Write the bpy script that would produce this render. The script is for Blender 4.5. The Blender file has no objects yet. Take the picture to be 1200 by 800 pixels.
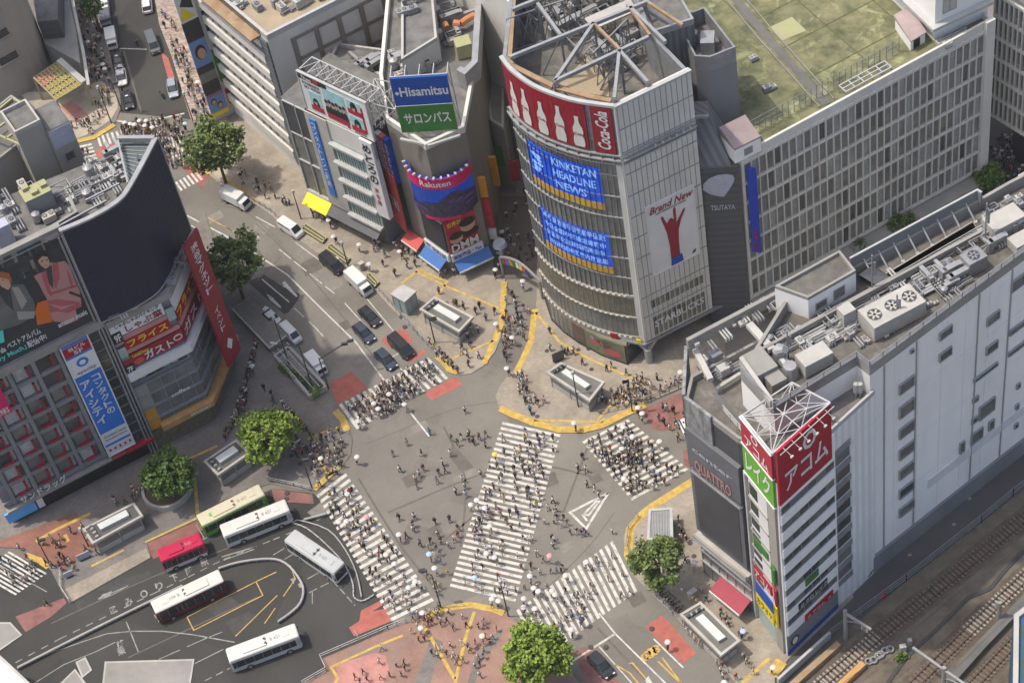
import bpy, math, random
import numpy as np
from mathutils import Vector, Matrix
R = math.radians
sc = bpy.context.scene
col = sc.collection
# ------------------------------------------------------------------ camera
FPX = 2500.0; HC = 235.0
_v = Vector((430.0, 2085.0, FPX)).normalized()          # world down seen in camera axes (x right, y down, z ahead)
_f = (Vector((0, 0, 1)) - _v * _v.z).normalized()
_r = _v.cross(_f)
def W(c):                                              # camera-axes direction -> world direction
    return Vector((c.dot(_r), c.dot(_f), -c.dot(_v)))
cam = bpy.data.cameras.new('camera'); co = bpy.data.objects.new('camera', cam); col.objects.link(co)
xw, yw, zw = W(Vector((1, 0, 0))), W(Vector((0, -1, 0))), W(Vector((0, 0, -1)))
co.matrix_world = Matrix(((xw.x, yw.x, zw.x, 0), (xw.y, yw.y, zw.y, 0), (xw.z, yw.z, zw.z, HC), (0, 0, 0, 1)))
cam.sensor_width = 36; cam.lens = FPX / 1200 * 36; cam.clip_start = 1; cam.clip_end = 5000
sc.camera = co
# ------------------------------------------------------------------ light
SUN_EL, SUN_AZ = 66, 170                               # where the sun stands (azimuth from +x, anticlockwise)
wd = bpy.data.worlds.new('World'); sc.world = wd; wd.use_nodes = True
nt = wd.node_tree; bg = nt.nodes['Background']
sky = nt.nodes.new('ShaderNodeTexSky'); sky.sky_type = 'NISHITA'; sky.sun_disc = False
sd = Vector((math.cos(R(SUN_EL)) * math.cos(R(SUN_AZ)), math.cos(R(SUN_EL)) * math.sin(R(SUN_AZ)), math.sin(R(SUN_EL))))
sky.sun_elevation = R(SUN_EL); sky.sun_rotation = math.atan2(sd.x, sd.y)
sky.dust_density = 4.0; sky.air_density = 1.0; sky.ozone_density = 1.0
nt.links.new(sky.outputs[0], bg.inputs[0]); bg.inputs[1].default_value = 0.15
sl = bpy.data.lights.new('sun', 'SUN'); sl.energy = 2.25; sl.angle = R(1.2); sl.color = (1, .93, .82)
so = bpy.data.objects.new('sun', sl); col.objects.link(so); so.rotation_euler = (-sd).to_track_quat('-Z', 'Y').to_euler()
so.location = (0, 0, 300)
vs = sc.view_settings; vs.view_transform = 'Standard'; vs.look = 'None'; vs.exposure = 0.6; vs.gamma = 1
# ------------------------------------------------------------------ pixel -> place (photo pixels, 1200x800)
def ray(px, py): return W(Vector((px - 600, py - 400, FPX)))
def G(px, py, z=0.0):
    d = ray(px, py); t = (z - HC) / d.z
    return Vector((d.x * t, d.y * t, z))
def G2(px, py, z=0.0): return G(px, py, z).to_2d()
def PX(p):
    q = Vector((p[0], p[1], p[2] - HC)); c = _r * q.x + _f * q.y - _v * q.z
    return 600 + FPX * c.x / c.z, 400 + FPX * c.y / c.z
# ------------------------------------------------------------------ objects
ORG = {}; LAB = []
def _org(o): return ORG.get(o.name, Vector((0, 0, 0)))
def thing(name, label, cat, loc, group=None, rz=0):
    o = bpy.data.objects.new(name, None); col.objects.link(o); o.empty_display_size = .5
    o.location = loc; o.rotation_euler = (0, 0, rz); ORG[o.name] = Vector(loc)
    o['label'] = label; o['category'] = cat; LAB.append(o)
    if group: o['group'] = group
    return o
def tag(o, label, cat, group=None, kind=None):
    o['label'] = label; o['category'] = cat; LAB.append(o)
    if group: o['group'] = group
    if kind: o['kind'] = kind
    return o
class MB:
    def __init__(s): s.v = []; s.f = []; s.m = []
    def poly(s, pts, mi=0):
        n = len(s.v); s.v += [tuple(p) for p in pts]; s.f.append(tuple(range(n, n + len(pts)))); s.m.append(mi)
    def hexa(s, b, t, mi=0, mt=None):                  # bottom quad b (ccw from above), top quad t
        n = len(s.v); s.v += [tuple(p) for p in b] + [tuple(p) for p in t]
        fs = [(3, 2, 1, 0), (4, 5, 6, 7)] + [(i, (i + 1) % 4, 4 + (i + 1) % 4, 4 + i) for i in range(4)]
        s.f += [tuple(n + k for k in q) for q in fs]; s.m += [mi, mi if mt is None else mt] + [mi] * 4
    def box(s, c, sx, sy, z0, z1, rz=0, mi=0, mt=None):
        ca, sa = math.cos(rz), math.sin(rz)
        q = [(c[0] + x * ca - y * sa, c[1] + x * sa + y * ca) for x, y in ((-sx/2, -sy/2), (sx/2, -sy/2), (sx/2, sy/2), (-sx/2, sy/2))]
        s.hexa([(x, y, z0) for x, y in q], [(x, y, z1) for x, y in q], mi, mt)
    def prism(s, poly, z0, z1, mi=0, mt=None, top=True, bottom=False):
        p = [Vector((a[0], a[1])) for a in poly]
        A = sum(p[i].x * p[(i+1) % len(p)].y - p[(i+1) % len(p)].x * p[i].y for i in range(len(p)))
        if A < 0: p = p[::-1]
        n = len(p); k = len(s.v)
        s.v += [(a.x, a.y, z0) for a in p] + [(a.x, a.y, z1) for a in p]
        for i in range(n): s.f.append((k + i, k + (i+1) % n, k + n + (i+1) % n, k + n + i)); s.m.append(mi)
        if top: s.f.append(tuple(k + n + i for i in range(n))); s.m.append(mi if mt is None else mt)
        if bottom: s.f.append(tuple(k + n - 1 - i for i in range(n))); s.m.append(mi)
    def wallring(s, poly, z0, z1, t, mi=0):            # parapet: ring of wall of thickness t inside poly
        p = [Vector((a[0], a[1])) for a in poly]
        A = sum(p[i].x * p[(i+1) % len(p)].y - p[(i+1) % len(p)].x * p[i].y for i in range(len(p)))
        if A < 0: p = p[::-1]
        n = len(p); q = []
        for i in range(n):
            a = (p[i] - p[i-1]).normalized(); b = (p[(i+1) % n] - p[i]).normalized()
            na = Vector((-a.y, a.x)); nb = Vector((-b.y, b.x)); m = (na + nb)
            m = m / max(.3, m.length_squared) * 2 if m.length > 1e-6 else na
            q.append(p[i] + m * t)
        for i in range(n):
            j = (i + 1) % n
            s.hexa([(p[i].x, p[i].y, z0), (p[j].x, p[j].y, z0), (q[j].x, q[j].y, z0), (q[i].x, q[i].y, z0)],
                   [(p[i].x, p[i].y, z1), (p[j].x, p[j].y, z1), (q[j].x, q[j].y, z1), (q[i].x, q[i].y, z1)], mi)
    def beam(s, a, b, w, h=None, mi=0):
        a = Vector(a); b = Vector(b); h = h or w; d = (b - a)
        if d.length < 1e-4: return
        d.normalize(); up = Vector((0, 0, 1)) if abs(d.z) < .95 else Vector((1, 0, 0))
        x = d.cross(up).normalized() * w / 2; y = x.cross(d).normalized() * h / 2
        s.hexa([a - x - y, a + x - y, b + x - y, b - x - y], [a - x + y, a + x + y, b + x + y, b - x + y], mi)
    def cyl(s, a, b, r, n=8, mi=0, r2=None, cap=True):
        a = Vector(a); b = Vector(b); d = (b - a).normalized(); r2 = r if r2 is None else r2
        up = Vector((0, 0, 1)) if abs(d.z) < .95 else Vector((1, 0, 0))
        x = d.cross(up).normalized(); y = x.cross(d).normalized() * -1; k = len(s.v)
        for c, rr in ((a, r), (b, r2)):
            for i in range(n):
                t = 2 * math.pi * i / n; s.v.append(tuple(c + (x * math.cos(t) + y * math.sin(t)) * rr))
        for i in range(n): s.f.append((k + i, k + (i+1) % n, k + n + (i+1) % n, k + n + i)); s.m.append(mi)
        if cap:
            s.f.append(tuple(k + n + i for i in range(n))); s.m.append(mi)
            s.f.append(tuple(k + n - 1 - i for i in range(n))); s.m.append(mi)
    def path(s, pts, w, z, mi=0, closed=False, h=0):   # flat painted ribbon, or a wall of height h
        p = [Vector((a[0], a[1])) for a in pts]; n = len(p); L = []; Rr = []
        for i in range(n):
            a = p[i] - p[i-1] if (i > 0 or closed) else p[1] - p[0]
            b = p[(i+1) % n] - p[i] if (i < n-1 or closed) else a
            a = a.normalized(); b = b.normalized(); m = a + b; m = m.normalized() if m.length > 1e-5 else a
            k = w / 2 / max(.4, abs(m.dot(a))); nn = Vector((-m.y, m.x)) * k; L.append(p[i] + nn); Rr.append(p[i] - nn)
        for i in range(n if closed else n - 1):
            j = (i + 1) % n; q = [Rr[i], Rr[j], L[j], L[i]]
            if h: s.hexa([(a.x, a.y, z) for a in q], [(a.x, a.y, z + h) for a in q], mi)
            else: s.poly([(a.x, a.y, z) for a in q], mi)
    def text(s, body, fn, u0, u1, v0, v1, mi=0, keep=False, slant=0):
        vv, ff = glyphs(body)
        if not vv: return
        xs = [a[0] for a in vv]; ys = [a[1] for a in vv]; x0, x1, y0, y1 = min(xs), max(xs), min(ys), max(ys)
        kx = (u1 - u0) / (x1 - x0); ky = (v1 - v0) / (y1 - y0)
        if keep: kx = math.copysign(min(abs(kx), abs(ky)), kx)
        n = len(s.v)
        for x, y in vv:
            s.v.append(tuple(fn((u0 + u1) / 2 + (x - (x0 + x1) / 2) * kx + slant * (y - y0) * ky, v0 + (y - y0) * ky)))
        s.f += [tuple(n + i for i in f) for f in ff]; s.m += [mi] * len(ff)
    def vtext(s, body, fn, u0, u1, vtop, vbot, mi=0):  # letters stacked downwards
        n = len(body); st = (vtop - vbot) / n
        for i, ch in enumerate(body):
            s.text(ch, fn, u0, u1, vtop - (i + 1) * st + st * .1, vtop - i * st - st * .05, mi)
    def build(s, name, mats, parent=None, smooth=False, kind=None):
        me = bpy.data.meshes.new(name); og = _org(parent) if parent else Vector((0, 0, 0))
        me.from_pydata([(a[0] - og.x, a[1] - og.y, a[2] - og.z) for a in s.v], [], s.f)
        if not isinstance(mats, (list, tuple)): mats = [mats]
        for m in mats: me.materials.append(M[m] if isinstance(m, str) else m)
        me.polygons.foreach_set('material_index', s.m)
        if smooth: me.polygons.foreach_set('use_smooth', [True] * len(me.polygons))
        me.update()
        o = bpy.data.objects.new(name, me); col.objects.link(o)
        if parent: o.parent = parent; ORG[o.name] = og
        if kind: o['kind'] = kind
        return o
_gc = {}
def glyphs(body):
    if body not in _gc:
        c = bpy.data.curves.new('tmp', 'FONT'); c.body = body; c.resolution_u = 2; c.offset = .022
        o = bpy.data.objects.new('tmp', c); col.objects.link(o)
        dg = bpy.context.evaluated_depsgraph_get()
        m = bpy.data.meshes.new_from_object(o.evaluated_get(dg))
        _gc[body] = ([(v.co.x, v.co.y) for v in m.vertices], [tuple(p.vertices) for p in m.polygons])
        bpy.data.objects.remove(o); bpy.data.curves.remove(c); bpy.data.meshes.remove(m)
    return _gc[body]
class Face:                                            # vertical plane, A -> B left to right seen from outside
    def __init__(s, A, B):
        s.A = Vector(A[:2]); s.B = Vector(B[:2]); s.L = (s.B - s.A).length; s.u = (s.B - s.A) / s.L
        s.n = Vector((s.u.y, -s.u.x))
    def P(s, u, z, off=0):
        p = s.A + s.u * u + s.n * off; return Vector((p.x, p.y, z))
    def hit(s, px, py):
        d = ray(px, py); n = Vector((s.n.x, s.n.y)); t = n.dot(s.A) / (n.x * d.x + n.y * d.y)
        q = Vector((d.x * t, d.y * t)); return (q - s.A).dot(s.u), HC + d.z * t
    def fn(s, off): return lambda u, z: s.P(u, z, off)
    def slab(s, mb, u0, u1, z0, z1, o0, o1, mi=0):     # box from offset o0 to o1
        a, b, c, d = s.P(u0, z0, o1), s.P(u1, z0, o1), s.P(u1, z0, o0), s.P(u0, z0, o0)
        up = Vector((0, 0, z1 - z0)); mb.hexa([a, b, c, d], [a + up, b + up, c + up, d + up], mi)
    def quadpx(s, tl, br):                             # rectangle from its top-left and bottom-right pixels
        a = s.hit(*tl); b = s.hit(*br); return a[0], b[0], b[1], a[1]
class Curve:                                           # several faces joined end to end
    def __init__(s, pts):
        s.fs = [Face(pts[i], pts[i+1]) for i in range(len(pts) - 1)]; s.c = [0]
        for f in s.fs: s.c.append(s.c[-1] + f.L)
        s.L = s.c[-1]; s.pts = [Vector(p[:2]) for p in pts]
        s.nn = []
        for i in range(len(pts)):
            a = s.fs[max(0, i-1)].n; b = s.fs[min(len(s.fs)-1, i)].n; s.nn.append((a + b).normalized())
    def P(s, u, z, off=0):
        i = 0
        while i < len(s.fs) - 1 and u > s.c[i+1]: i += 1
        t = (u - s.c[i]) / s.fs[i].L; p = s.pts[i].lerp(s.pts[i+1], t); n = s.nn[i].lerp(s.nn[i+1], min(1, max(0, t)))
        p = p + n * off; return Vector((p.x, p.y, z))
    def fn(s, off): return lambda u, z: s.P(u, z, off)
    def hit(s, px, py):
        best = None
        for i, f in enumerate(s.fs):
            u, z = f.hit(px, py); e = max(0, -u, u - f.L)
            if best is None or e < best[0]: best = (e, s.c[i] + u, z)
        return best[1], best[2]
    def slab(s, mb, u0, u1, z0, z1, o0, o1, mi=0):
        br = [u0] + [c for c in s.c if u0 + .01 < c < u1 - .01] + [u1]
        for a, b in zip(br[:-1], br[1:]):
            q = [s.P(a, z0, o1), s.P(b, z0, o1), s.P(b, z0, o0), s.P(a, z0, o0)]; up = Vector((0, 0, z1 - z0))
            mb.hexa(q, [x + up for x in q], mi)
    def quadpx(s, tl, br):
        a = s.hit(*tl); b = s.hit(*br); return a[0], b[0], b[1], a[1]
def smooth_pts(pts, k=4):                              # Catmull-Rom through 2D points
    out = []; n = len(pts)
    for i in range(n - 1):
        p0, p1, p2, p3 = pts[max(0, i-1)], pts[i], pts[i+1], pts[min(n-1, i+2)]
        for j in range(k):
            t = j / k; out.append(.5 * ((2*p1) + (p2-p0)*t + (2*p0-5*p1+4*p2-p3)*t*t + (3*p1-p0-3*p2+p3)*t**3))
    out.append(pts[-1]); return out
# ------------------------------------------------------------------ materials
M = {}
def mat(name, c, rough=.8, noise=.18, scale=.35, metal=0, c2=None, bump=0, spec=.35, detail=6, stretch=None):
    m = bpy.data.materials.new(name); m.use_nodes = True; t = m.node_tree; b = t.nodes['Principled BSDF']
    b.inputs['Roughness'].default_value = rough; b.inputs['Metallic'].default_value = metal
    b.inputs['Specular IOR Level'].default_value = spec
    c = (*c, 1) if len(c) == 3 else c
    if noise or c2:
        tc = t.nodes.new('ShaderNodeTexCoord'); n = t.nodes.new('ShaderNodeTexNoise'); n.inputs['Scale'].default_value = scale
        n.inputs['Detail'].default_value = detail; n.inputs['Roughness'].default_value = .65
        src = tc.outputs['Object']
        if stretch:
            mp = t.nodes.new('ShaderNodeMapping'); mp.inputs['Scale'].default_value = stretch
            t.links.new(src, mp.inputs[0]); src = mp.outputs[0]
        t.links.new(src, n.inputs['Vector'])
        r = t.nodes.new('ShaderNodeValToRGB'); t.links.new(n.outputs[0], r.inputs[0])
        e = r.color_ramp.elements; e[0].position = .3; e[1].position = .7
        if c2: e[0].color = c; e[1].color = (*c2, 1)
        else:
            e[0].color = tuple(x * (1 - noise) for x in c[:3]) + (1,); e[1].color = tuple(min(1, x * (1 + noise)) for x in c[:3]) + (1,)
        t.links.new(r.outputs[0], b.inputs['Base Color'])
        if bump:
            bp = t.nodes.new('ShaderNodeBump'); bp.inputs['Strength'].default_value = bump; bp.inputs['Distance'].default_value = .3
            t.links.new(n.outputs[0], bp.inputs['Height']); t.links.new(bp.outputs[0], b.inputs['Normal'])
    else: b.inputs['Base Color'].default_value = c
    M[name] = m; return m
def lin(r, g, b):
    f = lambda x: (x / 255 / 12.92) if x / 255 < .04045 else ((x / 255 + .055) / 1.055) ** 2.4
    return (f(r), f(g), f(b))
def tiled(name, c, c2, size=.6, mortar=.05, bumpc=None, rot=0, rough=.85, big=.25):
    m = mat(name, c, rough, noise=0); t = m.node_tree; b = t.nodes['Principled BSDF']
    tc = t.nodes.new('ShaderNodeTexCoord'); mp = t.nodes.new('ShaderNodeMapping'); mp.inputs['Rotation'].default_value[2] = rot
    br = t.nodes.new('ShaderNodeTexBrick'); br.inputs['Scale'].default_value = 1 / size
    br.inputs['Color1'].default_value = (*c, 1); br.inputs['Color2'].default_value = (*c2, 1)
    br.inputs['Mortar'].default_value = tuple(x * .7 for x in c) + (1,); br.inputs['Mortar Size'].default_value = mortar * .3
    n = t.nodes.new('ShaderNodeTexNoise'); n.inputs['Scale'].default_value = big; n.inputs['Detail'].default_value = 8; n.inputs['Roughness'].default_value = .7
    r = t.nodes.new('ShaderNodeValToRGB'); r.color_ramp.elements[0].color = (.72, .72, .72, 1); r.color_ramp.elements[1].color = (1.25, 1.25, 1.25, 1)
    r.color_ramp.elements[0].position = .3; r.color_ramp.elements[1].position = .72
    mx = t.nodes.new('ShaderNodeMix'); mx.data_type = 'RGBA'; mx.blend_type = 'MULTIPLY'; mx.inputs[0].default_value = 1
    t.links.new(tc.outputs['Object'], mp.inputs[0]); t.links.new(mp.outputs[0], br.inputs[0]); t.links.new(tc.outputs['Object'], n.inputs[0])
    t.links.new(n.outputs[0], r.inputs[0]); t.links.new(br.outputs[0], mx.inputs[6]); t.links.new(r.outputs[0], mx.inputs[7])
    t.links.new(mx.outputs[2], b.inputs['Base Color'])
def striped(name, c, c2, period, axis=2, duty=.5, rough=.6, rz=0, noise=.12):
    """corrugated cladding: fine vertical ribs (axis 0: along local x turned by rz), or courses (axis 2)"""
    m = mat(name, c, rough, noise=noise, scale=.2); t = m.node_tree; b = t.nodes['Principled BSDF']
    old = b.inputs['Base Color'].links[0].from_socket
    tc = t.nodes.new('ShaderNodeTexCoord'); mp = t.nodes.new('ShaderNodeMapping'); mp.inputs['Rotation'].default_value[2] = rz
    sp = t.nodes.new('ShaderNodeSeparateXYZ'); ma = t.nodes.new('ShaderNodeMath'); ma.operation = 'WRAP'
    ma.inputs[1].default_value = 0; ma.inputs[2].default_value = period
    g = t.nodes.new('ShaderNodeMath'); g.operation = 'GREATER_THAN'; g.inputs[1].default_value = period * duty
    mx = t.nodes.new('ShaderNodeMix'); mx.data_type = 'RGBA'
    t.links.new(tc.outputs['Object'], mp.inputs[0]); t.links.new(mp.outputs[0], sp.inputs[0]); t.links.new(sp.outputs[axis], ma.inputs[0])
    t.links.new(ma.outputs[0], g.inputs[0]); t.links.new(g.outputs[0], mx.inputs[0]); t.links.new(old, mx.inputs[6]); mx.inputs[7].default_value = (*c2, 1)
    t.links.new(mx.outputs[2], b.inputs['Base Color'])
def screen(name, c, c2, emit=.35, scale=.5):           # a lit display
    m = mat(name, c, .4, c2=c2, scale=scale); t = m.node_tree; b = t.nodes['Principled BSDF']
    s = b.inputs['Base Color'].links[0].from_socket; t.links.new(s, b.inputs['Emission Color']); b.inputs['Emission Strength'].default_value = emit
def asphalt(name, c, c2, patch):
    m = mat(name, c, .9, noise=0); t = m.node_tree; b = t.nodes['Principled BSDF']
    tc = t.nodes.new('ShaderNodeTexCoord')
    n1 = t.nodes.new('ShaderNodeTexNoise'); n1.inputs['Scale'].default_value = .06; n1.inputs['Detail'].default_value = 9; n1.inputs['Roughness'].default_value = .62
    n2 = t.nodes.new('ShaderNodeTexNoise'); n2.inputs['Scale'].default_value = 2.2; n2.inputs['Detail'].default_value = 4
    vo = t.nodes.new('ShaderNodeTexVoronoi'); vo.inputs['Scale'].default_value = .07; vo.inputs['Randomness'].default_value = .85; vo.distance = 'CHEBYCHEV'
    mp = t.nodes.new('ShaderNodeMapping'); mp.inputs['Rotation'].default_value[2] = R(31)
    t.links.new(tc.outputs['Object'], mp.inputs[0]); t.links.new(mp.outputs[0], vo.inputs[0])
    sx = t.nodes.new('ShaderNodeSeparateColor'); t.links.new(vo.outputs['Color'], sx.inputs[0])
    for n in (n1, n2): t.links.new(tc.outputs['Object'], n.inputs[0])
    r1 = t.nodes.new('ShaderNodeValToRGB'); r1.color_ramp.elements[0].color = (*c, 1); r1.color_ramp.elements[1].color = (*c2, 1)
    r1.color_ramp.elements[0].position = .35; r1.color_ramp.elements[1].position = .68; t.links.new(n1.outputs[0], r1.inputs[0])
    r2 = t.nodes.new('ShaderNodeMapRange'); r2.inputs[3].default_value = .88; r2.inputs[4].default_value = 1.12; t.links.new(n2.outputs[0], r2.inputs[0])
    r3 = t.nodes.new('ShaderNodeMapRange'); r3.inputs[3].default_value = 1 - patch; r3.inputs[4].default_value = 1 + patch; t.links.new(sx.outputs[0], r3.inputs[0])
    mu = t.nodes.new('ShaderNodeMath'); mu.operation = 'MULTIPLY'; t.links.new(r2.outputs[0], mu.inputs[0]); t.links.new(r3.outputs[0], mu.inputs[1])
    mx = t.nodes.new('ShaderNodeMix'); mx.data_type = 'RGBA'; mx.blend_type = 'MULTIPLY'; mx.inputs[0].default_value = 1
    t.links.new(r1.outputs[0], mx.inputs[6]); t.links.new(mu.outputs[0], mx.inputs[7]); t.links.new(mx.outputs[2], b.inputs['Base Color'])
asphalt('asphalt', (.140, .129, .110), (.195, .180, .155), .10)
asphalt('asphalt_dark', (.040, .0388, .0355), (.056, .054, .049), .10)  # darker asphalt; cloud shade over the bus terminal is put into its colour
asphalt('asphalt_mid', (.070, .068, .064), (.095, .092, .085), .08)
mat('patch_dark', (.06, .057, .054), .9, scale=1.2)
mat('patch_mid', (.118, .108, .092), .9, scale=1.2)
mat('patch_pale', (.20, .184, .156), .9, scale=1)
tiled('lane_paving', (.135, .115, .098), (.11, .095, .085), .8, .05, rot=R(10))
mat('patch_light', (.185, .17, .148), .9, scale=1.0)
mat('paint', (.23, .215, .185), .7, c2=(.50, .485, .44), scale=1.1, detail=12); M['paint'].node_tree.nodes['Color Ramp'].color_ramp.elements[0].position = .33; M['paint'].node_tree.nodes['Color Ramp'].color_ramp.elements[1].position = .50
mat('paint_old', (.24, .235, .215), .8, noise=.4, scale=1.2, detail=9)
mat('yellow_paint', (.46, .29, .07), .75, noise=.3, scale=1.5)
mat('tactile', (.44, .30, .075), .8, noise=.28, scale=1.3)
mat('red_paint', (.33, .105, .08), .85, noise=.22, scale=.8)
mat('red_old', (.21, .10, .085), .9, noise=.3, scale=.6)
tiled('paving', (.31, .27, .215), (.26, .225, .18), .9, .05, rot=R(20))
tiled('paving_beige', (.40, .34, .26), (.36, .31, .24), 1.2, .04, rot=R(10))
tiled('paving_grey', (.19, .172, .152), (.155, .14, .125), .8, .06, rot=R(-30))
tiled('brick_pink', (.26, .155, .12), (.30, .185, .14), .5, .06, rot=R(25), big=.18)
tiled('pink_floor', (.42, .20, .17), (.38, .185, .155), 1.4, .02, rot=R(25))
tiled('mosaic', (.42, .36, .30), (.22, .15, .13), 1.1, .05, rot=R(15))
tiled('brick_red', (.25, .115, .085), (.20, .095, .07), .6, .08, rot=R(30))
mat('kerb', (.30, .28, .25), .85, scale=1.5)
mat('concrete', (.25, .238, .215), .88, scale=.25, detail=9)
mat('concrete_dark', (.13, .125, .115), .9, scale=.3, detail=9)
mat('concrete_light', (.38, .365, .33), .85, scale=.25, detail=9)
mat('roof_brown', (.075, .070, .062), .9, c2=(.17, .158, .138), scale=.5, detail=14)
mat('roof_grey', (.085, .083, .077), .9, c2=(.19, .182, .168), scale=.5, detail=14)
mat('roof_tan', (.36, .29, .19), .9, c2=(.28, .23, .16), scale=.4, detail=9)
mat('white_wall', (.78, .76, .725), .6, noise=.1, scale=.12, stretch=(1, 1, .25))
mat('cream_wall', (.56, .54, .49), .7, noise=.12, scale=.15, stretch=(1, 1, .3))
mat('beige_wall', (.30, .275, .235), .8, noise=.14, scale=.15, stretch=(1, 1, .3))
mat('brown_wall', (.20, .175, .145), .8, noise=.2, scale=.2, stretch=(1, 1, .25))
mat('grey_wall', (.20, .20, .20), .7, noise=.14, scale=.15, stretch=(1, 1, .3))
mat('dark_wall', (.055, .057, .062), .5, noise=.2, scale=.2)
mat('stone_panel', (.54, .53, .475), .5, noise=.12, scale=.4, stretch=(1, 1, .4))
mat('joint', (.22, .218, .205), .8, noise=.1)
mat('metal', (.33, .33, .325), .45, noise=.15, scale=.8, metal=.4)
mat('metal_white', (.38, .38, .365), .5, noise=.12, scale=.8)
mat('metal_grey', (.23, .235, .24), .5, noise=.2, scale=.8, metal=.2)
mat('metal_dark', (.06, .06, .062), .5, noise=.2, scale=.8, metal=.2)
mat('rust', (.22, .13, .06), .8, c2=(.34, .25, .16), scale=.6)
mat('orange_pipe', (.45, .17, .08), .7)
mat('glass', (.03, .036, .04), .12, c2=(.075, .08, .08), scale=.25, spec=.6)
mat('glass_grey', (.085, .088, .08), .2, c2=(.20, .20, .18), scale=.3, spec=.5)
mat('glass_teal', (.20, .31, .29), .2, c2=(.32, .42, .39), scale=.3, spec=.5)
mat('blind', (.40, .40, .37), .6, noise=.1, scale=.5)
mat('blind_dark', (.13, .135, .125), .4, noise=.3, scale=.6)
mat('win_pale', (.52, .54, .52), .4, noise=.1)
mat('red_sign', lin(158, 10, 38), .45, noise=.06)
mat('red_film', lin(135, 26, 42), .45, noise=.12, scale=.5)
mat('red_bright', lin(165, 34, 54), .5, noise=.05)
mat('coral', lin(185, 78, 70), .6, noise=.08)
mat('awning_red', lin(146, 60, 72), .7, noise=.08)
mat('magenta', lin(200, 10, 90), .5, noise=.05)
mat('green_sign', lin(52, 112, 46), .5, noise=.05)
mat('lime_sign', lin(95, 160, 42), .5, noise=.04)
mat('blue_sign', lin(10, 70, 150), .5, noise=.05)
mat('sky_sign', lin(38, 108, 188), .5, noise=.05)
mat('blue_awning', lin(55, 100, 160), .6, noise=.08)
mat('blue_deep', lin(22, 58, 160), .5, noise=.05)
mat('yellow_sign', lin(220, 195, 25), .5, noise=.04)
mat('orange_wall', lin(195, 132, 30), .6, noise=.12)
mat('orange_tan', lin(180, 138, 85), .6, noise=.15, scale=1)
mat('white_sign', (.62, .61, .59), .5, noise=.05)
mat('black_sign', (.018, .018, .02), .45, noise=.1)
mat('pink', lin(175, 125, 120), .6, noise=.1)
mat('pink_dark', lin(165, 85, 88), .6, noise=.12)
mat('skin', (.50, .30, .20), .7, noise=.05)
mat('hair', (.025, .018, .014), .6, noise=.1)
mat('hair_red', (.35, .10, .03), .6, noise=.1)
mat('charcoal', (.035, .036, .04), .7, noise=.2)
mat('teal_paint', lin(60, 150, 160), .6, noise=.1)
mat('wood_dark', (.06, .035, .02), .6, noise=.3)
mat('orange_leather', lin(200, 100, 35), .6, noise=.1)
mat('screen_off', lin(14, 29, 50), .5, noise=.05, scale=.1)
mat('ballast', (.095, .078, .058), .95, c2=(.165, .138, .105), scale=.45, detail=12, bump=.4)
mat('ballast_rust', (.070, .056, .043), .95, c2=(.13, .105, .08), scale=.8, detail=12)
mat('rail', (.11, .06, .04), .5, metal=.3)
mat('sleeper', (.28, .25, .21), .9, noise=.25, scale=1.5)
mat('sleeper_old', (.14, .11, .085), .9, noise=.25, scale=1.5)
mat('leaf', (.045, .095, .018), .6, c2=(.12, .185, .04), scale=.8)
mat('leaf_bright', (.10, .165, .02), .6, c2=(.25, .33, .05), scale=.8)
mat('leaf_dark', (.035, .075, .018), .6, c2=(.075, .125, .03), scale=.8)
mat('bark', (.09, .065, .045), .9, scale=3)
mat('turf', (.055, .066, .032), .9, c2=(.225, .215, .112), scale=.38, detail=15)
mat('lavender', (.36, .37, .43), .5, noise=.15, scale=.6)
striped('corrugated', (.72, .705, .68), (.62, .61, .59), .5, axis=0, rz=R(30))
striped('louver', (.14, .145, .15), (.10, .105, .11), 1.0, axis=2)
striped('dark_panel', (.085, .088, .095), (.07, .073, .08), 1.2, axis=2)
striped('rib_grey', (.17, .175, .18), (.12, .125, .13), .8, axis=0, rz=R(-35))
def blotch(name, c3, scale, lo, hi):                   # a third tone in large worn patches of the surface itself
    m = M[name]; t = m.node_tree; b = t.nodes['Principled BSDF']; old = b.inputs['Base Color'].links[0].from_socket
    tc = t.nodes.new('ShaderNodeTexCoord'); n = t.nodes.new('ShaderNodeTexNoise'); n.inputs['Scale'].default_value = scale; n.inputs['Detail'].default_value = 10; n.inputs['Roughness'].default_value = .7; n.inputs['Distortion'].default_value = .6
    r = t.nodes.new('ShaderNodeMapRange'); r.inputs[1].default_value = lo; r.inputs[2].default_value = hi; mx = t.nodes.new('ShaderNodeMix'); mx.data_type = 'RGBA'
    t.links.new(tc.outputs['Object'], n.inputs[0]); t.links.new(n.outputs[0], r.inputs[0]); t.links.new(r.outputs[0], mx.inputs[0]); t.links.new(old, mx.inputs[6]); mx.inputs[7].default_value = (*c3, 1); t.links.new(mx.outputs[2], b.inputs['Base Color'])
blotch('turf', (.28, .285, .145), .3, .54, .66); blotch('asphalt', (.115, .104, .086), .16, .55, .8); blotch('paving', (.20, .17, .135), .13, .52, .72); blotch('ballast', (.075, .06, .045), .12, .52, .68)
blotch('roof_brown', (.24, .225, .195), .25, .55, .68); blotch('white_wall', (.64, .625, .60), .09, .55, .8); blotch('brick_pink', (.20, .15, .13), .11, .52, .62)
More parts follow.
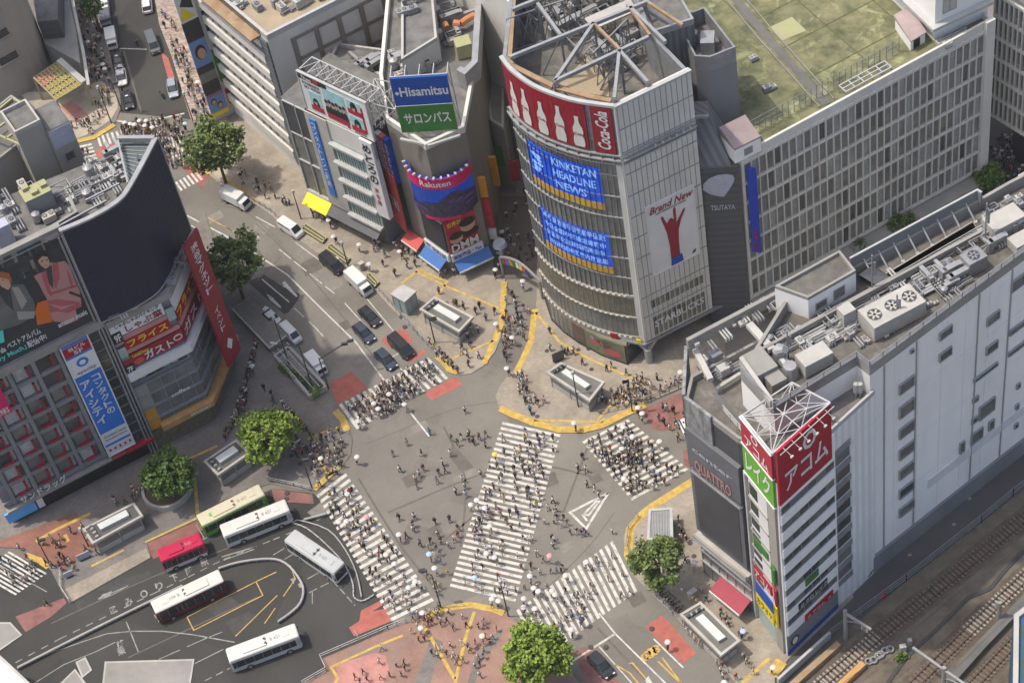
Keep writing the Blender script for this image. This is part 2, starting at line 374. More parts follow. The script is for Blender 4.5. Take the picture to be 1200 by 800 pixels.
# ================================================================== GROUND
SW = .13
def ground(name, pts, z, m, px=True):
    mb = MB(); mb.poly([(*(G2(*p, z) if px else p), z) for p in pts][::1])
    o = mb.build(name, m, kind='structure')
    return o
def flat(name, polys, z, m):
    mb = MB()
    for pts in polys:
        q = [G(*p, z) for p in pts]
        A = sum(q[i].x * q[(i+1) % len(q)].y - q[(i+1) % len(q)].x * q[i].y for i in range(len(q)))
        mb.poly(q if A > 0 else q[::-1])
    return mb.build(name, m, kind='structure')
def raised(name, pts, m, z1=SW, kerb=True, z0=-.3):
    mb = MB(); mb.prism([G2(*p, 0) for p in pts], z0, z1, 1, 0); return mb.build(name, [m, 'kerb'], kind='structure')
ground('ground', [(-900, -200), (900, -200), (900, 1600), (-900, 1600)], -.004, 'asphalt', px=False)
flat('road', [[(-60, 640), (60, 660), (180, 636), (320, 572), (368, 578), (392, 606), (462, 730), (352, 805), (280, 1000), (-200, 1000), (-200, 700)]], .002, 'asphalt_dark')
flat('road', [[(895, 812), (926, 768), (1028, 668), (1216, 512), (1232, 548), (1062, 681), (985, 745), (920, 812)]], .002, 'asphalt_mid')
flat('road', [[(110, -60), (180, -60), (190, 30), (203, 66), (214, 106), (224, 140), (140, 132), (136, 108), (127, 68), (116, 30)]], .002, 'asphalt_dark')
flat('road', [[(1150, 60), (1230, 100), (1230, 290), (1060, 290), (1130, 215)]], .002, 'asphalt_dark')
# asphalt repairs
flat('asphalt_patch', [[(330, 335), (352, 345), (349, 352), (338, 366), (333, 368), (290, 330), (310, 322)],
                       [(112, 690), (130, 682), (176, 668), (178, 673), (133, 695), (128, 692)], [(88, 705), (98, 702), (101, 708), (92, 714)],
                       [(242, 712), (270, 698), (282, 708), (254, 722)], [(264, 728), (292, 716), (300, 722), (276, 745)]], .006, 'patch_dark')
flat('asphalt_patch', [[(530, 520), (545, 535), (556, 548), (540, 552), (526, 534)], [(628, 560), (650, 552), (655, 566), (634, 574)]], .006, 'patch_mid')
flat('asphalt_patch', [[(408, 404), (436, 425), (447, 440), (424, 437), (404, 422)], [(300, 260), (318, 264), (310, 275), (296, 270)],
                       [(355, 290), (385, 318), (372, 330), (344, 298)], [(360, 600), (380, 585), (388, 600), (372, 610)]], .006, 'patch_light')
# pavements, plazas
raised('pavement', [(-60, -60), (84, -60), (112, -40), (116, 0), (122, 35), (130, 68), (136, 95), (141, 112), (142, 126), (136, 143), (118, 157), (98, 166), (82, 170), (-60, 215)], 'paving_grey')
raised('pavement', [(174, -60), (178, -20), (187, 30), (201, 66), (213, 105), (223, 138), (231, 152), (262, 150), (268, 135), (235, 20), (230, -60)], 'mosaic')
raised('pavement', [(236, 180), (240, 196), (246, 206), (267, 223), (300, 240), (315, 250), (351, 282), (375, 299), (410, 318), (440, 341), (460, 363), (490, 391), (517, 421), (526, 433), (537, 440), (552, 438), (567, 429), (580, 413), (587, 396), (591, 366), (592, 326), (588, 300), (566, 250), (500, 180), (400, 140), (290, 130), (252, 165)], 'paving')
raised('pavement', [(629, 350), (626, 378), (617, 408), (603, 432), (586, 452), (581, 465), (585, 478), (600, 487), (625, 497), (657, 505), (684, 506), (706, 500), (735, 485), (756, 474), (807, 452), (850, 420), (850, 340), (700, 260), (630, 300)], 'paving')
raised('pavement', [(860, 540), (812, 562), (780, 580), (762, 591), (746, 603), (735, 617), (731, 630), (734, 656), (742, 674), (762, 694), (790, 721), (818, 750), (850, 785), (872, 812), (1010, 960), (1040, 940), (908, 820), (908, 795), (924, 772), (1000, 700), (980, 560)], 'paving')
raised('plaza', [(290, 1000), (354, 801), (383, 787), (377, 771), (420, 753), (462, 734), (482, 730), (516, 713), (526, 709), (551, 705), (575, 709), (592, 719), (602, 727), (640, 757), (660, 777), (690, 812), (860, 1000)], 'brick_pink')
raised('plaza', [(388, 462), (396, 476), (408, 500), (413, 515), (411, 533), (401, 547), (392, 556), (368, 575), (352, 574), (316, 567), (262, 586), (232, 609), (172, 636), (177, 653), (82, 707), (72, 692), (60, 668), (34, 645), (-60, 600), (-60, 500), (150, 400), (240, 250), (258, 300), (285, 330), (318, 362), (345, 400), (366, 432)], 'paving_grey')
flat('plaza_floor', [[(76, 690), (171, 642), (176, 653), (83, 705)]], SW + .004, 'paving')
flat('plaza_floor', [[(-20, 640), (90, 600), (110, 640), (75, 668), (55, 660), (30, 642)]], SW + .004, 'brick_red')
flat('plaza_floor', [[(388, 805), (395, 786), (392, 779), (440, 764), (452, 768), (456, 785), (444, 812), (390, 830)]], SW + .004, 'pink_floor')
flat('plaza_floor', [[(62, 108), (120, 95), (137, 112), (138, 126), (130, 140), (110, 154), (84, 165), (70, 168), (40, 125), (20, 108)]], SW + .004, 'paving_beige')
flat('plaza_floor', [[(70, 125), (84, 118), (104, 134), (90, 144)]], SW + .008, 'pink_floor')
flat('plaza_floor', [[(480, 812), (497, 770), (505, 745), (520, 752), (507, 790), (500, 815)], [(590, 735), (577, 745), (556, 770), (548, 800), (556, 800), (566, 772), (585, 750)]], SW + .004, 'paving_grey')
flat('plaza_floor', [[(255, 190), (300, 205), (318, 240), (300, 236), (266, 219), (250, 205)]], SW + .004, 'paving_beige')
flat('plaza_floor', [[(570, 230), (625, 230), (629, 300), (628, 326), (580, 326)]], SW + .004, 'lane_paving')
mb = MB(); rnd = random.Random(3)                        # tar seams and trench cuts
for pts in ([(430, 520), (530, 480), (590, 470)], [(455, 600), (600, 545), (700, 560)], [(520, 500), (545, 560), (540, 640)], [(640, 690), (690, 640), (720, 600)], [(300, 262), (360, 320), (440, 420)], [(500, 650), (560, 600)], [(330, 300), (300, 330)], [(700, 735), (760, 800)], [(420, 560), (470, 640), (520, 700)], [(250, 240), (290, 250), (330, 285)], [(145, 60), (165, 130)], [(600, 740), (700, 690)], [(60, 730), (180, 675), (300, 630)], [(150, 770), (300, 700)], [(690, 520), (660, 600)]):
    mb.path(smooth_pts([G2(*p) for p in pts], 4), rnd.choice((.12, .18, .3)), .007)
mb.build('asphalt_seam', 'patch_mid', kind='structure')
flat('asphalt_patch', [[(x, y), (x + a, y - a * .5), (x + a + b * .6, y - a * .5 + b), (x + b * .6, y + b)] for x, y, a, b in ((470, 560, 22, 12), (500, 620, 14, 9), (600, 520, 10, 6), (445, 455, 16, 10), (350, 310, 20, 14), (395, 380, 12, 9), (690, 560, 12, 8), (735, 700, 16, 12), (290, 300, 14, 10))], .0065, 'patch_mid')
flat('asphalt_patch', [[(x, y), (x + a, y - a * .5), (x + a + b * .6, y - a * .5 + b), (x + b * .6, y + b)] for x, y, a, b in ((530, 560, 26, 10), (480, 500, 18, 8), (380, 330, 16, 12), (655, 640, 14, 8), (300, 610, 24, 8), (180, 720, 20, 8), (240, 255, 18, 8))], .0062, 'patch_pale')
# terminal islands
for pts in ([(124, 776), (227, 773), (218, 830), (118, 830)], [(60, 812), (88, 785), (104, 806), (104, 840)], [(-30, 730), (12, 730), (25, 744), (-30, 782)], [(90, 776), (100, 771), (107, 785), (97, 793)]):
    mb = MB(); P = [G2(*p) for p in pts]; mb.prism(P, -.2, .12, 1, 0); mb.path(P, .25, .124, 2, closed=True)
    mb.build('traffic_island', ['concrete', 'kerb', 'concrete_light'], kind='structure')
# red surfacing
flat('red_surface', [[(386, 449), (412, 435), (431, 455), (395, 474)], [(497, 460), (534, 441), (542, 451), (506, 469)],
                     [(446, 398), (472, 384), (484, 398), (478, 408), (468, 400), (456, 408)], [(474, 422), (496, 409), (499, 413), (482, 424)],
                     [(756, 734), (776, 720), (816, 765), (800, 777)],
                     [(409, 735), (421, 727), (423, 715), (444, 704), (449, 708), (436, 716), (454, 712), (459, 727), (415, 745)],
                     [(113, 178), (122, 167), (136, 168), (124, 182), (112, 186)], [(212, 193), (226, 188), (240, 210), (232, 214)], [(188, 60), (197, 68), (206, 95), (198, 96)]], .010, 'red_paint')
flat('red_surface', [[(165, 634), (230, 606), (238, 620), (180, 655)], [(18, 722), (75, 700), (78, 706), (60, 722), (30, 740)],
                     [(318, 572), (366, 579), (368, 590), (340, 588), (322, 590)], [(672, 764), (686, 756), (738, 812), (700, 830)],
                     [(752, 480), (806, 456), (816, 480), (812, 500), (776, 505), (764, 502)], [(800, 528), (812, 524), (812, 550), (802, 545)],
                     [(208, 190), (228, 180), (246, 208), (236, 222)]], .008, 'red_old')
# zebra crossings
def zebra(A, B, C, D, n, label, duty=.5, m='paint'):
    mb = MB(); A, B, C, D = [G2(*p) for p in (A, B, C, D)]
    for i in range(n):
        t0 = i / n; t1 = (i + duty) / n
        q = [A.lerp(D, t0), B.lerp(C, t0), B.lerp(C, t1), A.lerp(D, t1)]
        a = sum(q[k].x * q[(k+1) % 4].y - q[(k+1) % 4].x * q[k].y for k in range(4))
        if a < 0: q = q[::-1]
        mb.poly([(p.x, p.y, .014) for p in q])
    mb.build('crosswalk', m, kind='structure')
zebra((397, 474), (418, 503), (529, 441), (505, 417), 16, '')
zebra((589, 494), (657, 509), (603, 708), (526, 690), 31, '')
zebra((371, 580), (405, 554), (511, 707), (461, 731), 23, '')
zebra((682, 517), (736, 491), (810, 552), (743, 589), 13, '')
zebra((605, 715), (637, 770), (750, 690), (721, 631), 18, '')
zebra((-25, 672), (18, 697), (57, 670), (13, 644), 9, '')
zebra((85, 173), (107, 168), (122, 205), (100, 212), 9, '')
zebra((113, 160), (117, 172), (196, 152), (190, 140), 14, '')
zebra((196, 160), (202, 186), (222, 178), (214, 152), 5, '')
zebra((205, 214), (212, 224), (240, 209), (232, 199), 6, '')
zebra((136, 196), (142, 206), (165, 200), (160, 190), 5, '')
# painted lines
def lines(name, items, m, z=.014):
    mb = MB()
    for w, pts, *dash in items:
        P = [G2(*p, z) for p in pts]
        if dash:
            on, off = dash; 
            for a, b in zip(P[:-1], P[1:]):
                L = (b - a).length; s = 0
                while s < L: mb.path([a.lerp(b, s / L), a.lerp(b, min(1, (s + on) / L))], w, z); s += on + off
        else: mb.path(P, w, z)
    mb.build(name, m, kind='structure')
lines('lane_line', [(.22, [(218, 252), (262, 275), (299, 297), (337, 322), (375, 360), (417, 401), (450, 445)]),
    (.15, [(224, 264), (244, 278)]), (.15, [(290, 270), (304, 279)]), (.15, [(327, 292), (392, 344)], 3, .8), (.15, [(404, 355), (441, 396)]), (.15, [(300, 254), (322, 266)]),
    (.15, [(346, 284), (376, 306)]), (.15, [(430, 350), (472, 401)]), (.2, [(307, 327), (339, 354)]), (.15, [(345, 361), (369, 383), (379, 394)], 2.5, 1.2),
    (.2, [(478, 408), (452, 422)]), (.25, [(480, 482), (503, 511)]), (.3, [(671, 774), (721, 742)]), (.22, [(702, 718), (721, 742), (782, 802), (930, 960)]), (.15, [(702, 757), (745, 805), (880, 960)]),
    (.22, [(766, 748), (801, 782)]), (.3, [(134, 141), (196, 152)]), (.3, [(184, 140), (216, 133)]), (.2, [(140, 57), (172, 58)]), (.15, [(464, 423), (475, 440)])], 'paint')
lines('lane_line', [(.16, [(20, 782), (60, 764), (95, 752), (125, 742), (155, 739), (190, 739), (225, 743), (275, 752)]), (.14, [(40, 800), (75, 778), (110, 764), (135, 752)]),
    (.16, [(148, 728), (162, 763)]), (.14, [(186, 772), (240, 748), (260, 740)], 3, 1), (.14, [(228, 777), (262, 760)]), (.14, [(240, 797), (270, 782)], 1, .6),
    (.16, [(18, 776), (70, 748), (130, 719), (180, 695), (220, 676), (262, 655), (320, 632), (345, 622)], 1.0, .9), (.16, [(362, 694), (390, 680), (416, 709)], 1.2, .5), (.13, [(366, 692), (366, 707)]),
    (.14, [(360, 678), (392, 660)]), (.14, [(333, 655), (345, 648)]), (.14, [(320, 650), (333, 642)]), (.16, [(415, 738), (419, 745)]), (.14, [(237, 632), (262, 620)]),
    (.14, [(230, 614), (240, 632)]), (.2, [(260, 652), (300, 640)]), (.14, [(262, 656), (298, 643)]), (.14, [(115, 701), (150, 686)]), (.14, [(55, 693), (0, 663)])], 'paint_old')
lines('lane_line', [(.2, [(721, 778), (738, 788), (765, 820)]), (.2, [(737, 777), (741, 776), (760, 798), (775, 815)]), (.2, [(771, 774), (810, 812)]), (.2, [(776, 770), (800, 802)])], 'yellow_paint')
lines('lane_line', [(.14, [(220, 722), (300, 681), (308, 697), (227, 738), (219, 722)]), (.14, [(276, 745), (325, 697)]), (.14, [(300, 681), (340, 662), (346, 678), (310, 730)], 3, 2),
    (.15, [(244, 255), (286, 278), (297, 284)]), (.13, [(262, 264), (284, 279)])], 'yellow_paint')
# turn arrow triangle, lane arrows and road writing
lines('road_marking', [(.35, [(713, 577), (668, 600), (687, 619), (713, 577)]), (.3, [(700, 586), (683, 603), (688, 610)]), (.3, [(703, 586), (690, 603), (684, 603)])], 'paint')
flat('road_marking', [[(331, 331), (334, 329), (337, 333), (349, 347), (347, 348), (335, 337), (332, 336)], [(312, 344), (319, 348), (330, 360), (328, 361), (317, 352)],
                      [(756, 797), (760, 791), (766, 803), (758, 800)]], .016, 'paint')
flat('road_marking', [[(115, 702), (120, 696), (131, 692), (129, 697), (150, 686), (133, 696), (124, 700)], [(340, 678), (346, 676), (344, 684)], [(349, 684), (355, 680), (357, 688), (351, 688)]], .016, 'paint_old')
def road_text(body, c, adv, up, m, name='road_marking'):     # c first glyph centre, adv px per glyph, up px of glyph height
    mb = MB(); A = G2(*c); ad = G2(c[0] + adv[0], c[1] + adv[1]) - A; U = G2(c[0] + up[0], c[1] + up[1]) - A
    Rt = Vector((U.y, -U.x)).normalized()
    for i, ch in enumerate(body):
        o = A + ad * i; w = U.length * .8
        mb.text(ch, lambda x, y: (o.x + Rt.x * x + U.x * y, o.y + Rt.y * x + U.y * y, .016), -w / 2, w / 2, -.5, .5)
    mb.build(name, m, kind='structure')
road_text('路みOり下降駅', (133, 714), (17.9, -9.3), (-3.2, -8.5), 'paint_old')
road_text('乗降', (142, 762), (0, -8), (-3, -9), 'paint_old')
road_text('8-20', (769, 760), (-4.5, 3.2), (-4, -9), 'yellow_paint')
# tactile paving
mb = MB()
for w, pts in [(.9, [(591, 330), (588, 378), (578, 402), (567, 426)]), (.35, [(487, 318), (520, 334), (585, 361)]), (.35, [(470, 332), (491, 316), (524, 330), (500, 365)]),
               (.9, [(512, 417), (519, 423), (527, 433), (536, 436)]), (.35, [(520, 424), (578, 399)]), (.9, [(627, 362), (622, 400), (605, 437)]), (.35, [(628, 366), (655, 400), (690, 420), (755, 449)]),
               (1.1, [(586, 478), (600, 485), (625, 495), (655, 503), (684, 503), (705, 498), (733, 484), (756, 474)]), (.35, [(626, 492), (705, 494), (709, 490)]), (.35, [(700, 492), (720, 470), (752, 447)]), (.35, [(716, 480), (745, 465)]),
               (1.1, [(858, 540), (812, 563), (782, 582), (764, 593), (749, 605), (738, 620), (736, 650), (748, 672)]),
               (.9, [(498, 721), (530, 711), (551, 708), (578, 713), (590, 718)]), (.45, [(556, 716), (546, 745), (533, 800)]), (.45, [(497, 733), (533, 795)]), (.35, [(472, 744), (440, 757), (388, 781), (396, 794), (390, 806)]),
               (1.0, [(393, 481), (401, 490), (407, 504)]), (.35, [(361, 514), (388, 502)]), (.35, [(364, 518), (384, 557), (393, 552)]), (.9, [(398, 545), (384, 558), (368, 573)]),
               (.5, [(106, 601), (66, 620), (42, 634)]), (.9, [(30, 650), (46, 656), (57, 664)]), (.5, [(76, 626), (80, 634)]), (.3, [(107, 663), (145, 644)]), (.3, [(170, 635), (232, 606)]),
               (.5, [(223, 537), (228, 560), (232, 606)]), (.4, [(222, 537), (255, 522)]), (.9, [(84, 167), (110, 161), (134, 146)]), (1.6, [(904, 790), (916, 774)]), (.5, [(870, 800), (902, 770)]), (.9, [(238, 196), (246, 203)]), (.5, [(262, 207), (300, 233)])]:
    mb.path([G2(*p, SW + .008) for p in pts], w, SW + .008)
mb.build('tactile_paving', 'tactile', kind='structure')
mb = MB(); rnd = random.Random(5)
for i in range(40):
    p = rnd.choice([(560, 560), (640, 470), (660, 420), (500, 360), (540, 745), (780, 660), (380, 520), (320, 600), (730, 760)])
    c = G2(p[0] + rnd.uniform(-40, 40), p[1] + rnd.uniform(-25, 25), 0); 
    mb.cyl((c.x, c.y, .02), (c.x, c.y, SW + .012 if p[1] != 560 else .02), .35, 10)
mb.build('manhole', 'patch_dark', kind='structure')
# railway land
raised('track_bed', [(920, 812), (985, 745), (1062, 681), (1232, 548), (1400, 500), (1400, 1000), (1000, 1000), (920, 830)], 'ballast', .06)
RZ = .06
def track(pts, ml, zb=RZ, n0=.62, rusty=None):
    P = [G2(*p, zb) for p in pts]; mb = MB()
    for i in (-1, 1):
        Q = []
        for k, p in enumerate(P):
            d = (P[min(k+1, len(P)-1)] - P[max(0, k-1)]).normalized(); Q.append(p + Vector((-d.y, d.x)) * .56 * i)
        mb.path(Q, .12, zb + .16, 0, h=.12)
    mb.build('rail_track', 'rail', kind='structure'); mb = MB()
    for a, b in zip(P[:-1], P[1:]):
        d = (b - a); L = d.length; d.normalize(); s = 0
        while s < L:
            c = a + d * s; mb.box((c.x, c.y), .26, 2.1, zb, zb + .17, math.atan2(d.y, d.x)); s += n0
    mb.build('sleepers', ml, kind='structure')
T1 = [(860, 892), (967, 798), (1030, 745), (1090, 697), (1150, 648), (1240, 577)]
T2 = [(960, 915), (1074, 800), (1136, 739), (1176, 700), (1240, 640)]
T3 = [(1040, 915), (1144, 799), (1192, 748), (1250, 690)]
def band(pts, w, m, z):
    mb = MB(); mb.path([G2(*p, z) for p in pts], w, z); mb.build('track_bed', m, kind='structure')
band(T1, 3.2, 'ballast_rust', RZ + .01); band(T2, 3.2, 'ballast_rust', RZ + .01); band(T3, 2.8, 'ballast_rust', RZ + .01)
track(T1[:3], 'sleeper'); track(T1[2:], 'sleeper_old'); track(T2[:3], 'sleeper_old'); track(T2[2:], 'sleeper'); track(T3, 'sleeper_old')
mb = MB(); mb.path([G2(*p, RZ) for p in [(1040, 800), (1062, 770), (1100, 735), (1135, 700), (1160, 690), (1178, 668), (1200, 645)]], .5, RZ + .02, h=.12)
mb.build('cable_trough', 'metal_dark', kind='structure')
mb = MB(); mb.path([G2(*p, RZ) for p in [(1010, 915), (1104, 812), (1150, 760), (1215, 692)]], 1.2, RZ + .01, h=1.1); mb.build('platform_edge', 'concrete_dark', kind='structure')
mb = MB(); mb.path([G2(*p, RZ) for p in [(928, 806), (983, 757)]], .8, RZ, h=.9); mb.build('platform_edge', 'rust', kind='structure')
mb = MB(); mb.path([G2(*p, RZ) for p in [(984, 806), (1012, 780)]], .8, RZ, h=.9); mb.build('platform_edge', 'orange_tan', kind='structure')
# thin city air between camera and street
hz = MB(); hz.prism([(-420, -120), (420, -120), (420, 620), (-420, 620)], -1.0, HC + 12, bottom=True)
M['haze'] = hm = bpy.data.materials.new('haze'); hm.use_nodes = True; hm.node_tree.nodes.remove(hm.node_tree.nodes['Principled BSDF'])
pv = hm.node_tree.nodes.new('ShaderNodeVolumePrincipled'); pv.inputs['Color'].default_value = (1, .97, .93, 1); pv.inputs['Density'].default_value = .0001; pv.inputs['Anisotropy'].default_value = .3
hm.node_tree.links.new(pv.outputs[0], hm.node_tree.nodes['Material Output'].inputs['Volume'])
ho = hz.build('haze', 'haze', kind='stuff')
# ================================================================== BUILDINGS
RND = random.Random(11)
def winpart(parent, name, fc, r, mats, fw=.07, prot=.12, cross=0):
    """one window: frame ring proud of the wall, pane a little behind it"""
    u0, u1, z0, z1 = r; mb = MB()
    fc.slab(mb, u0, u1, z0, z0 + fw, 0, prot, 0); fc.slab(mb, u0, u1, z1 - fw, z1, 0, prot, 0)
    fc.slab(mb, u0, u0 + fw, z0 + fw, z1 - fw, 0, prot, 0); fc.slab(mb, u1 - fw, u1, z0 + fw, z1 - fw, 0, prot, 0)
    fc.slab(mb, u0 + fw, u1 - fw, z0 + fw, z1 - fw, 0, prot * .35, 1)
    for k in range(cross):
        u = u0 + (u1 - u0) * (k + 1) / (cross + 1); fc.slab(mb, u - fw / 2, u + fw / 2, z0 + fw, z1 - fw, prot * .35, prot, 0)
    return mb
def wins(parent, items, frame='metal', panes=('glass', 'glass_grey'), fw=.07, prot=.12, cross=0, name='window', limit=100):
    items = [(fc, r, i) for i, (fc, r) in enumerate(items)]
    items.sort(key=lambda t: (t[0].P(t[1][0], t[1][2]) - Vector((0, 0, HC))).length)
    rest = MB(); rs = random.Random(3)
    for k, (fc, r, i) in enumerate(items):
        p = rs.choice(panes)
        if k < limit: winpart(parent, name, fc, r, None, fw, prot, cross).build(name, [frame, p], parent)
        else:
            q = winpart(parent, name, fc, r, None, fw, prot, cross); n = len(rest.v); j = 1 + panes.index(p)
            rest.v += q.v; rest.f += [tuple(n + a for a in f) for f in q.f]; rest.m += [0 if m == 0 else j for m in q.m]
    if rest.v: rest.build(name, [frame] + list(panes), parent, kind='stuff')
def grid(u0, u1, nu, z0, z1, nz, gu=.25, gz=.5):
    out = []
    for i in range(nu):
        for j in range(nz):
            a = u0 + (u1 - u0) * i / nu; b = u0 + (u1 - u0) * (i + 1) / nu; c = z0 + (z1 - z0) * j / nz; d = z0 + (z1 - z0) * (j + 1) / nz
            w, h = b - a, d - c; out.append((a + w * gu / 2, b - w * gu / 2, c + h * gz / 2, d - h * gz / 2))
    return out
def part(name, parent, mats, fnc, label=None, smooth=False, kind=None):
    mb = MB(); fnc(mb); o = mb.build(name, mats, parent, smooth, kind)
    if label: o['label'] = label
    return o
def board(parent, fc, u0, u1, z0, z1, m, th=.3, off=.1, name='billboard', label=None, frame='metal_white', draw=None, extra=()):
    mb = MB(); fc.slab(mb, u0, u1, z0, z1, off, off + th, 1)
    t = .18
    for a in ((u0 - t, u1 + t, z0 - t, z0), (u0 - t, u1 + t, z1, z1 + t), (u0 - t, u0, z0, z1), (u1, u1 + t, z0, z1)): fc.slab(mb, *a, off, off + th + .1, 0)
    if draw: draw(mb, fc, off + th)
    o = mb.build(name, [frame, m] + list(extra), parent)
    if label: o['label'] = label
    return o
def lift(fc, o):                                       # fn with growing offset is not needed: flat decals 4 cm proud
    return fc.fn(o + .04)
def decal(mb, fc, off, pts, mi, k=.04):                # flat shape on a face
    g = fc.fn(off + k); mb.poly([g(u, z) for u, z in pts], mi)
def rect(u0, u1, z0, z1): return [(u0, z0), (u1, z0), (u1, z1), (u0, z1)]
def ell(cu, cz, ru, rz, n=14, a0=0): return [(cu + ru * math.cos(a0 + 2 * math.pi * i / n), cz + rz * math.sin(a0 + 2 * math.pi * i / n)) for i in range(n)]
# ---------------------------------------------------------------- corner tower with the curved glass
HQ = 50.4                                              # the tower starts 4.3 m up, above its recessed street floor
def zq(z): return 4.3 + z * (HQ - 4.3) / 47
class ZM:
    def slab(s, mb, u0, u1, z0, z1, o0, o1, mi=0): super().slab(mb, u0, u1, zq(z0), zq(z1), o0, o1, mi) if not getattr(s, 'busy', 0) else None
    def fn(s, off): return lambda u, z: s.P(u, zq(z), off)
    def hit(s, px, py): u, z = super().hit(px, py); return u, (z - 4.3) * 47 / (HQ - 4.3)
class QFace(ZM, Face): pass
class QCurve(ZM, Curve): pass
qc = smooth_pts([G2(*p, HQ) for p in [(588, 66), (600, 81), (622, 97), (647, 108), (678, 117), (721, 123)]], 4)
QC = QCurve(qc); QS = QFace(G(721, 123, HQ), G(808, 81, HQ))
qb = [G2(762, 34, HQ), G2(735, -50, HQ), G2(602, -50, HQ)]
T = thing('corner_tower', 'round glass corner tower with red bottle banner and two blue display screens', 'building', (*G2(700, 380), 0))
qp = qc + [QS.B] + qb
part('wall', T, ['glass_grey', 'roof_brown'], lambda m: m.prism(qp, 4.3, zq(40), 0, 1, bottom=True))
part('stone_wall', T, ['stone_panel'], lambda m: (QS.slab(m, -.3, QS.L + .05, .1, 46.9, -.5, .2), QC.slab(m, QC.L - .9, QC.L + .2, .1, 37.2, 0, .22)))
def f(m):
    u = 0
    while u < QS.L: QS.slab(m, u, u + .06, .1, 46.6, .2, .26); u += .78
    for z in np.arange(5.2, 46, 4.15): QS.slab(m, 0, QS.L, z, z + .09, .2, .28)
part('panel_joints', T, ['joint'], f)
def f(m):                                              # curtain wall mullions and floor bands
    u = .2
    while u < QC.L - 1: QC.slab(m, u, u + .05, .9, 46.5, 0, .17); u += .8
    for z in np.arange(13.5, 38, 4.1): QC.slab(m, 0, QC.L - .9, z, z + .13, 0, .24)
part('mullions', T, ['metal'], f)
part('cornice', T, ['metal_white'], lambda m: (QC.slab(m, -.2, QC.L + .2, 46.6, 47.0, -.2, .32), QS.slab(m, -.2, QS.L + .1, 46.65, 47.0, -.2, .34)))
part('parapet', T, ['metal_grey'], lambda m: m.wallring([p for p in qp], zq(40), zq(46.6), .5))
def f(m):
    for z, o in ((37.2, .7), (36.4, .5), (37.9, .45)): QC.slab(m, 0, QC.L, z, z + .22, 0, o); QS.slab(m, 0, QS.L, z, z + .2, 0, o)
    u = 0
    while u < QC.L: QC.slab(m, u, u + .1, 36.4, 38.1, .3, .6); u += 1.6
part('service_ledge', T, ['metal'], f)
def f(m):
    QS.slab(m, uf_, uf_ + .22, 37.5, 37.8, .6, 1.0)
for uf_ in (4.4, 5.45, 6.5, 7.55, 8.6, 9.65): part('floodlight', T, ['metal_white'], f)
def bottle(m, cu, z0, z1, w, off, mi):
    h = z1 - z0; prof = [(0, .5), (.10, .62), (.24, .60), (.36, .46), (.5, .58), (.62, .52), (.74, .30), (.84, .22), (.96, .22), (1, .24)]
    L = [(cu - w * p, z0 + h * t) for t, p in prof]; Rr = [(cu + w * p, z0 + h * t) for t, p in prof][::-1]
    m.poly([QC.P(u, zq(z), off) for u, z in (L + Rr)[::-1]], mi)
def f(m):
    a = QC.hit(591, 76)[0]; b = QC.hit(684, 119)[0]; QC.slab(m, a, b, 38.5, 46.4, .1, .3, 0)
    n = 0; u = a
    while u < b: QC.slab(m, u, u + .05, 38.5, 46.4, .3, .33, 2); u += .8
    for (x, y), (x2, y2) in (((602, 95), (608, 134)), ((612, 101), (624, 146)), ((631, 116), (643, 157)), ((651, 121), (664, 166)), ((672, 133), (686, 174))):
        u1, z1 = QC.hit(x, y); u2, z2 = QC.hit(x2, y2); bottle(m, (u1 + u2) / 2, max(38.8, z2), z1, 1.25, .38, 1)
        m.text('Cola', QC.fn(.42), (u1 + u2) / 2 - .6, (u1 + u2) / 2 + .6, (z1 + z2) / 2 - .4, (z1 + z2) / 2 + .1, 0)
part('banner', T, ['red_film', 'stone_panel', 'red_sign'], f, 'long red banner of pale bottle shapes round the curve')
def f(m):
    a = QC.hit(691, 121)[0]; b = QC.hit(716, 126)[0]; QC.slab(m, a, b, 38.3, 46.4, .1, .34, 0)
    fn = lambda x, y: QC.P(b - .5 - (y), zq(38.9 + x), .40)
    m.text('Coca-Cola', fn, 0, 6.9, 0, (b - a) - 1.0, 1, slant=.2)
    m.path([(0, 0), (0, .001)], .001, 0) if False else None
part('banner', T, ['red_film', 'white_sign'], f, 'narrow red banner with upright white drink lettering')
def scr(tl, br, mats, rows, label, yel):
    def f(m):
        u0, u1, z0, z1 = QC.quadpx(tl, br); QC.slab(m, u0, u1, z0, z1, .05, .2, 0); QC.slab(m, u0, u1, z0, z0 + (z1 - z0) * .17, .2, .24, 1)
        n = len(rows); H = z1 - z0 - (z1 - z0) * .2
        for k, (s, a, b) in enumerate(rows):
            zt = z1 - H * (k + .12) / n; zb = z1 - H * (k + .82) / n
            m.text(s, QC.fn(.3), u0 + (u1 - u0) * a, u0 + (u1 - u0) * b, zb, zt, 2)
        if yel:
            for e in range(9):
                cu = u0 + (u1 - u0) * (.14 + .05 * math.cos(e * .7)); cz = z0 + (z1 - z0) * (.6 + .2 * math.sin(e * 1.9)); decal(m, QC, .26, ell(cu, cz, .55, .35), 3)
        u = u0
        while u < u1: QC.slab(m, u, u + .05, z0, z1, .2, .33, 4); u += .8
    part('screen', T, mats, f, label)
screen('screen_blue', lin(16, 50, 150), lin(30, 85, 190), .3); screen('screen_yellow', lin(170, 155, 30), lin(175, 115, 35), .1, 1.2)
screen('screen_white', lin(110, 165, 240), lin(150, 190, 245), .2)
scr((619, 163), (710, 245), ['screen_blue', 'screen_yellow', 'screen_white', 'screen_white', 'blue_deep'], [('KINKETAN', .38, .95), ('HEADLINE', .38, .93), ('NEWS', .4, .8)], 'upper blue screen with yellow strip and headline lettering', True)
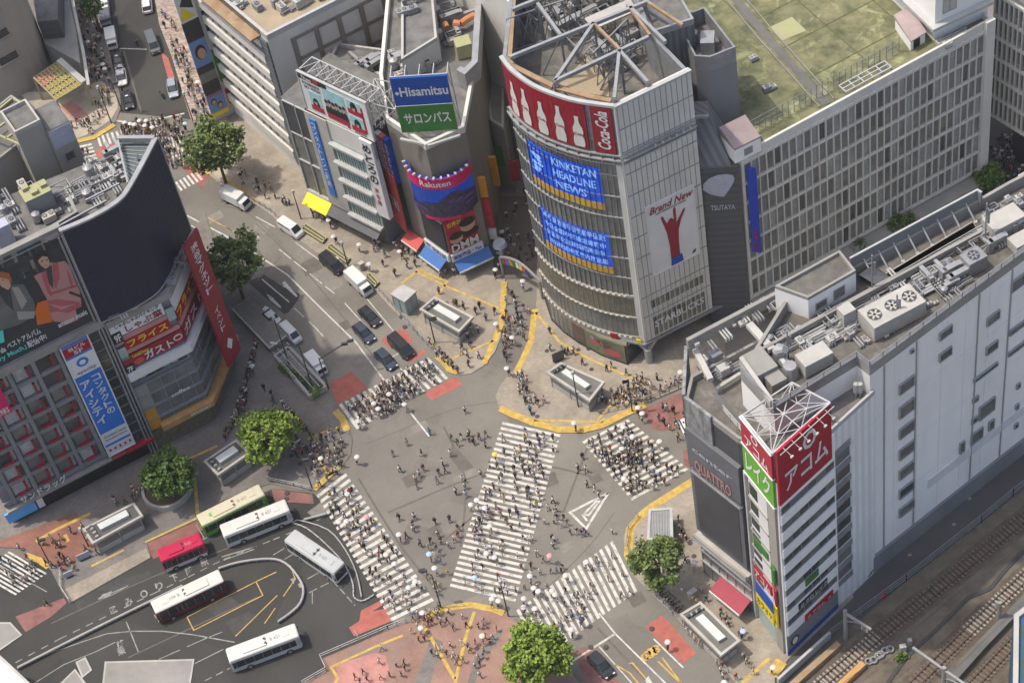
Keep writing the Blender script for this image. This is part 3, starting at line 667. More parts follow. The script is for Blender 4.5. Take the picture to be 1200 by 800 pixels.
scr((634, 241), (720, 320), ['screen_blue', 'screen_yellow', 'screen_white', 'screen_white', 'blue_deep'], [('最新東京都内関東甲信越', .05, .96), ('今日全国中継番組速報中', .06, .95), ('気温変化注意情報掲示中', .08, .92), ('渋谷駅前地区案内放送局', .1, .95)], 'lower blue screen filled with rows of pale characters', False)
def f(m):
    QC.slab(m, 0, QC.L - .9, zz_, zz_ + hh_, 0, .3, 0); u = .3
    while u < QC.L - 2: QC.slab(m, u, u + .38, zz_ + hh_ * .5, zz_ + hh_ * .85, .3, .4, 1); u += .8
for zz_, hh_ in ((.05, .9), (9.4, .5), (5.0, .3)): part('shop_floor_band', T, ['beige_wall', 'cream_wall'], f)
mat('shop_inside', (.22, .19, .12), .5, c2=(.08, .08, .06), scale=1.6, detail=10)
part('shop_window', T, ['shop_inside'], lambda m: (QC.slab(m, .1, QC.L - .95, 5.3, 9.3, .02, .12)))
part('shop_window', T, ['glass_grey'], lambda m: (QC.slab(m, .1, QC.L - .95, 1.0, 4.9, .02, .12)))
mat('hoarding', (.13, .14, .10), .7, c2=(.22, .17, .13), scale=.25, detail=4)
part('ground_floor', T, ['hoarding', 'black_sign', 'pink_dark'], lambda m: (m.prism([G2(*p) for p in ((640, 350), (648, 375), (662, 389), (680, 402), (708, 417), (737, 427), (741, 398), (705, 330))], 0, 4.2, 0), ))
GB = Curve([G2(*p) for p in ((640, 350), (648, 375), (662, 389), (680, 402), (708, 417), (737, 427))])
mat('art_green', (.08, .11, .06), .6, c2=(.20, .20, .13), scale=.6); mat('art_brown', (.07, .045, .04), .5, c2=(.14, .09, .08), scale=.5)
def f(m):
    L = GB.L; GB.slab(m, 0, L * .5, .3, 4.1, 0, .1, 0); GB.slab(m, L * .5, L * .63, .3, 4.1, 0, .12, 1); GB.slab(m, L * .63, L * .985, .3, 4.1, 0, .12, 2)
    for a, z, ru, rz, mi in ((.72, 2.4, 1.0, .6, 3), (.80, 2.9, 1.2, .7, 4), (.88, 1.6, 1.4, .8, 3), (.70, 3.3, .4, .4, 5)): m.poly([GB.P(u, zz, .16) for u, zz in ell(L * a, z, ru, rz)], mi)
    for k in range(9): GB.slab(m, L * k / 18, L * k / 18 + .06, .3, 4.1, .1, .16, 5)
    GB.slab(m, 0, L, 0, .3, 0, .25, 6)
part('hoarding', T, ['glass_grey', 'art_brown', 'art_green', 'pink_dark', 'art_brown', 'metal', 'black_sign'], f, 'street-level hoarding with brown and green artwork')
part('entrance', T, ['glass', 'metal_dark'], lambda m: (m.prism([GB.pts[-1].to_tuple(), QS.P(3.0, 0, -3)[:2], QS.P(QS.L + 5.5, 0, -3)[:2], QS.P(QS.L + 5, 0, -10)[:2], GB.pts[-2].to_tuple()], 0, 3.9, 0), [QS.slab(m, u, u + .12, .1, 3.8, -3, -2.85, 1) for u in (4.5, 6, 7.5, 9, 10.5)]))
part('column', T, ['metal'], lambda m: (m.cyl((*G2(761, 424), 0), (*G2(761, 424), 3.0), .55, 12), m.beam((*G2(761, 424), 2.6), (*QC.P(QC.L - 1.6, 0)[:2], 4.4), .5), m.beam((*G2(761, 424), 2.6), (*QS.P(2.0, 0)[:2], 4.4), .5)))
part('soffit', T, ['metal_grey'], lambda m: (m.prism([QC.P(QC.L - 3.5, 0, .5)[:2], QC.P(QC.L, 0, .7)[:2], QS.P(QS.L + 6.5, 0, .5)[:2], QS.P(QS.L + 6.5, 0, -7)[:2], QC.P(QC.L - 3.5, 0, -6)[:2]], 3.95, 4.28)))
def f(m):
    m.text('STARBUCKS', QS.fn(.5), *[QS.hit(766, 380)[0], QS.hit(823, 352)[0]], 2.5, 3.9, 0)
part('sign', T, ['white_sign'], f)
def f(m):
    QC.slab(m, QC.L - 5.0, QC.L - 4.0, 0, 1.0, .4, .5, 1); m.text('TSUTAYA', QC.fn(.56), QC.L - 3.6, QC.L - 1.4, .3, .75, 0)
part('sign', T, ['white_sign', 'red_sign', 'yellow_sign'], f)
def f(m):
    QC.slab(m, QC.L - 1.3, QC.L - .6, 0, .7, .4, .55, 2)
part('sign', T, ['white_sign', 'red_sign', 'yellow_sign'], f)
QS2 = QFace(QS.P(0, 0, .21), QS.P(QS.L, 0, .21)); wins(T, [(QS2, (1.3 + i * .78, 1.3 + i * .78 + .7, z0, z1)) for i in range(11) for z0, z1 in ((6.4, 8.3), (.5, 4.7))], 'stone_panel', ('glass', 'glass_grey', 'shop_inside'), .05, .12)
def f(m, fc, o):
    u0, u1, z0, z1 = QS.quadpx((755.5, 242.5), (817.5, 294)); w = u1 - u0; h = z1 - z0; X = lambda a: u0 + w * a; Z = lambda b: z0 + h * b
    m.text('Brand New', QS.fn(o + .05), X(.05), X(.97), Z(.87), Z(.97), 2, slant=.25); m.text('NEW GENERATION SPECIAL', QS.fn(o + .05), X(.18), X(.84), Z(.835), Z(.86), 3)
    hand = [(.40, .02), (.60, .02), (.60, .30), (.62, .48), (.70, .62), (.78, .70), (.80, .745), (.765, .745), (.66, .66), (.585, .60), (.60, .66), (.60, .80), (.575, .835), (.545, .80), (.54, .66), (.49, .70), (.44, .69), (.40, .65), (.37, .68), (.325, .77), (.29, .78), (.275, .755), (.33, .62), (.37, .50), (.40, .30)]
    decal(m, QS, o, [(X(a), Z(b)) for a, b in hand], 2); decal(m, QS, o + .03, [(X(a), Z(b)) for a, b in ((.385, .005), (.66, .005), (.64, .12), (.40, .12))], 4)
    decal(m, QS, o + .03, [(X(a), Z(b)) for a, b in ((.85, .03), (.93, .05), (.95, .09), (.88, .07))], 3)
u0, u1, z0, z1 = QS.quadpx((755.5, 242.5), (817.5, 294))
board(T, QS, u0, u1, z0, z1, 'white_sign', .1, .22, 'poster', 'white poster with a raised red hand and red title', 'white_sign', f, ('red_film', 'black_sign', 'blue_sign'))
# grey annex with the shell sign, louvre and cores behind
SF0 = G2(868, 182, 34); SF0 = SF0 + (G2(868, 182, 34) - G2(1163, 22, 34)).normalized() * .3
ua, ub = QS.L + .05, QS.hit(869, 260)[0]
AF = Face(QS.P(ua, 0, -.35), SF0); zt = AF.hit(820, 198)[1]
A = thing('office_annex', 'slim dark grey annex with a pale shell emblem beside the stone face', 'building', (*AF.P(3, 0)[:2], 0))
part('wall', A, ['dark_panel', 'roof_grey'], lambda m: m.prism([AF.P(0, 0)[:2], AF.P(AF.L, 0)[:2], AF.P(AF.L, 0, -9)[:2], AF.P(0, 0, -9)[:2]], 0, zt, 0, 1))
part('louvre_screen', A, ['rib_grey', 'metal'], lambda m: (m.hexa([AF.P(0, zt, -.3), AF.P(AF.L - 1, zt, -.3), AF.P(AF.L - 1, zt, -6), AF.P(0, zt, -6)], [AF.P(0, zt + 6.5, -3), AF.P(AF.L - 3.6, zt + 6.5, -3), AF.P(AF.L - 3.6, zt + 6.5, -6), AF.P(0, zt + 6.5, -6)], 0),
     m.beam(AF.P(0, zt + 6.7, -2.9), AF.P(AF.L - 3.6, zt + 6.7, -2.9), .4, mi=1)))
def f(m):
    c = AF.hit(842, 218); pts = [(-2.1, -.5), (-1.2, -1.4), (0, -1.9), (.6, -2.0), (1.1, -1.2), (1.9, .3), (2.2, 1.3), (2.0, 2.0), (1.2, 2.3), (0, 2.2), (-1.2, 1.6), (-2.0, .6)]
    m.poly([AF.P(c[0] + a, c[1] + b, .1) for a, b in pts], 0)
    t0, t1 = AF.hit(833, 246), AF.hit(861, 233); m.text('TSUTAYA', AF.fn(.1), t0[0], t1[0], c[1] - 4.6, c[1] - 3.6, 0)
part('sign', A, ['lavender'], f)
C1 = Face(G(765, 37, 49), G(813, 22, 49))
K1 = thing('service_core', 'grey ribbed service core rising behind the open steel roof frames', 'building', (*C1.P(2, 0)[:2], 0))
part('wall', K1, ['rib_grey', 'roof_grey'], lambda m: m.prism([C1.P(0, 0)[:2], C1.P(C1.L, 0)[:2], C1.P(C1.L, 0, -14)[:2], C1.P(0, 0, -14)[:2]], 0, 48, 0, 1))
part('parapet', K1, ['metal'], lambda m: m.wallring([C1.P(0, 0)[:2], C1.P(C1.L, 0)[:2], C1.P(C1.L, 0, -14)[:2], C1.P(0, 0, -14)[:2]], 48, 49, .3))
C2 = Face(G(832, 67, 46), G(862, 55, 46))
K2 = thing('stair_tower', 'plain grey stair tower with open top between tower and green roof', 'building', (*C2.P(2, 0)[:2], 0))
c2p = [C2.P(0, 0)[:2], C2.P(C2.L, 0)[:2], C2.P(C2.L, 0, -9)[:2], C2.P(-.6, 0, -9)[:2], C2.P(-1.6, 0, -1.2)[:2]]
part('wall', K2, ['grey_wall', 'roof_grey'], lambda m: m.prism(c2p, 0, 43.5, 0, 1))
part('parapet', K2, ['metal_grey'], lambda m: m.wallring(c2p, 43.5, 46, .25))
part('water_tank', K2, ['metal', 'rust'], lambda m: (m.box(C2.P(1.6, 0, -4)[:2], 1.8, 2.4, 43.5, 45.6, C2.u.angle_signed(Vector((1, 0))) * -1), m.cyl(C2.P(.4, 43.5, -6), C2.P(.4, 45.4, -6), .7, 10)))
# open roof steelwork
def node(x, y, z=HQ + .6): return G(x, y, z)
bars = [((650, 96), (696, 28)), ((650, 96), (726, 60)), ((726, 60), (760, 44)), ((696, 28), (597, 68)), ((726, 60), (720, 116)), ((726, 60), (759, 97)), ((696, 28), (760, 2)),
        ((630, 5), (657, 42)), ((600, 12), (650, -8)), ((735, 6), (780, 50))]
fr = thing('roof_truss', 'open grey steel roof frame standing above the curved glass tower', 'steel frame', G(690, 60, 40))
for a, b in bars: part('girder', fr, ['metal'], lambda m: m.beam(node(*a), node(*b), .42, .55))
for a, b in [((696, 28), (728, 60)), ((735, 6), (762, 42)), ((745, -6), (800, 30))]: part('girder', fr, ['rust'], lambda m: m.beam(node(*a), node(*b), .35, .45))
for a in [(696, 28), (726, 60), (650, 96), (759, 97), (720, 116), (657, 42), (630, 5)]:
    p = node(*a); q = p.copy(); q.z = zq(40); part('post', fr, ['metal_grey'], lambda m: m.beam(q, p, .3))
    for dx in (-3, 3): part('brace', fr, ['metal_grey'], lambda m: m.beam((p.x + dx, p.y + 1.5, zq(40)), p, .18))
tr = random.Random(9)
for a, b, n_ in (((600, 60), (690, 30), 7), ((610, 20), (690, 5), 6), ((740, 60), (700, 100), 5), ((640, -5), (740, -15), 6)):
    def f(m):
        for i in range(n_):
            p, q = G(*a, 44.4).lerp(G(*b, 44.4), i / n_), G(*a, 44.4).lerp(G(*b, 44.4), (i + 1) / n_); pt, qt = p + Vector((0, 0, 5.6)), q + Vector((0, 0, 5.6)); m.beam(pt, qt, .2); m.beam(p, pt, .16); m.beam(p, qt, .13); m.beam(pt, q, .13); m.beam(p, q, .16)
    part('truss', fr, ['metal_grey'], f)
part('walkway', fr, ['rust'], lambda m: [m.path([G2(590, 66, 50), G2(604, 78, 50), G2(650, 101, 50), G2(690, 112, 50), G2(716, 117, 50)], .7, 49.7, h=.25), m.path([G2(597, 66, 50), G2(600, 20, 50), G2(604, -30, 50)], .6, 49.7, h=.25)])
# ---------------------------------------------------------------- department store with the green roof
HS = 34; SF = Face(G(868, 182, HS), G(1163, 22, HS))
back = (G2(900, 45, HS) - G2(968, 122, HS)).normalized(); back = Vector((-SF.n.x, -SF.n.y)) * .97 + back * .03
D = thing('department_store', 'wide department store with gridded facade and patchy green rooftop lawn', 'building', (*SF.P(20, 0)[:2], 0))
sp = [SF.A, SF.B, SF.B + back * 75, SF.A + back * 75 - SF.u * 14]
part('wall', D, ['cream_wall', 'turf'], lambda m: m.prism(sp, 0, HS - 1.0, 0, 1))
part('parapet', D, ['cream_wall'], lambda m: m.wallring(sp, HS - 1.0, HS, .35))
nb = 33; z0 = 5.6
def f(m):
    for i in range(nb + 1): u = .2 + (SF.L - 1.6) * i / nb; SF.slab(m, u - .085, u + .085, z0, HS - 1.2, 0, .26)
    for j in range(8): z = z0 + (HS - 1.6 - z0) * j / 7; SF.slab(m, 0, SF.L - 1.2, z - .26, z + .2, 0, .22)
    SF.slab(m, SF.L - 1.4, SF.L + .1, 3, HS + .3, 0, .6)
part('facade_grid', D, ['cream_wall'], f)
mat('pane_mid', (.17, .175, .16), .4, noise=.25, scale=.6); mat('pane_pale', (.26, .28, .26), .4, noise=.2, scale=.6); mat('pane_yellow', lin(150, 125, 60), .5, noise=.3)
wins(D, [(SF, r) for r in grid(.2, SF.L - 1.4, nb, z0, HS - 1.6, 7, .22, .2)], 'metal', ('pane_mid', 'pane_mid', 'pane_mid', 'blind_dark', 'pane_pale', 'glass_grey', 'pane_mid', 'glass', 'pane_pale'), .06, .1)
def f(m):
    SF.slab(m, 0, SF.L, 4.2, 4.9, 0, 2.2, 0); SF.slab(m, 28, 38, 3.0, 3.4, 2.2, 2.6, 1)
part('canopy', D, ['concrete', 'metal_white'], f)
part('shopfront', D, ['shop_inside'], lambda m: SF.slab(m, 1, SF.L - 2, .3, 4.1, 0, .1))
def f(m):
    m.hexa([(*SF.P(3.9, 0, -2)[:2], HS - 1), (*SF.P(5.0, 0, -2)[:2], HS - 1), (*(SF.P(5.0, 0)[:2]), HS - 1), (*(SF.P(3.9, 0)[:2]), HS - 1)], [(*SF.P(3.9, 0, -2)[:2], HS - 1), (*SF.P(5.0, 0, -2)[:2], HS - 1), (*(SF.P(5.0, 0)[:2]), HS - 1), (*(SF.P(3.9, 0)[:2]), HS - 1)], 0) if False else None
    a = G2(969, 122, HS - 1); b = G2(900, 45, HS - 1); c = G2(850, -15, HS - 1)
    m.path([a, b, c], 1.2, HS - .99, 0, h=.04); o = Vector((-SF.u.x, -SF.u.y))
    for s in (-1.2, 1.2): m.path([a - o * s, b - o * s, c - o * s], .12, HS - 1, 1, h=.3)
part('drain_channel', D, ['concrete_dark', 'concrete'], f)
mat('turf_pale', (.30, .29, .165), .9, c2=(.33, .33, .16), scale=.8)
part('roof_mat', D, ['turf_pale'], lambda m: [m.poly([G(*p, HS - .96) for p in q][::-1]) for q in ([(900, 33), (928, 20), (945, 36), (916, 48)],)])
mat('lawn_seam', (.085, .09, .045), .9, noise=.3, scale=1)
def f(m):
    o = Vector((-SF.n.x, -SF.n.y))
    for k in range(4): m.path([SF.A + o * 5 + SF.u * (16 + k * 8), SF.A + o * 70 + SF.u * (16 + k * 8)], .16, HS - .965)
    for k in range(8): m.path([SF.A + o * (7 + k * 7) + SF.u * 16, SF.A + o * (7 + k * 7) + SF.u * 40], .16, HS - .962)
part('lawn_seams', D, ['lawn_seam'], f)
# roof fences, each a thing
def fence(pts, z, h, label, step=1.4, m='metal_grey', rails=3, w=.06, cat='fence', name='fence', group=None):
    P = [Vector(p[:2]) for p in pts]; t = thing(name, label, cat, (*P[0], z), group); mb = MB()
    for k in range(rails):
        zz = z + h * (k + 1) / rails
        for a, b in zip(P[:-1], P[1:]): mb.beam((a.x, a.y, zz), (b.x, b.y, zz), w)
    
    for a, b in zip(P[:-1], P[1:]):
        n = max(1, int((b - a).length / step))
        for i in range(n + 1): c = a.lerp(b, i / n); mb.box(c, w * 1.3, w * 1.3, z, z + h)
    mb.build('panels', m, t); return t
fo = SF.P(0, 0, -3.4)
fence([SF.P(.5, 0, -3.0), SF.P(13.5, 0, -3.0)], HS - 1, 2.6, 'mesh fence on the green roof, left of the drain channel', .9)
fence([SF.P(14.5, 0, -3.2), SF.P(25, 0, -3.2), SF.P(28.5, 0, -3.6)], HS - 1, 2.6, 'mesh fence on the green roof, right of the drain channel', .9)
def f(m):
    for k in range(6): SF2 = SF; m.beam(SF.P(17.5 + k * 1.5, HS + .3, -.7), SF.P(17.5 + k * 1.5, HS + .3, -2.2), .14)
    for o in (-.7, -1.45, -2.2): m.beam(SF.P(17.5, HS + .3, o), SF.P(25, HS + .3, o), .16)
    for u in (17.5, 21, 25):
        for o in (-.7, -2.2): m.beam(SF.P(u, HS - 1, o), SF.P(u, HS + .3, o), .12)
tt = thing('roof_gondola_frame', 'white lattice frame lying on the edge of the green roof', 'steel frame', SF.P(20, HS - 1, -1.5)); part('lattice', tt, ['metal_white'], f)
PF = Face(G(1095, 48, HS - 1), G(1150, 22, HS - 1))
ph = thing('penthouse', 'plain white rooftop penthouse with ledge at the end of the green roof', 'building', PF.P(2, HS - 1))
php = [PF.P(0, 0)[:2], PF.P(PF.L + 1, 0)[:2], PF.P(PF.L + 1, 0, -18)[:2], PF.P(0, 0, -18)[:2]]
part('wall', ph, ['white_wall', 'roof_grey'], lambda m: m.prism(php, HS - 1, HS + 10, 0, 1))
part('ledge', ph, ['metal_white'], lambda m: m.wallring([PF.P(-.9, 0, .9)[:2], PF.P(PF.L + 1.2, 0, .9)[:2], PF.P(PF.L + 1.2, 0, -18)[:2], PF.P(-.9, 0, -18)[:2]], HS + 1.6, HS + 2.1, .88))
wins(ph, [(PF, (1.2, 3.4, HS + 3.2, HS + 5.6))], 'metal', ('blind',), .1, .1, 1)
SH = Face(G(1049, 34, HS - 1), G(1067, 60, HS - 1)); SHb = Face(G(1067, 60, HS - 1), G(1084, 50, HS - 1))
sh = thing('roof_shed', 'small white shed with faded pink roof on the green rooftop', 'shed', (*SHb.A, HS - 1))
a, b, c = SH.A, SH.B, SHb.B; d = a + (c - b)
part('wall', sh, ['white_wall'], lambda m: m.prism([a, b, c, d], HS - 1, HS + .9, 0))
mat('faded_pink', (.30, .235, .225), .8); part('roof', sh, ['faded_pink'], lambda m: m.hexa([(*(p + (p - (a + c) / 2) * .12), HS + .9) for p in (a, b, c, d)], [(*(p + (p - (a + c) / 2) * .1), HS + .9 + (.5 if k in (0, 3) else .15)) for k, p in enumerate((a, b, c, d))]))
part('door', sh, ['black_sign'], lambda m: SHb.slab(m, .5, 1.6, HS - .9, HS + .7, 0, .06))
HB = Face(G(861, 178, HS + 1.2), G(893, 162, HS + 1.2)); hp = [HB.P(0, 0)[:2], HB.P(4.0, 0)[:2], HB.P(4.0, 0, -3.6)[:2], HB.P(0, 0, -3.6)[:2]]
hbx = thing('roof_hut', 'white gabled hut with faded roof at the left end of the green roof', 'shed', (*HB.P(2, 0)[:2], HS - 1))
part('wall', hbx, ['white_wall'], lambda m: m.prism(hp, HS - 1, HS + 1.4, 0)); part('roof', hbx, ['faded_pink'], lambda m: m.hexa([(*p[:2], HS + 1.4) for p in hp], [(hp[0][0], hp[0][1], HS + 1.7), (hp[1][0], hp[1][1], HS + 1.7), (hp[2][0], hp[2][1], HS + 2.8), (hp[3][0], hp[3][1], HS + 2.8)])); part('vent', hbx, ['metal_grey'], lambda m: HB.slab(m, 1.4, 2.7, HS - .4, HS + .8, 0, .06))
# blue vertical banner on the left end of the store
BN = Face(SF.P(.5, 0, .5), SF.P(1.7, 0, 1.7))
bt = part('banner', D, ['blue_deep', 'red_sign', 'white_sign'], lambda m: (BN.slab(m, 0, 1.25, 15.5, 32, 0, .3, 0), m.vtext('本館入口', BN.fn(.36), .25, 1.0, 20, 16, 1)), 'tall blue banner at the left end of the facade')
# pillar with a blue band at the store foot
p = G2(1023, 281, 0)
t = thing('vent_column', 'pale round vent column with a blue band beside the rooftop trees', 'column', (*p, 0))
part('shaft', t, ['cream_wall', 'sky_sign'], lambda m: (m.cyl((*p, 0), (*p, 4.6), 1.0, 18, 0), m.cyl((*p, 2.2), (*p, 3.4), 1.03, 18, 1, cap=False)))
# second store block at the far right
JF = Face(G(1167, 12, 30), G(1235, 52, 30))
j = thing('department_store', 'grey gridded building in the top right corner across the lane', 'building', (*JF.P(3, 0)[:2], 0))
part('wall', j, ['grey_wall', 'roof_grey'], lambda m: m.prism([JF.P(0, 0)[:2], JF.P(JF.L, 0)[:2], JF.P(JF.L, 0, -20)[:2], JF.P(0, 0, -20)[:2]], 10, 34, 0, 1))
part('lower_wall', j, ['dark_wall'], lambda m: m.prism([JF.P(2, 0, -3)[:2], JF.P(JF.L, 0, -3)[:2], JF.P(JF.L, 0, -20)[:2], JF.P(2, 0, -20)[:2]], 0, 10, 0))
def f(m):
    for i in range(13): u = JF.L * i / 12; JF.slab(m, u - .1, u + .1, 10, 33, 0, .4)
    for k in range(7): z = 10 + 3.8 * k; JF.slab(m, 0, JF.L, z, z + .5, 0, .34)
part('facade_grid', j, ['cream_wall'], f)
wins(j, [(JF, r) for r in grid(0, JF.L, 12, 10, 34, 6, .25, .3)], 'metal', ('glass_grey', 'blind_dark'), .05, .1)
# ---------------------------------------------------------------- railway-side block (right)
HK = 42; HL = 37.6
RF = Face(G(923, 768), G(1004, 690)); NF = Face(G(887, 720), G(923, 768)); SFk = Face(G(826, 670), G(887, 720))
BF = Face(RF.P(15.6, 0, 0), RF.P(15.6, 0, 0) + Vector((*(G2(1200, 530) - G2(1030, 662)), 0)).normalized() * 34)
BF = Face(G(1019, 432, HK), G(1200, 297, HK)); BF = Face(BF.A, BF.P(36, 0))
K = thing('railway_block', 'long white railway-side block with crowded roof and blank panelled wall', 'building', (*RF.P(8, 0)[:2], 0))
pA = NF.A; pB = RF.A; pC = RF.P(16.9, 0)[:2]; inn = G2(1004, 420, HK); cL = G2(907, 480, HK); 
bk0 = G2(806, 409, HK); bk1 = G2(1180, 216, HK); bkd = (bk1 - bk0).normalized(); bk2 = bk0 + bkd * 75
lo = [SFk.A, SFk.B, pB, Vector(pC), Vector(pC) + Vector((-RF.n.x, -RF.n.y)) * 3, G2(830, 420, HL)]
hi = [G2(868, 437, HK), cL, inn, BF.A, BF.B, bk1 + bkd * 12, bk1, G2(1148, 228, 43), G2(996, 309, 43), G2(925, 345, HK)]
mid = [G2(806, 409, 39), G2(838, 470, 39), G2(890, 520, 39), G2(930, 470, 39), G2(925, 345, 39)]
part('wall', K, ['white_wall', 'roof_brown'], lambda m: m.prism(hi, 0, HK - 1.3, 0, 1))
part('parapet', K, ['concrete'], lambda m: m.wallring(hi, HK - 1.3, HK + .4, .4))
part('lower_wall', K, ['corrugated', 'roof_grey'], lambda m: m.prism([NF.P(0, 0, -.05)[:2], pB, pC, Vector(pC) + Vector((-RF.n.x, -RF.n.y)) * 8, G2(907, 470, HK)], 0, HL - .5, 0, 1))
part('parapet', K, ['metal_white'], lambda m: (RF.slab(m, 9, 16.9, HL - .5, HL + .3, -.3, 0)))
part('west_wing', K, ['dark_wall', 'roof_brown'], lambda m: m.prism([SFk.A, SFk.P(8.6, 0)[:2], NF.P(0, 0, -.3)[:2], G2(907, 470, HK), G2(925, 345, HK), bk0], 0, 36, 0, 1))
part('west_parapet', K, ['concrete'], lambda m: m.wallring([SFk.A, SFk.P(8.6, 0)[:2], NF.P(0, 0, -.3)[:2], G2(907, 470, HK), G2(925, 345, HK), bk0], 36, 37, .35))
def f(m):                                              # railings along the high parapet
    for k in range(4):
        z = HK + .4 + .3 * k
        for a, b in ((cL, inn), (inn, BF.A), (BF.A, BF.B), (cL, hi[0])): m.beam((*a, z), (*b, z), .09)
    for a, b in ((cL, inn), (BF.A, BF.B)):
        n = int((b - a).length / 2)
        for i in range(n + 1): c = a.lerp(b, i / n); m.box(c, .1, .1, HK + .4, HK + 1.4)
part('railing', K, ['metal_grey'], f)
mat('joint_pale', (.64, .63, .61), .7, noise=.1); mat('wall_stain', (.60, .595, .59), .7, noise=.1)
# bands of windows on the railway face
def f(m):
    for k in range(9):
        z = 4.6 + k * 3.45; RF.slab(m, .15, 9.6, z, z + 1.75, 0, .22, 0); RF.slab(m, .15, 9.6, z + 1.62, z + 1.7, 0, .16, 0)
    RF.slab(m, .1, 9.6, 33.6, HL - .5, 0, .25, 0)
part('spandrels', K, ['white_wall'], f)
it = []
for k in range(8):
    z = 6.25 + k * 3.45
    for i in range(6): it.append((RF, (.4 + i * 1.52, .4 + i * 1.52 + 1.5, z + .12, z + 1.78)))
    it.append((RF, (9.85, 12.3, z - .2, z + 2.2)))
wins(K, it, 'metal_grey', ('glass', 'glass', 'glass_grey', 'glass', 'blind_dark'), .04, .08)
for k in range(9): part('balcony', K, ['metal_grey'], lambda m: RF.slab(m, 9.8, 12.4, 4.7 + k * 3.45, 5.7 + k * 3.45, .05, .2))
bw = []
for ya, yb in ((451, 462.5), (477.5, 490.5), (503, 514.5), (527, 539), (551, 562), (574, 584.5), (596, 606)): a = BF.hit(1053, ya); bw.append((BF, (a[0], BF.hit(1070, ya)[0], BF.hit(1053, yb)[1], a[1])))
for x0, x1, ya, yb in ((1100, 1114, 415, 424), (1181, 1200, 412.5, 417.5), (1140.5, 1167, 443.8, 448), (1147, 1164.5, 477, 492), (1139, 1145.5, 467, 472.5), (1138, 1144, 491, 497), (1158, 1164, 494, 504), (1137.5, 1150.5, 509, 520.5), (1124, 1129.5, 519, 531), (1190.5, 1194.5, 450, 455.5), (1189.5, 1193, 474, 479.5), (1188, 1192, 497, 502),
    (1185, 1200, 330, 342), (1156, 1170, 372.5, 382), (1182.5, 1200, 387, 393), (1100, 1114.5, 390, 399), (1155, 1168, 407, 416), (1066, 1070, 410, 414)):
    a = BF.hit(x0, ya); b = BF.hit(x0, yb); bw.append((BF, (a[0], BF.hit(x1, ya)[0], b[1], a[1])))
wins(K, bw, 'metal', ('glass', 'glass_grey', 'blind_dark'), .09, .28)
for u_, w_ in ((2.2, .12), (7.4, .1), (17.6, .14), (23.1, .1)): part('drain_pipe', K, ['metal'], lambda m: BF.slab(m, u_, u_ + w_, 3.5, HK - 1.3, .03, .16))
def f(m):
    for z in (12.5, 22, 31.5): BF.slab(m, 0, BF.L, z, z + .05, 0, .028, 0)
    u = 0
    while u < BF.L: BF.slab(m, u, u + .05, 3.5, HK - 1.4, 0, .03, 0); u += 3.9
    BF.slab(m, 0, BF.L, 0, 3.4, 0, .35, 1); BF.slab(m, 10, 28, 9.0, 10.8, 0, .14, 2)
part('panel_joints', K, ['joint_pale', 'grey_wall', 'wall_stain'], f)
def f(m):
    RF.slab(m, 0, 9.6, 0, 1.1, 0, .12, 0); RF.slab(m, 0, 9.6, 1.1, 4.6, 0, .1, 1)
part('base_panel', K, ['blue_sign', 'grey_wall'], f)
def f(m):
    RF.slab(m, 3.2, 8.4, 4.7, 5.9, .25, .4, 2); m.text('O アコム  →', RF.fn(.46), 3.5, 7.9, 4.95, 5.65, 3)
SG_ = ['blue_sign', 'grey_wall', 'red_sign', 'white_sign', 'black_sign', 'green_sign']; part('sign', K, SG_, f)
def f(m):
    RF.slab(m, 2.2, 7.5, 8.3, 9.6, .2, .3, 4); m.text('レイク', RF.fn(.36), 5.2, 7.4, 8.5, 9.4, 3); m.text('O クロ', RF.fn(.36), 2.5, 4.8, 8.5, 9.4, 3)
part('sign', K, SG_, f); part('sign', K, SG_, lambda m: RF.slab(m, 3.6, 6.0, 12.0, 13.4, .2, .3, 5))
def f(m):
    decal(m, RF, .14, ell(1.3, 2.4, .75, .95), 4); decal(m, RF, .18, ell(1.3, 2.4, .5, .7), 3)
part('sign', K, ['blue_sign', 'grey_wall', 'red_sign', 'white_sign', 'black_sign', 'green_sign'], f)
# narrow shop-sign face
def f(m):
    NF.slab(m, 1.0, 5.0, 5, 31.5, 0, .25, 0); NF.slab(m, 5.2, 6.8, 0, 31.5, 0, .3, 5)
    for k in range(7): NF.slab(m, 1.2, 2.9, 10 + 3.1 * k, 12.2 + 3.1 * k, .25, .32, 1)
    NF.slab(m, 1.0, 5.0, 11.3, 13.2, .32, .45, 2); m.text('アコム', NF.fn(.5), 1.3, 4.8, 11.5, 13.0, 0)
    NF.slab(m, 1.0, 5.0, 7.2, 9.6, .3, .42, 6); NF.slab(m, 1.0, 5.0, 4.6, 7.2, .3, .42, 3); m.text('カラオケ', NF.fn(.47), 1.2, 4.8, 5.2, 6.6, 1)
    NF.slab(m, 1.4, 4.6, 18.5, 20, .3, .42, 4)
    for k in range(5): NF.slab(m, .9, 5.1, 14.0 + k * 3.4, 14.35 + k * 3.4, .25, .4, 5)
    NF.slab(m, 1.1, 5.0, 0.4, 4.2, .1, .2, 7)
part('sign', K, ['white_sign', 'glass', 'red_sign', 'yellow_sign', 'green_sign', 'beige_wall', 'blue_sign', 'glass_teal'], f, 'stack of small shop signs on the narrow street corner')
VF = Face(NF.P(5.5, 0, .3), NF.P(6.6, 0, .55))
part('sign', K, ['lime_sign', 'red_bright', 'yellow_sign', 'black_sign', 'white_sign', 'green_sign'], lambda m: VF.slab(m, 0, 1.05, 15.5, 19, .0, .25, 5), 'lime green upright sign strip at the corner')
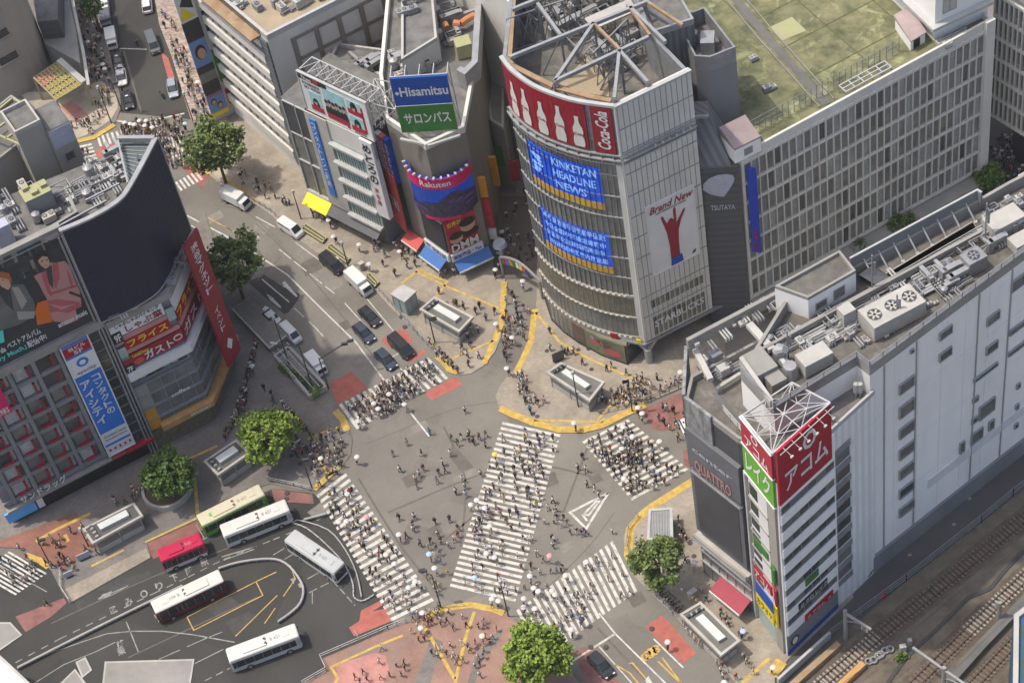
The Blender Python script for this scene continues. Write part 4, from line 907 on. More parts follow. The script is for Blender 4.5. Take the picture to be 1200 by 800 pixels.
part('sign', K, ['lime_sign', 'red_bright', 'yellow_sign', 'black_sign', 'white_sign'], lambda m: (VF.slab(m, 0, 1.05, 11, 14.5, .0, .25, 1), m.vtext('三丁目', VF.fn(.3), .2, .85, 14.8, 11.2, 4)), 'red upright sign strip at the corner')
part('sign', K, ['lime_sign', 'red_bright', 'yellow_sign', 'black_sign', 'white_sign'], lambda m: (VF.slab(m, 0, 1.05, 6, 10.6, .0, .25, 2), m.vtext('居酒屋', VF.fn(.3), .2, .85, 10.5, 6, 3)), 'yellow upright sign strip at the corner')
part('drain_pipe', K, ['metal_white'], lambda m: NF.slab(m, .1, .45, 0, 31.5, 0, .4))
# big red rooftop sign
sg = thing('rooftop_sign', 'red and green two-sided loan sign with white characters and lattice frame', 'sign', (*NF.B, 31))
N2 = Face(NF.P(.4, 0, .35), NF.P(6.9, 0, .35)); R2 = Face(RF.P(-.1, 0, .4), RF.P(8.9, 0, .4))
def f(m):
    N2.slab(m, 0, N2.L, 37.8, 42.3, -.3, 0, 0); N2.slab(m, 0, N2.L, 32.2, 37.6, -.3, 0, 1); m.text('O', N2.fn(.05), 2.2, 3.7, 40.5, 42, 2); m.text('アコム', N2.fn(.05), .8, 5.8, 38.2, 40.2, 2)
    m.text('レイク', N2.fn(.05), .6, 5.9, 33.3, 36.9, 2)
    for z in (32.0, 37.6, 42.3): N2.slab(m, -.1, N2.L + .05, z, z + .2, -.35, .12, 2)
part('panel', sg, ['red_bright', 'lime_sign', 'white_sign'], f, 'narrow panel, red above and lime green below')
def f(m):
    R2.slab(m, 0, R2.L, 33.2, 43.4, -.3, 0, 0); m.text('O', R2.fn(.06), 4.1, 6.4, 39.2, 42.4, 1); m.text('アコム', R2.fn(.06), 1.0, 8.3, 34.9, 38.6, 1)
part('panel', sg, ['red_sign', 'white_sign'], f, 'wide crimson panel facing the railway')
def f(m):
    t1 = [N2.P(0, 42.4, -.1), N2.P(N2.L, 42.6, -.1), R2.P(R2.L, 43.6, -.1)]; bkp = N2.P(0, 42.4, -.1) + (R2.P(R2.L, 0) - N2.P(N2.L, 0)) * .86; bkp.z = 41.6
    for a, b in ((t1[0], t1[1]), (t1[1], t1[2]), (t1[2], bkp), (bkp, t1[0])): m.beam(a, b, .2)
    ctr = (t1[0] + t1[1] + t1[2] + bkp) / 4
    for a in t1 + [bkp]: m.beam(a, ctr, .13)
    for a, b in ((t1[0], t1[1]), (t1[1], t1[2]), (t1[2], bkp), (bkp, t1[0])):
        c = a.lerp(b, .5); q = ctr.lerp(c, .5); m.beam(c, ctr, .1); m.beam(a, q, .08); m.beam(b, q, .08); m.beam(a.lerp(ctr, .5), q, .08); m.beam(b.lerp(ctr, .5), q, .08); m.beam(a.lerp(ctr, .5), c, .08); m.beam(b.lerp(ctr, .5), c, .08)
    for a in (t1[0], bkp, t1[2]): b = a.copy(); b.z = HL; m.beam(a, b, .14)
    for k in range(6): c = R2.P(1 + k * 1.4, 43.4, 0); d = R2.P(1 + k * 1.4, 43.0, 1.2); m.beam(c, d, .07); m.beam(R2.P(1 + k * 1.4 - .2, 42.9, 1.3), R2.P(1 + k * 1.4 + .2, 42.9, 1.3), .22)
    m.beam(R2.P(0, 43.5, .5), R2.P(R2.L, 43.5, .5), .09)
part('frame', sg, ['metal_white'], f)
mat('slate', (.115, .118, .125), .6, noise=.12); mat('slate_dark', (.062, .062, .066), .5, noise=.12)
# dark video-wall facade to the street
V = Face(G(823, 642), G(884, 690)) if False else SFk
def f(m):
    SFk.slab(m, .0, 8.9, 24.5, 31.8, 0, .6, 0); SFk.slab(m, .0, 8.9, 10.5, 23.6, 0, .5, 0); SFk.slab(m, .6, 8.2, 11.2, 23.0, .5, .56, 1)
    SFk.slab(m, .2, 8.7, 23.2, 23.5, .5, .7, 3)
part('screen', K, ['slate', 'slate_dark', 'screen_off', 'metal_grey'], f, 'large unlit dark screen facing the crossing')
part('sign', K, ['pink', 'lavender'], lambda m: (m.text('QUATTRO', SFk.fn(.7), 1.2, 7.4, 24.2, 26.8, 0), m.text('center', SFk.fn(.7), 1.0, 7.8, 28.3, 29.2, 1)))
part('ledge', K, ['concrete_light', 'concrete'], lambda m: (SFk.slab(m, -.3, 9.2, 8.6, 9.3, 0, 1.2, 0), SFk.slab(m, -.3, 9.2, 9.3, 9.6, .9, 1.2, 1)))
part('glazed_floors', K, ['glass_grey', 'metal'], lambda m: (SFk.slab(m, 0, 9.2, .3, 8.6, .1, .2, 0), [SFk.slab(m, 0, 9.2, z, z + .3, .2, .45, 1) for z in (3.2, 5.6, 7.0, 8.0)], [SFk.slab(m, u, u + .1, .3, 8.5, .2, .3, 1) for u in (.1, 1.6, 3.1, 4.6, 6.1, 7.6, 9.1)]))
def f(m):
    a = SFk.P(3.6, 3.4, .4); b = SFk.P(9.0, 3.4, .4); c = SFk.P(9.0, 2.2, 2.6); d = SFk.P(3.6, 2.2, 2.6); dn = Vector((0, 0, -.12))
    m.hexa([p + dn for p in (d, c, b, a)], [d, c, b, a], 0); m.beam(d, c, .12, .35, 1)
part('awning', K, ['awning_red', 'white_sign'], f)
# sloping camouflaged cladding behind the screen
mat('camouflage', (.10, .102, .105), .8, c2=(.30, .30, .295), scale=1.1, detail=3, stretch=(1, 1, .4))
def f(m):
    a, b = G(812, 478, 33), G(872, 540, 33); c, d = G(838, 458, 36.5), G(884, 508, 36.5)
    m.hexa([a, b, Vector((d.x, d.y, 33)), Vector((c.x, c.y, 33))], [a + Vector((0, 0, .1)), b + Vector((0, 0, .1)), d, c], 0)
part('louvre_screen', K, ['louver'], f)
WF = Face(G(806, 409, 37), SFk.A)
part('cladding', K, ['camouflage'], lambda m: WF.slab(m, -.2, WF.L * .97, 20, 37.4, 0, .4))
part('cladding', K, ['camouflage'], lambda m: SFk.slab(m, 0, 4.4, 31.9, 37.4, -.1, .25))
# brown rooftop room at the back and inner walls
rb = thing('roof_room', 'flat brown-topped concrete room on the back of the railway block', 'building', G(960, 340, HK - 1.3))
rp = [G2(908, 338, 44), G2(984, 296, 44), G2(1003, 320, 44), G2(947, 352, 44)]
rF = Face(G2(947, 352, 44), G2(1003, 320, 44))
part('wall', rb, ['white_wall', 'roof_brown'], lambda m: m.prism(rp, 36, 44, 0, 1)); part('parapet', rb, ['concrete'], lambda m: m.wallring(rp, 44, 44.5, .3))
wins(rb, [(rF, (1.0, 2.6, 41.5, 42.7)), (rF, (3.6, 5.2, 41.5, 43.2))], 'metal', ('glass_grey',), .08, .12)
dk = thing('roof_deck_wall', 'long grey parapet wall with slanted props round a louvred roof deck', 'wall', G(1060, 280, HK))
dp = [G2(996, 309, 43), G2(1145, 229, 43), G2(1150, 232, 43)]
part('wall', dk, ['grey_wall'], lambda m: m.path(dp, .3, HK - 1.3, h=3.2)); part('rail', dk, ['metal_white'], lambda m: m.path(dp, .25, HK + 1.9, h=.15))
for i in range(8):
    p = dp[0].lerp(dp[1], .1 + .115 * i); q = p + Vector((BF.n.x, BF.n.y)) * 1.8; part('prop', dk, ['metal_white'], lambda m: (m.beam((*p, HK + .9), (*q, HK - 1.2), .16), m.box(q, .4, .4, HK - 1.3, HK - 1.1)))
# ---------------------------------------------------------------- corner store on the left with the big dark screen
H1 = 47; ZS = 29.4
LF = Face(G(0, 300, H1), G(68, 267, H1)); LF = Face(LF.P(-14, 0), LF.P(8.3, 0)); uo = 14          # poster wall, runs out of the picture
spx = [(71, 272), (100, 260), (125, 247), (145, 232), (153, 220), (184, 163)]
scv = smooth_pts([G2(*p, H1) for p in [(71, 272), (100, 260), (125, 247), (143, 234), (154, 219), (169, 192), (184, 163)]], 3)
SC = Curve(scv)
B1 = thing('corner_store', 'grey corner store with fashion poster, dark curved screen and stacked restaurant signs', 'building', (*LF.P(18, 0)[:2], 0))
k0 = LF.B; k1 = G2(219, 407, 16.4); k2 = G2(239, 355, 16.4); k3 = G2(246, 335, 16.4)
def zm_(z): return 16.2 + (z - 20.3) * 1.476 if z > 20.3 else (4.2 + (z - 4.2) * .745 if z > 4.2 else z)
class ZC(Curve):
    def slab(s, mb, u0, u1, z0, z1, o0, o1, mi=0): Curve.slab(s, mb, u0, u1, zm_(z0), zm_(z1), o0, o1, mi)
    def P(s, u, z, off=0, raw=False): return Curve.P(s, u, z, off)
    def fn(s, off): return lambda u, z: Curve.P(s, u, zm_(z), off)
LC = ZC([k0, k1, k2, k3]); LC0 = Curve([k0, k1, k2, k3])
ins = [p + (G2(60, 250, H1) - p).normalized() * 1.2 for p in scv]
body = [LF.A] + [LF.B] + ins[1:] + [G2(150, 150, H1), G2(-60, 240, H1)]
low = [LF.A, k0, k1, k2, k3, G2(200, 200, 22), G2(60, 250, 22), G2(-80, 330, 22)]
part('wall', B1, ['grey_wall', 'roof_grey'], lambda m: m.prism(low, 0, 28.6, 0, 1))
part('upper_wall', B1, ['grey_wall', 'roof_grey'], lambda m: m.prism([LF.A, LF.B] + ins[1:-1] + [G2(150, 176, 44), G2(100, 185, 44), G2(-60, 250, 44)], 28.6, 43, 0, 1))
def f(m):
    SC.slab(m, .2, SC.L, ZS, H1, -.2, .1, 0); SC.slab(m, -.1, SC.L, H1, H1 + .3, -.5, .15, 1); SC.slab(m, .0, .2, ZS, H1 + .2, -.3, .2, 1); SC.slab(m, SC.L, SC.L + .2, ZS, H1, -.3, .2, 1); SC.slab(m, 0, SC.L, ZS - .25, ZS, -.3, .15, 1)
    for k in range(1, 22): SC.slab(m, SC.L * k / 22, SC.L * k / 22 + .03, ZS, H1, .1, .115, 2)
    for k in range(1, 14): SC.slab(m, .2, SC.L, ZS + 17.6 * k / 14, ZS + 17.6 * k / 14 + .03, .1, .113, 2)
mat('seam', lin(32, 41, 56), .5, noise=0); part('screen', B1, ['screen_off', 'metal', 'seam'], f, 'very large curved dark navy screen, switched off')
mat('teal_mesh', (.07, .10, .10), .7, c2=(.12, .15, .145), scale=2.5)
def f(m):                                              # steel backing of the screen
    a = SC.P(SC.L, H1, -.3); b = G(138, 163, H1); c = SC.P(SC.L * .45, H1, -.4)
    m.hexa([Vector((p.x, p.y, 40)) for p in (a, b, c, c)], [Vector((p.x, p.y, 46.2)) for p in (a, b, c, c)], 0) if False else m.prism([a[:2], b[:2], G2(150, 215, H1), c[:2]], 45.7, 46.0, 0)
    for k in range(14): q = a.lerp(c, k / 14); r = b.lerp(G(150, 215, H1), k / 14); m.beam((q.x, q.y, 46.1), (r.x, r.y, 46.1), .1, .12, 1)
    m.beam(a, b, .6, .8, 1); m.beam(b, G(150, 215, H1), .25, .4, 1)
    for p, q in ((a, G(150, 215, 43)), (b, SC.P(SC.L * .6, 43, -1)), (G(160, 180, H1), G(165, 215, 43)), (G(125, 235, H1), G(60, 270, H1)), (G(140, 215, H1), G(100, 235, H1))): m.beam(p, q, .22, mi=1)
part('screen_frame', B1, ['teal_mesh', 'metal'], f)
# fashion poster
mat('teal_bright', lin(70, 205, 190), .5, noise=.05); mat('teal_dark', lin(30, 60, 68), .6); mat('charcoal2', (.05, .05, .052), .7)
def f(m, fc, o):
    u0, u1, z0, z1 = uo - 14 + 0, LF.L - .35, 29.6, 46.4; fn = lambda x, y: LF.P(LF.L - 14.5 + x, z0 + y, o + .05); U = lambda px, py: LF.hit(px, py)
    def sh(pts, mi, k=.04): decal(m, LF, o, [U(*p) for p in pts][::-1], mi, k)
    def S(y, x0, x1): pass
    for a, b, c, d, mi in ((0, 296, 68, 262, 6), ): pass
    for (x0, y0), (x1, y1), mi in (((-30, 322), (66, 277), 5), ((-30, 345), (40, 312), 5)): sh([(x0, y0), (x1, y1), (x1 + 1.5, y1 + 1.6), (x0 + 1.5, y0 + 1.6)], mi, .05)
    for x, y, w, h, mi in ((2, 300, 9, 12, 7), (12, 296, 3, 10, 8), (18, 293, 18, 9, 6), (36, 284, 10, 9, 7), (20, 313, 12, 11, 7), (33, 303, 4, 10, 8), (10, 322, 8, 9, 6), (50, 276, 16, 6, 9), (26, 329, 5, 10, 6)):
        sh([(x, y), (x + w, y - w * .47), (x + w + h * .42, y - w * .47 + h), (x + h * .42, y + h)], mi, .05)
    # standing man in a pink jacket
    sh([(38, 321), (47, 316), (55, 305), (64, 305), (74, 303), (80, 309), (87, 328), (92, 338), (94, 354), (86, 356), (90, 372), (80, 376), (62, 374), (55, 366), (56, 352), (49, 340), (44, 330)], 10, .07)
    sh([(46, 316), (54, 308), (59, 309), (61, 336), (56, 330), (50, 322)], 7, .09); sh([(42, 298), (47, 295), (53, 296), (56, 302), (56, 309), (52, 312), (47, 309), (43, 304)], 3, .11)
    sh([(40, 297), (45, 293), (51, 293), (56, 298), (57, 304), (54, 298), (48, 297), (43, 302), (41, 306)], 11, .13)
    sh([(52, 350), (66, 348), (84, 350), (92, 352), (95, 356), (78, 364), (66, 362), (54, 364)], 12, .10); sh([(42, 352), (54, 348), (56, 360), (60, 374), (42, 378), (40, 362)], 13, .12)
    sh([(60, 306), (66, 304), (68, 322), (64, 336), (61, 330)], 12, .12); sh([(46, 317), (52, 314), (57, 334), (60, 346), (54, 340)], 12, .12); sh([(76, 312), (80, 318), (85, 334), (82, 336)], 12, .12); sh([(80, 338), (93, 343), (93, 346), (79, 341)], 5, .13); sh([(57, 340), (90, 330), (91, 332), (58, 343)], 12, .12)
    sh([(46, 303), (49, 302), (49, 303.2), (46, 304.2)], 11, .15); sh([(52, 301), (55, 300.4), (55, 301.4), (52, 302.2)], 11, .15); sh([(49.5, 308), (53, 307), (53, 308), (50, 309)], 12, .15); sh([(52, 352), (70, 356), (88, 353), (70, 360)], 10, .12)
    for k in range(9): sh([(-6 + k * 7.5, 330 - k * 3.4), (-4.5 + k * 7.5, 329.3 - k * 3.4), (-1 + k * 7.5, 337 - k * 3.4), (-2.5 + k * 7.5, 337.6 - k * 3.4)], (8, 7, 14, 6)[k % 4], .05)
    for k in range(8): sh([(-2 + k * 8, 303 - k * 3.5), (0 + k * 8, 302 - k * 3.5), (4 + k * 8, 311 - k * 3.5), (2 + k * 8, 312 - k * 3.5)], (14, 5, 8, 7)[k % 4], .06)
    # seated man in grey
    sh([(-20, 342), (0, 340), (12, 331), (26, 330), (38, 350), (42, 366), (20, 378), (-20, 390)], 14, .07); sh([(-3, 340), (10, 334), (15, 362), (4, 352)], 7, .09)
    sh([(-4, 320), (6, 318), (11, 324), (11, 332), (8, 337), (0, 333), (-4, 326)], 3, .11); sh([(-6, 320), (0, 315), (9, 317), (12, 324), (11, 332), (8, 324), (-2, 322)], 15, .13)
    sh([(-16, 346), (-4, 343), (4, 366), (-8, 372)], 16, .1) if False else sh([(12, 334), (20, 333), (30, 350), (24, 360)], 9, .1); sh([(18, 362), (40, 362), (38, 370), (20, 372)], 9, .1); sh([(0, 325), (3, 324), (3, 325.2), (0, 326.2)], 15, .15); sh([(6, 323), (9, 322), (9, 323.2), (6, 324.2)], 15, .15)
    m.text('amazon music', lambda x, y: LF.P(x, y, o + .16), U(67, 380)[0], U(101, 364)[0], U(67, 380)[1] - .2, U(67, 380)[1] + .7, 2)
    m.text('ベストアルバム', lambda x, y: LF.P(x, y, o + .16), U(8, 406)[0], U(47, 387)[0], U(8, 406)[1], U(8, 406)[1] + 1.1, 2)
    m.text('配信中!', lambda x, y: LF.P(x, y, o + .16), U(32, 404)[0], U(54, 394)[0], U(32, 404)[1] - .1, U(32, 404)[1] + 1.1, 2)
    m.text('ry Much」', lambda x, y: LF.P(x, y, o + .16), U(0, 422)[0], U(31, 407)[0], U(0, 422)[1] + .1, U(0, 422)[1] + 1.2, 16)
    m.text('ds', lambda x, y: LF.P(x, y, o + .16), U(0, 411)[0], U(6, 408)[0], U(0, 411)[1], U(0, 411)[1] + 1, 2)
    sh([(-2, 386), (2, 384), (4, 398), (-2, 400)], 16)
board(B1, LF, 0, LF.L - .3, 29.7, 46.2, 'charcoal', .3, .1, 'poster', 'poster of two seated men before dark bookshelves', 'metal_grey', f,
      ('white_sign', 'skin', 'wood_dark', 'wood_dark', 'teal_dark', 'charcoal2', 'brown_wall', 'beige_wall', 'pink', 'hair', 'pink_dark', 'orange_leather', 'concrete_dark', 'hair_red', 'teal_bright'))
part('coping', B1, ['concrete'], lambda m: LF.slab(m, 0, LF.L, 46.4, 47.4, -.6, .3)); part('ledge', B1, ['concrete'], lambda m: LF.slab(m, 0, LF.L, 28.2, 29.4, 0, .9))
part('upper_back', B1, ['grey_wall'], lambda m: LF.slab(m, 0, LF.L, 43, 46.4, -.5, 0))
mat('pane_store', (.34, .36, .34), .4, noise=.25, scale=.8)
mat('pale_blue_board', lin(85, 160, 215), .5, noise=.1)
# poster-side facade: pilasters, spandrels, red-edged windows
mat('fin_red', lin(150, 28, 54), .5, noise=.05); bw_ = 3.45; rows = 7; zb, zt = 4.6, 28.0; fh_ = (zt - zb) / rows
uE = LF.hit(72, 420)[0] + 3.2
def f(m):
    u = uE
    while u > -1: LF.slab(m, u - .28, u + .28, zb - .5, 28.2, 0, .5); u -= bw_
    for k in range(rows + 1): LF.slab(m, 0, uE + .3, zb + fh_ * k - .35, zb + fh_ * k + .35, 0, .35)
part('facade_grid', B1, ['grey_wall'], f)
it = []; u = uE - bw_; k = 0
while u > 0:
    for r in range(rows): it.append((LF, (u + .45, u + 2.3, zb + fh_ * r + .55, zb + fh_ * (r + 1) - .45))); it.append((LF, (u + 2.35, u + bw_ - .4, zb + fh_ * r + .55, zb + fh_ * (r + 1) - .45)))
    u -= bw_
wins(B1, it, 'metal_dark', ('glass_grey', 'pane_store', 'pane_store', 'glass', 'blind_dark'), .06, .12)
u = uE - bw_
while u > 0:
    for r in range(rows):
        z = zb + fh_ * r; full = r < rows - 3 or RND.random() < .2
        def f(m):
            LF.slab(m, u + 2.3, u + 2.55, z + .75, z + fh_ - .6, .1, .5)
            if full: LF.slab(m, u + .95, u + 2.3, z + .55, z + .78, .1, .5)
        part('window_fin', B1, ['fin_red'], f)
    u -= bw_
part('dark_glazing', B1, ['glass', 'metal_grey'], lambda m: (LF.slab(m, uE + .3, LF.L - .1, 3.6, 28.2, 0, .1, 0), [LF.slab(m, uE + .3, LF.L - .1, 3.6 + k * 2.0, 3.75 + k * 2.0, .1, .2, 1) for k in range(13)], [LF.slab(m, LF.L - a, LF.L - a + .25, 0, 46, .1, .75, 1) for a in (.0, .5, .95)]))
def f(m, fc, o):
    u0, u1 = uA, uB; w = u1 - u0
    LF.slab(m, u0, u1, 25.8, 27.6, o, o + .05, 2); LF.slab(m, u0, u1, 25.4, 25.8, o, o + .06, 3); m.text('当ビル', LF.fn(o + .12), u0 + w * .2, u1 - w * .15, 26.8, 27.55, 4); m.text('5F', LF.fn(o + .12), u0 + w * .35, u1 - w * .3, 25.95, 26.65, 4)
    LF.slab(m, u0, u1, 27.7, 28.3, o, o + .05, 3); decal(m, LF, o, ell(u0 + w * .5, 24.0, .85, .85, 20), 3); decal(m, LF, o + .03, ell(u0 + w * .5, 24.0, .48, .45), 4)
    m.text('eyecity', LF.fn(o + .06), u0 + w * .15, u1 - w * .1, 21.9, 22.6, 5); LF.slab(m, u0, u1, 9.2, 21.6, o, o + .05, 3)
    m.vtext('アイシティ', LF.fn(o + .12), u0 + w * .08, u0 + w * .46, 20.6, 11.0, 4); m.vtext('コンタクトの', LF.fn(o + .12), u0 + w * .56, u0 + w * .88, 20.9, 12.2, 4)
    m.text('Contact Lens', LF.fn(o + .06), u0 + .3, u1 - .2, 8.1, 8.6, 5); m.text('Specialty Store', LF.fn(o + .06), u0 + .3, u1 - .2, 7.3, 7.8, 5); LF.slab(m, u0, u1, 6.3, 6.7, o, o + .05, 3)
    for k in range(5): decal(m, LF, o, ell(u0 + .4 + k * w * .2, 5.4, .18, .3, 8), 6)
uA = LF.hit(72, 412)[0]; uB = LF.hit(103, 398)[0]
board(B1, LF, uA, uB, 4.4, 28.6, 'white_sign', .3, .5, 'banner', 'tall white and blue contact lens banner with red top', 'white_sign', f, ('red_sign', 'sky_sign', 'white_sign', 'grey_wall', 'red_bright'))
part('awning', B1, ['red_bright', 'coral'], lambda m: (LF.slab(m, uE - .5, LF.L + .2, 3.3, 3.8, .2, 1.1, 0), LF.slab(m, uE - 2.6, uE - .6, 3.3, 3.8, .2, .9, 1)))
part('shopfront', B1, ['black_sign'], lambda m: LF.slab(m, .3, LF.L, .2, 3.0, 0, .1))
def f(m):
    m.text('サンドラッグ', LF.fn(.9), LF.hit(30, 598)[0], LF.hit(84, 572)[0], 3.9, 5.4, 0); LF.slab(m, 0, uE - 2.7, 3.4, 3.7, 0, 1.0, 1)
SG_ = ['white_sign', 'concrete', 'sky_sign', 'magenta']; part('sign', B1, SG_, f, 'white letter sign on its ledge')
def f(m):
    a, b = LF.hit(17, 625), LF.hit(52, 610); LF.slab(m, a[0], b[0], 1.0, 3.0, .3, .6, 2)
part('sign', B1, ['white_sign', 'concrete', 'pale_blue_board'], f, 'pale blue street-level board'); part('sign', B1, ['white_sign'], lambda m: LF.slab(m, LF.hit(53, 608)[0], LF.hit(60, 604)[0], 1.0, 3.2, .3, .6, 0), 'small white street-level board')
def f(m):
    q = LF.quadpx((-8, 452), (12, 478)); LF.slab(m, q[0] - 2, q[1], q[2], q[3], .5, .8, 3); m.text('歯科', LF.fn(.86), q[1] - 1.9, q[1] - .2, q[2] + .2, q[2] + 1.5, 0)
part('sign', B1, ['white_sign', 'concrete', 'pale_blue_board', 'magenta'], f, 'magenta dentist board')
# restaurant signs below the screen
def f(m):
    c = LC.c
    LC.slab(m, .3, LC.L, 27.9, 28.7, 0, .9, 0)
    LC.slab(m, .4, c[1] - 1.3, 26.1, 27.8, .1, .5, 1); m.text('しゃぶしゃぶバイキング', LC.fn(.56), 1.2, c[1] - 1.8, 27.2, 27.7, 2); m.text('しゃぶ葉', LC.fn(.56), 2.4, c[1] - 1.6, 26.2, 27.1, 3)
    LC.slab(m, .4, 1.7, 25.4, 26.8, .5, .58, 2); m.text('9F', LC.fn(.64), .6, 1.5, 25.6, 26.6, 1)
    LC.slab(m, .4, c[1] - .1, 25.0, 25.9, .1, .4, 4); LC.slab(m, 1.6, c[1] - 1.2, 24.1, 25.3, .4, .55, 5); m.text('フライス', LC.fn(.62), 1.9, c[1] - 1.6, 24.3, 25.2, 6)
    LC.slab(m, .4, 1.5, 22.9, 24.6, .4, .5, 7); LC.slab(m, c[1] - 1.2, c[1] - .1, 25.0, 26.6, .5, .56, 7)
    LC.slab(m, .4, c[1] - .1, 23.5, 24.0, .1, .45, 4); LC.slab(m, .4, c[1] - .05, 21.7, 23.3, .1, .5, 3); m.text('ガスト', LC.fn(.56), 3.4, c[1] - 1.7, 21.8, 22.9, 1); m.text('Cafe&Dining', LC.fn(.56), 1.8, 4.2, 22.7, 23.2, 6)
    decal(m, LC0, .5, ell(2.5, zm_(22.1), .75, .55), 8); decal(m, LC0, .5, ell(c[1] - .9, zm_(22.6), .65, .6), 1); decal(m, LC0, .53, ell(c[1] - .9, zm_(22.6), .5, .35), 3)
    LC.slab(m, .4, 1.6, 21.2, 22.2, .5, .56, 2); m.text('7F', LC.fn(.62), .6, 1.4, 21.3, 22.0, 1)
    # chamfer side
    LC.slab(m, c[1] + .1, LC.L, 25.8, 27.8, .1, .5, 1); LC.slab(m, c[1] + .1, c[2] - .2, 24.4, 25.8, .1, .55, 5); m.text('フライス', LC.fn(.62), c[1] + .3, c[2] - .4, 24.6, 25.7, 6)
    LC.slab(m, c[1] + .1, LC.L, 23.6, 24.3, .1, .5, 4); LC.slab(m, c[1] + .1, LC.L, 21.7, 23.5, .1, .5, 3); m.text('ガスト', LC.fn(.56), c[1] + .4, c[2] - .3, 22.0, 23.2, 1)
    LC.slab(m, .3, LC.L, 20.3, 21.2, .1, 1.0, 9)
part('sign', B1, ['concrete', 'white_sign', 'black_sign', 'red_film', 'pink', 'red_sign', 'yellow_sign', 'glass_teal', 'coral', 'white_sign'], f, 'stacked restaurant signs in red, white and pink below the screen')
it = []
for i in range(7): it.append((LC, (.5 + i * 1.2, 1.6 + i * 1.2, 18.4, 19.9)))
for i in range(4): it.append((LC, (LC.c[1] + .3 + i * 1.2, LC.c[1] + 1.3 + i * 1.2, 18.4, 19.9)))
wins(B1, it, 'metal_dark', ('glass_teal', 'glass'), .08, .15)
def f(m):
    for z in (17.4, 14.2, 10.6, 7.2): LC.slab(m, .2, LC.L, z, z + .25, 0, .55, 0)
    LC.slab(m, 2.2, LC.L - .4, 5.6, 17.3, .02, .12, 1)
    for u in (4.2, 6.2, 8.2, 10.2, 12.2): LC.slab(m, u, u + .1, 5.6, 17.3, .12, .22, 0)
    LC.slab(m, .3, 2.2, 5, 17.3, .02, .3, 2)
part('glazed_floors', B1, ['metal_grey', 'glass_grey', 'concrete'], f)
part('orange_trim', B1, ['orange_wall', 'orange_tan'], lambda m: (LC.slab(m, .4, 2.0, 4.8, 10.6, .3, .42, 0), LC.slab(m, LC.L - 1.6, LC.L + .3, 5.5, 16.0, .1, .8, 0), LC.slab(m, 1.8, LC.L + .4, 4.2, 5.6, 0, 1.3, 1)), 'orange band and pillars round the lower floors')
part('sign', B1, ['white_sign'], lambda m: m.text('MAGNET', LC.fn(1.36), LC.c[1] - 3.4, LC.c[1] - .4, 4.6, 5.3, 0)); part('sign', B1, ['white_sign'], lambda m: m.text('coffee', LC.fn(.66), 4.6, 7.4, 10.9, 11.9, 0))
part('shopfront', B1, ['shop_inside'], lambda m: LC.slab(m, .2, LC.L, .2, 4.0, 0, .1))
RB = Face(G(266, 430, 8), G(280, 408, 8)); zt_ = RB.hit(220, 280)[1]
def f(m):
    RB.slab(m, 0, RB.L, 8, zt_, 0, .35, 0); m.vtext('渋谷マグネット', RB.fn(.4), RB.L * .25, RB.L * .7, zt_ - 1, zt_ - 11, 1)
    m.vtext('イベント', RB.fn(.4), RB.L * .3, RB.L * .6, zt_ - 14, zt_ - 19, 1); decal(m, RB, .36, [(RB.L * .5, 10.2), (RB.L * .72, 11.4), (RB.L * .5, 12.6), (RB.L * .28, 11.4)], 1)
part('banner', B1, ['red_film', 'white_sign'], f, 'tall crimson banner with white characters at the far corner')
part('side_wall', B1, ['grey_wall'], lambda m: m.prism([k2, RB.B, RB.B + Vector((-RB.n.x, -RB.n.y)) * 6, k3 + Vector((-6, 2))], 8, 28, 0))
# ---------------------------------------------------------------- pale block behind the corner store
bf = Face(G(17, 155, 50), G(47, 140, 50)); bg_ = Face(G(47, 140, 50), G(56, 168, 50)) if False else None
B2 = thing('roof_stair_block', 'plain pale block with small openings standing behind the corner store roof', 'building', (*bf.P(2, 0)[:2], 0))
q = [bf.P(0, 0)[:2], bf.P(bf.L, 0)[:2], bf.P(bf.L, 0, -5)[:2], bf.P(0, 0, -5)[:2]]
part('wall', B2, ['beige_wall', 'roof_grey'], lambda m: m.prism(q, 0, 49.4, 0, 1)); part('parapet', B2, ['concrete_light'], lambda m: m.wallring(q, 49.4, 50, .25))
bf2 = Face(bf.P(bf.L + .05, 0, .4), bf.P(bf.L + 3.4, 0, .4)); zz = bf2.hit(60, 152)[1]
q2 = [bf2.P(0, 0)[:2], bf2.P(bf2.L, 0)[:2], bf2.P(bf2.L, 0, -5)[:2], bf2.P(0, 0, -5)[:2]]
part('wall', B2, ['beige_wall', 'roof_grey'], lambda m: m.prism(q2, 0, zz, 0, 1)); part('wall_panel', B2, ['lavender'], lambda m: bf2.slab(m, .2, bf2.L - .1, zz - 3.4, zz - .2, 0, .1))
wins(B2, [(bf2, (1.0, 2.4, zz - 6.2, zz - 4.6)), (bf2, (1.4, 2.8, zz - 9.8, zz - 8.0)), (bf, (.2, 1.4, 36, 37.2)), (bf2, (.6, 2.0, zz - 14, zz - 12.6))], 'metal_grey', ('glass',), .12, .2)
gh = thing('roof_pergola', 'green-stained steel pergola frame on a flat roof at the left edge', 'steel frame', G(20, 140, 46))
def f(m):
    A, B, C, Dd = G(-25, 148, 47), G(15, 115, 47), G(62, 146, 47), G(24, 170, 47)
    for p, q in ((A, B), (B, C), (A.lerp(B, .55), C.lerp(Dd, .5)), (A, Dd), (Dd, C), (B.lerp(C, .33), A.lerp(Dd, .33)), (B.lerp(C, .66), A.lerp(Dd, .66))): m.beam(p, q, .28)
part('beams', gh, ['turf_pale'], f)
pB2 = thing('flat_roof_block', 'low flat-roofed block with dark mossy terrace at the left edge', 'building', (*G2(10, 150, 44), 0))
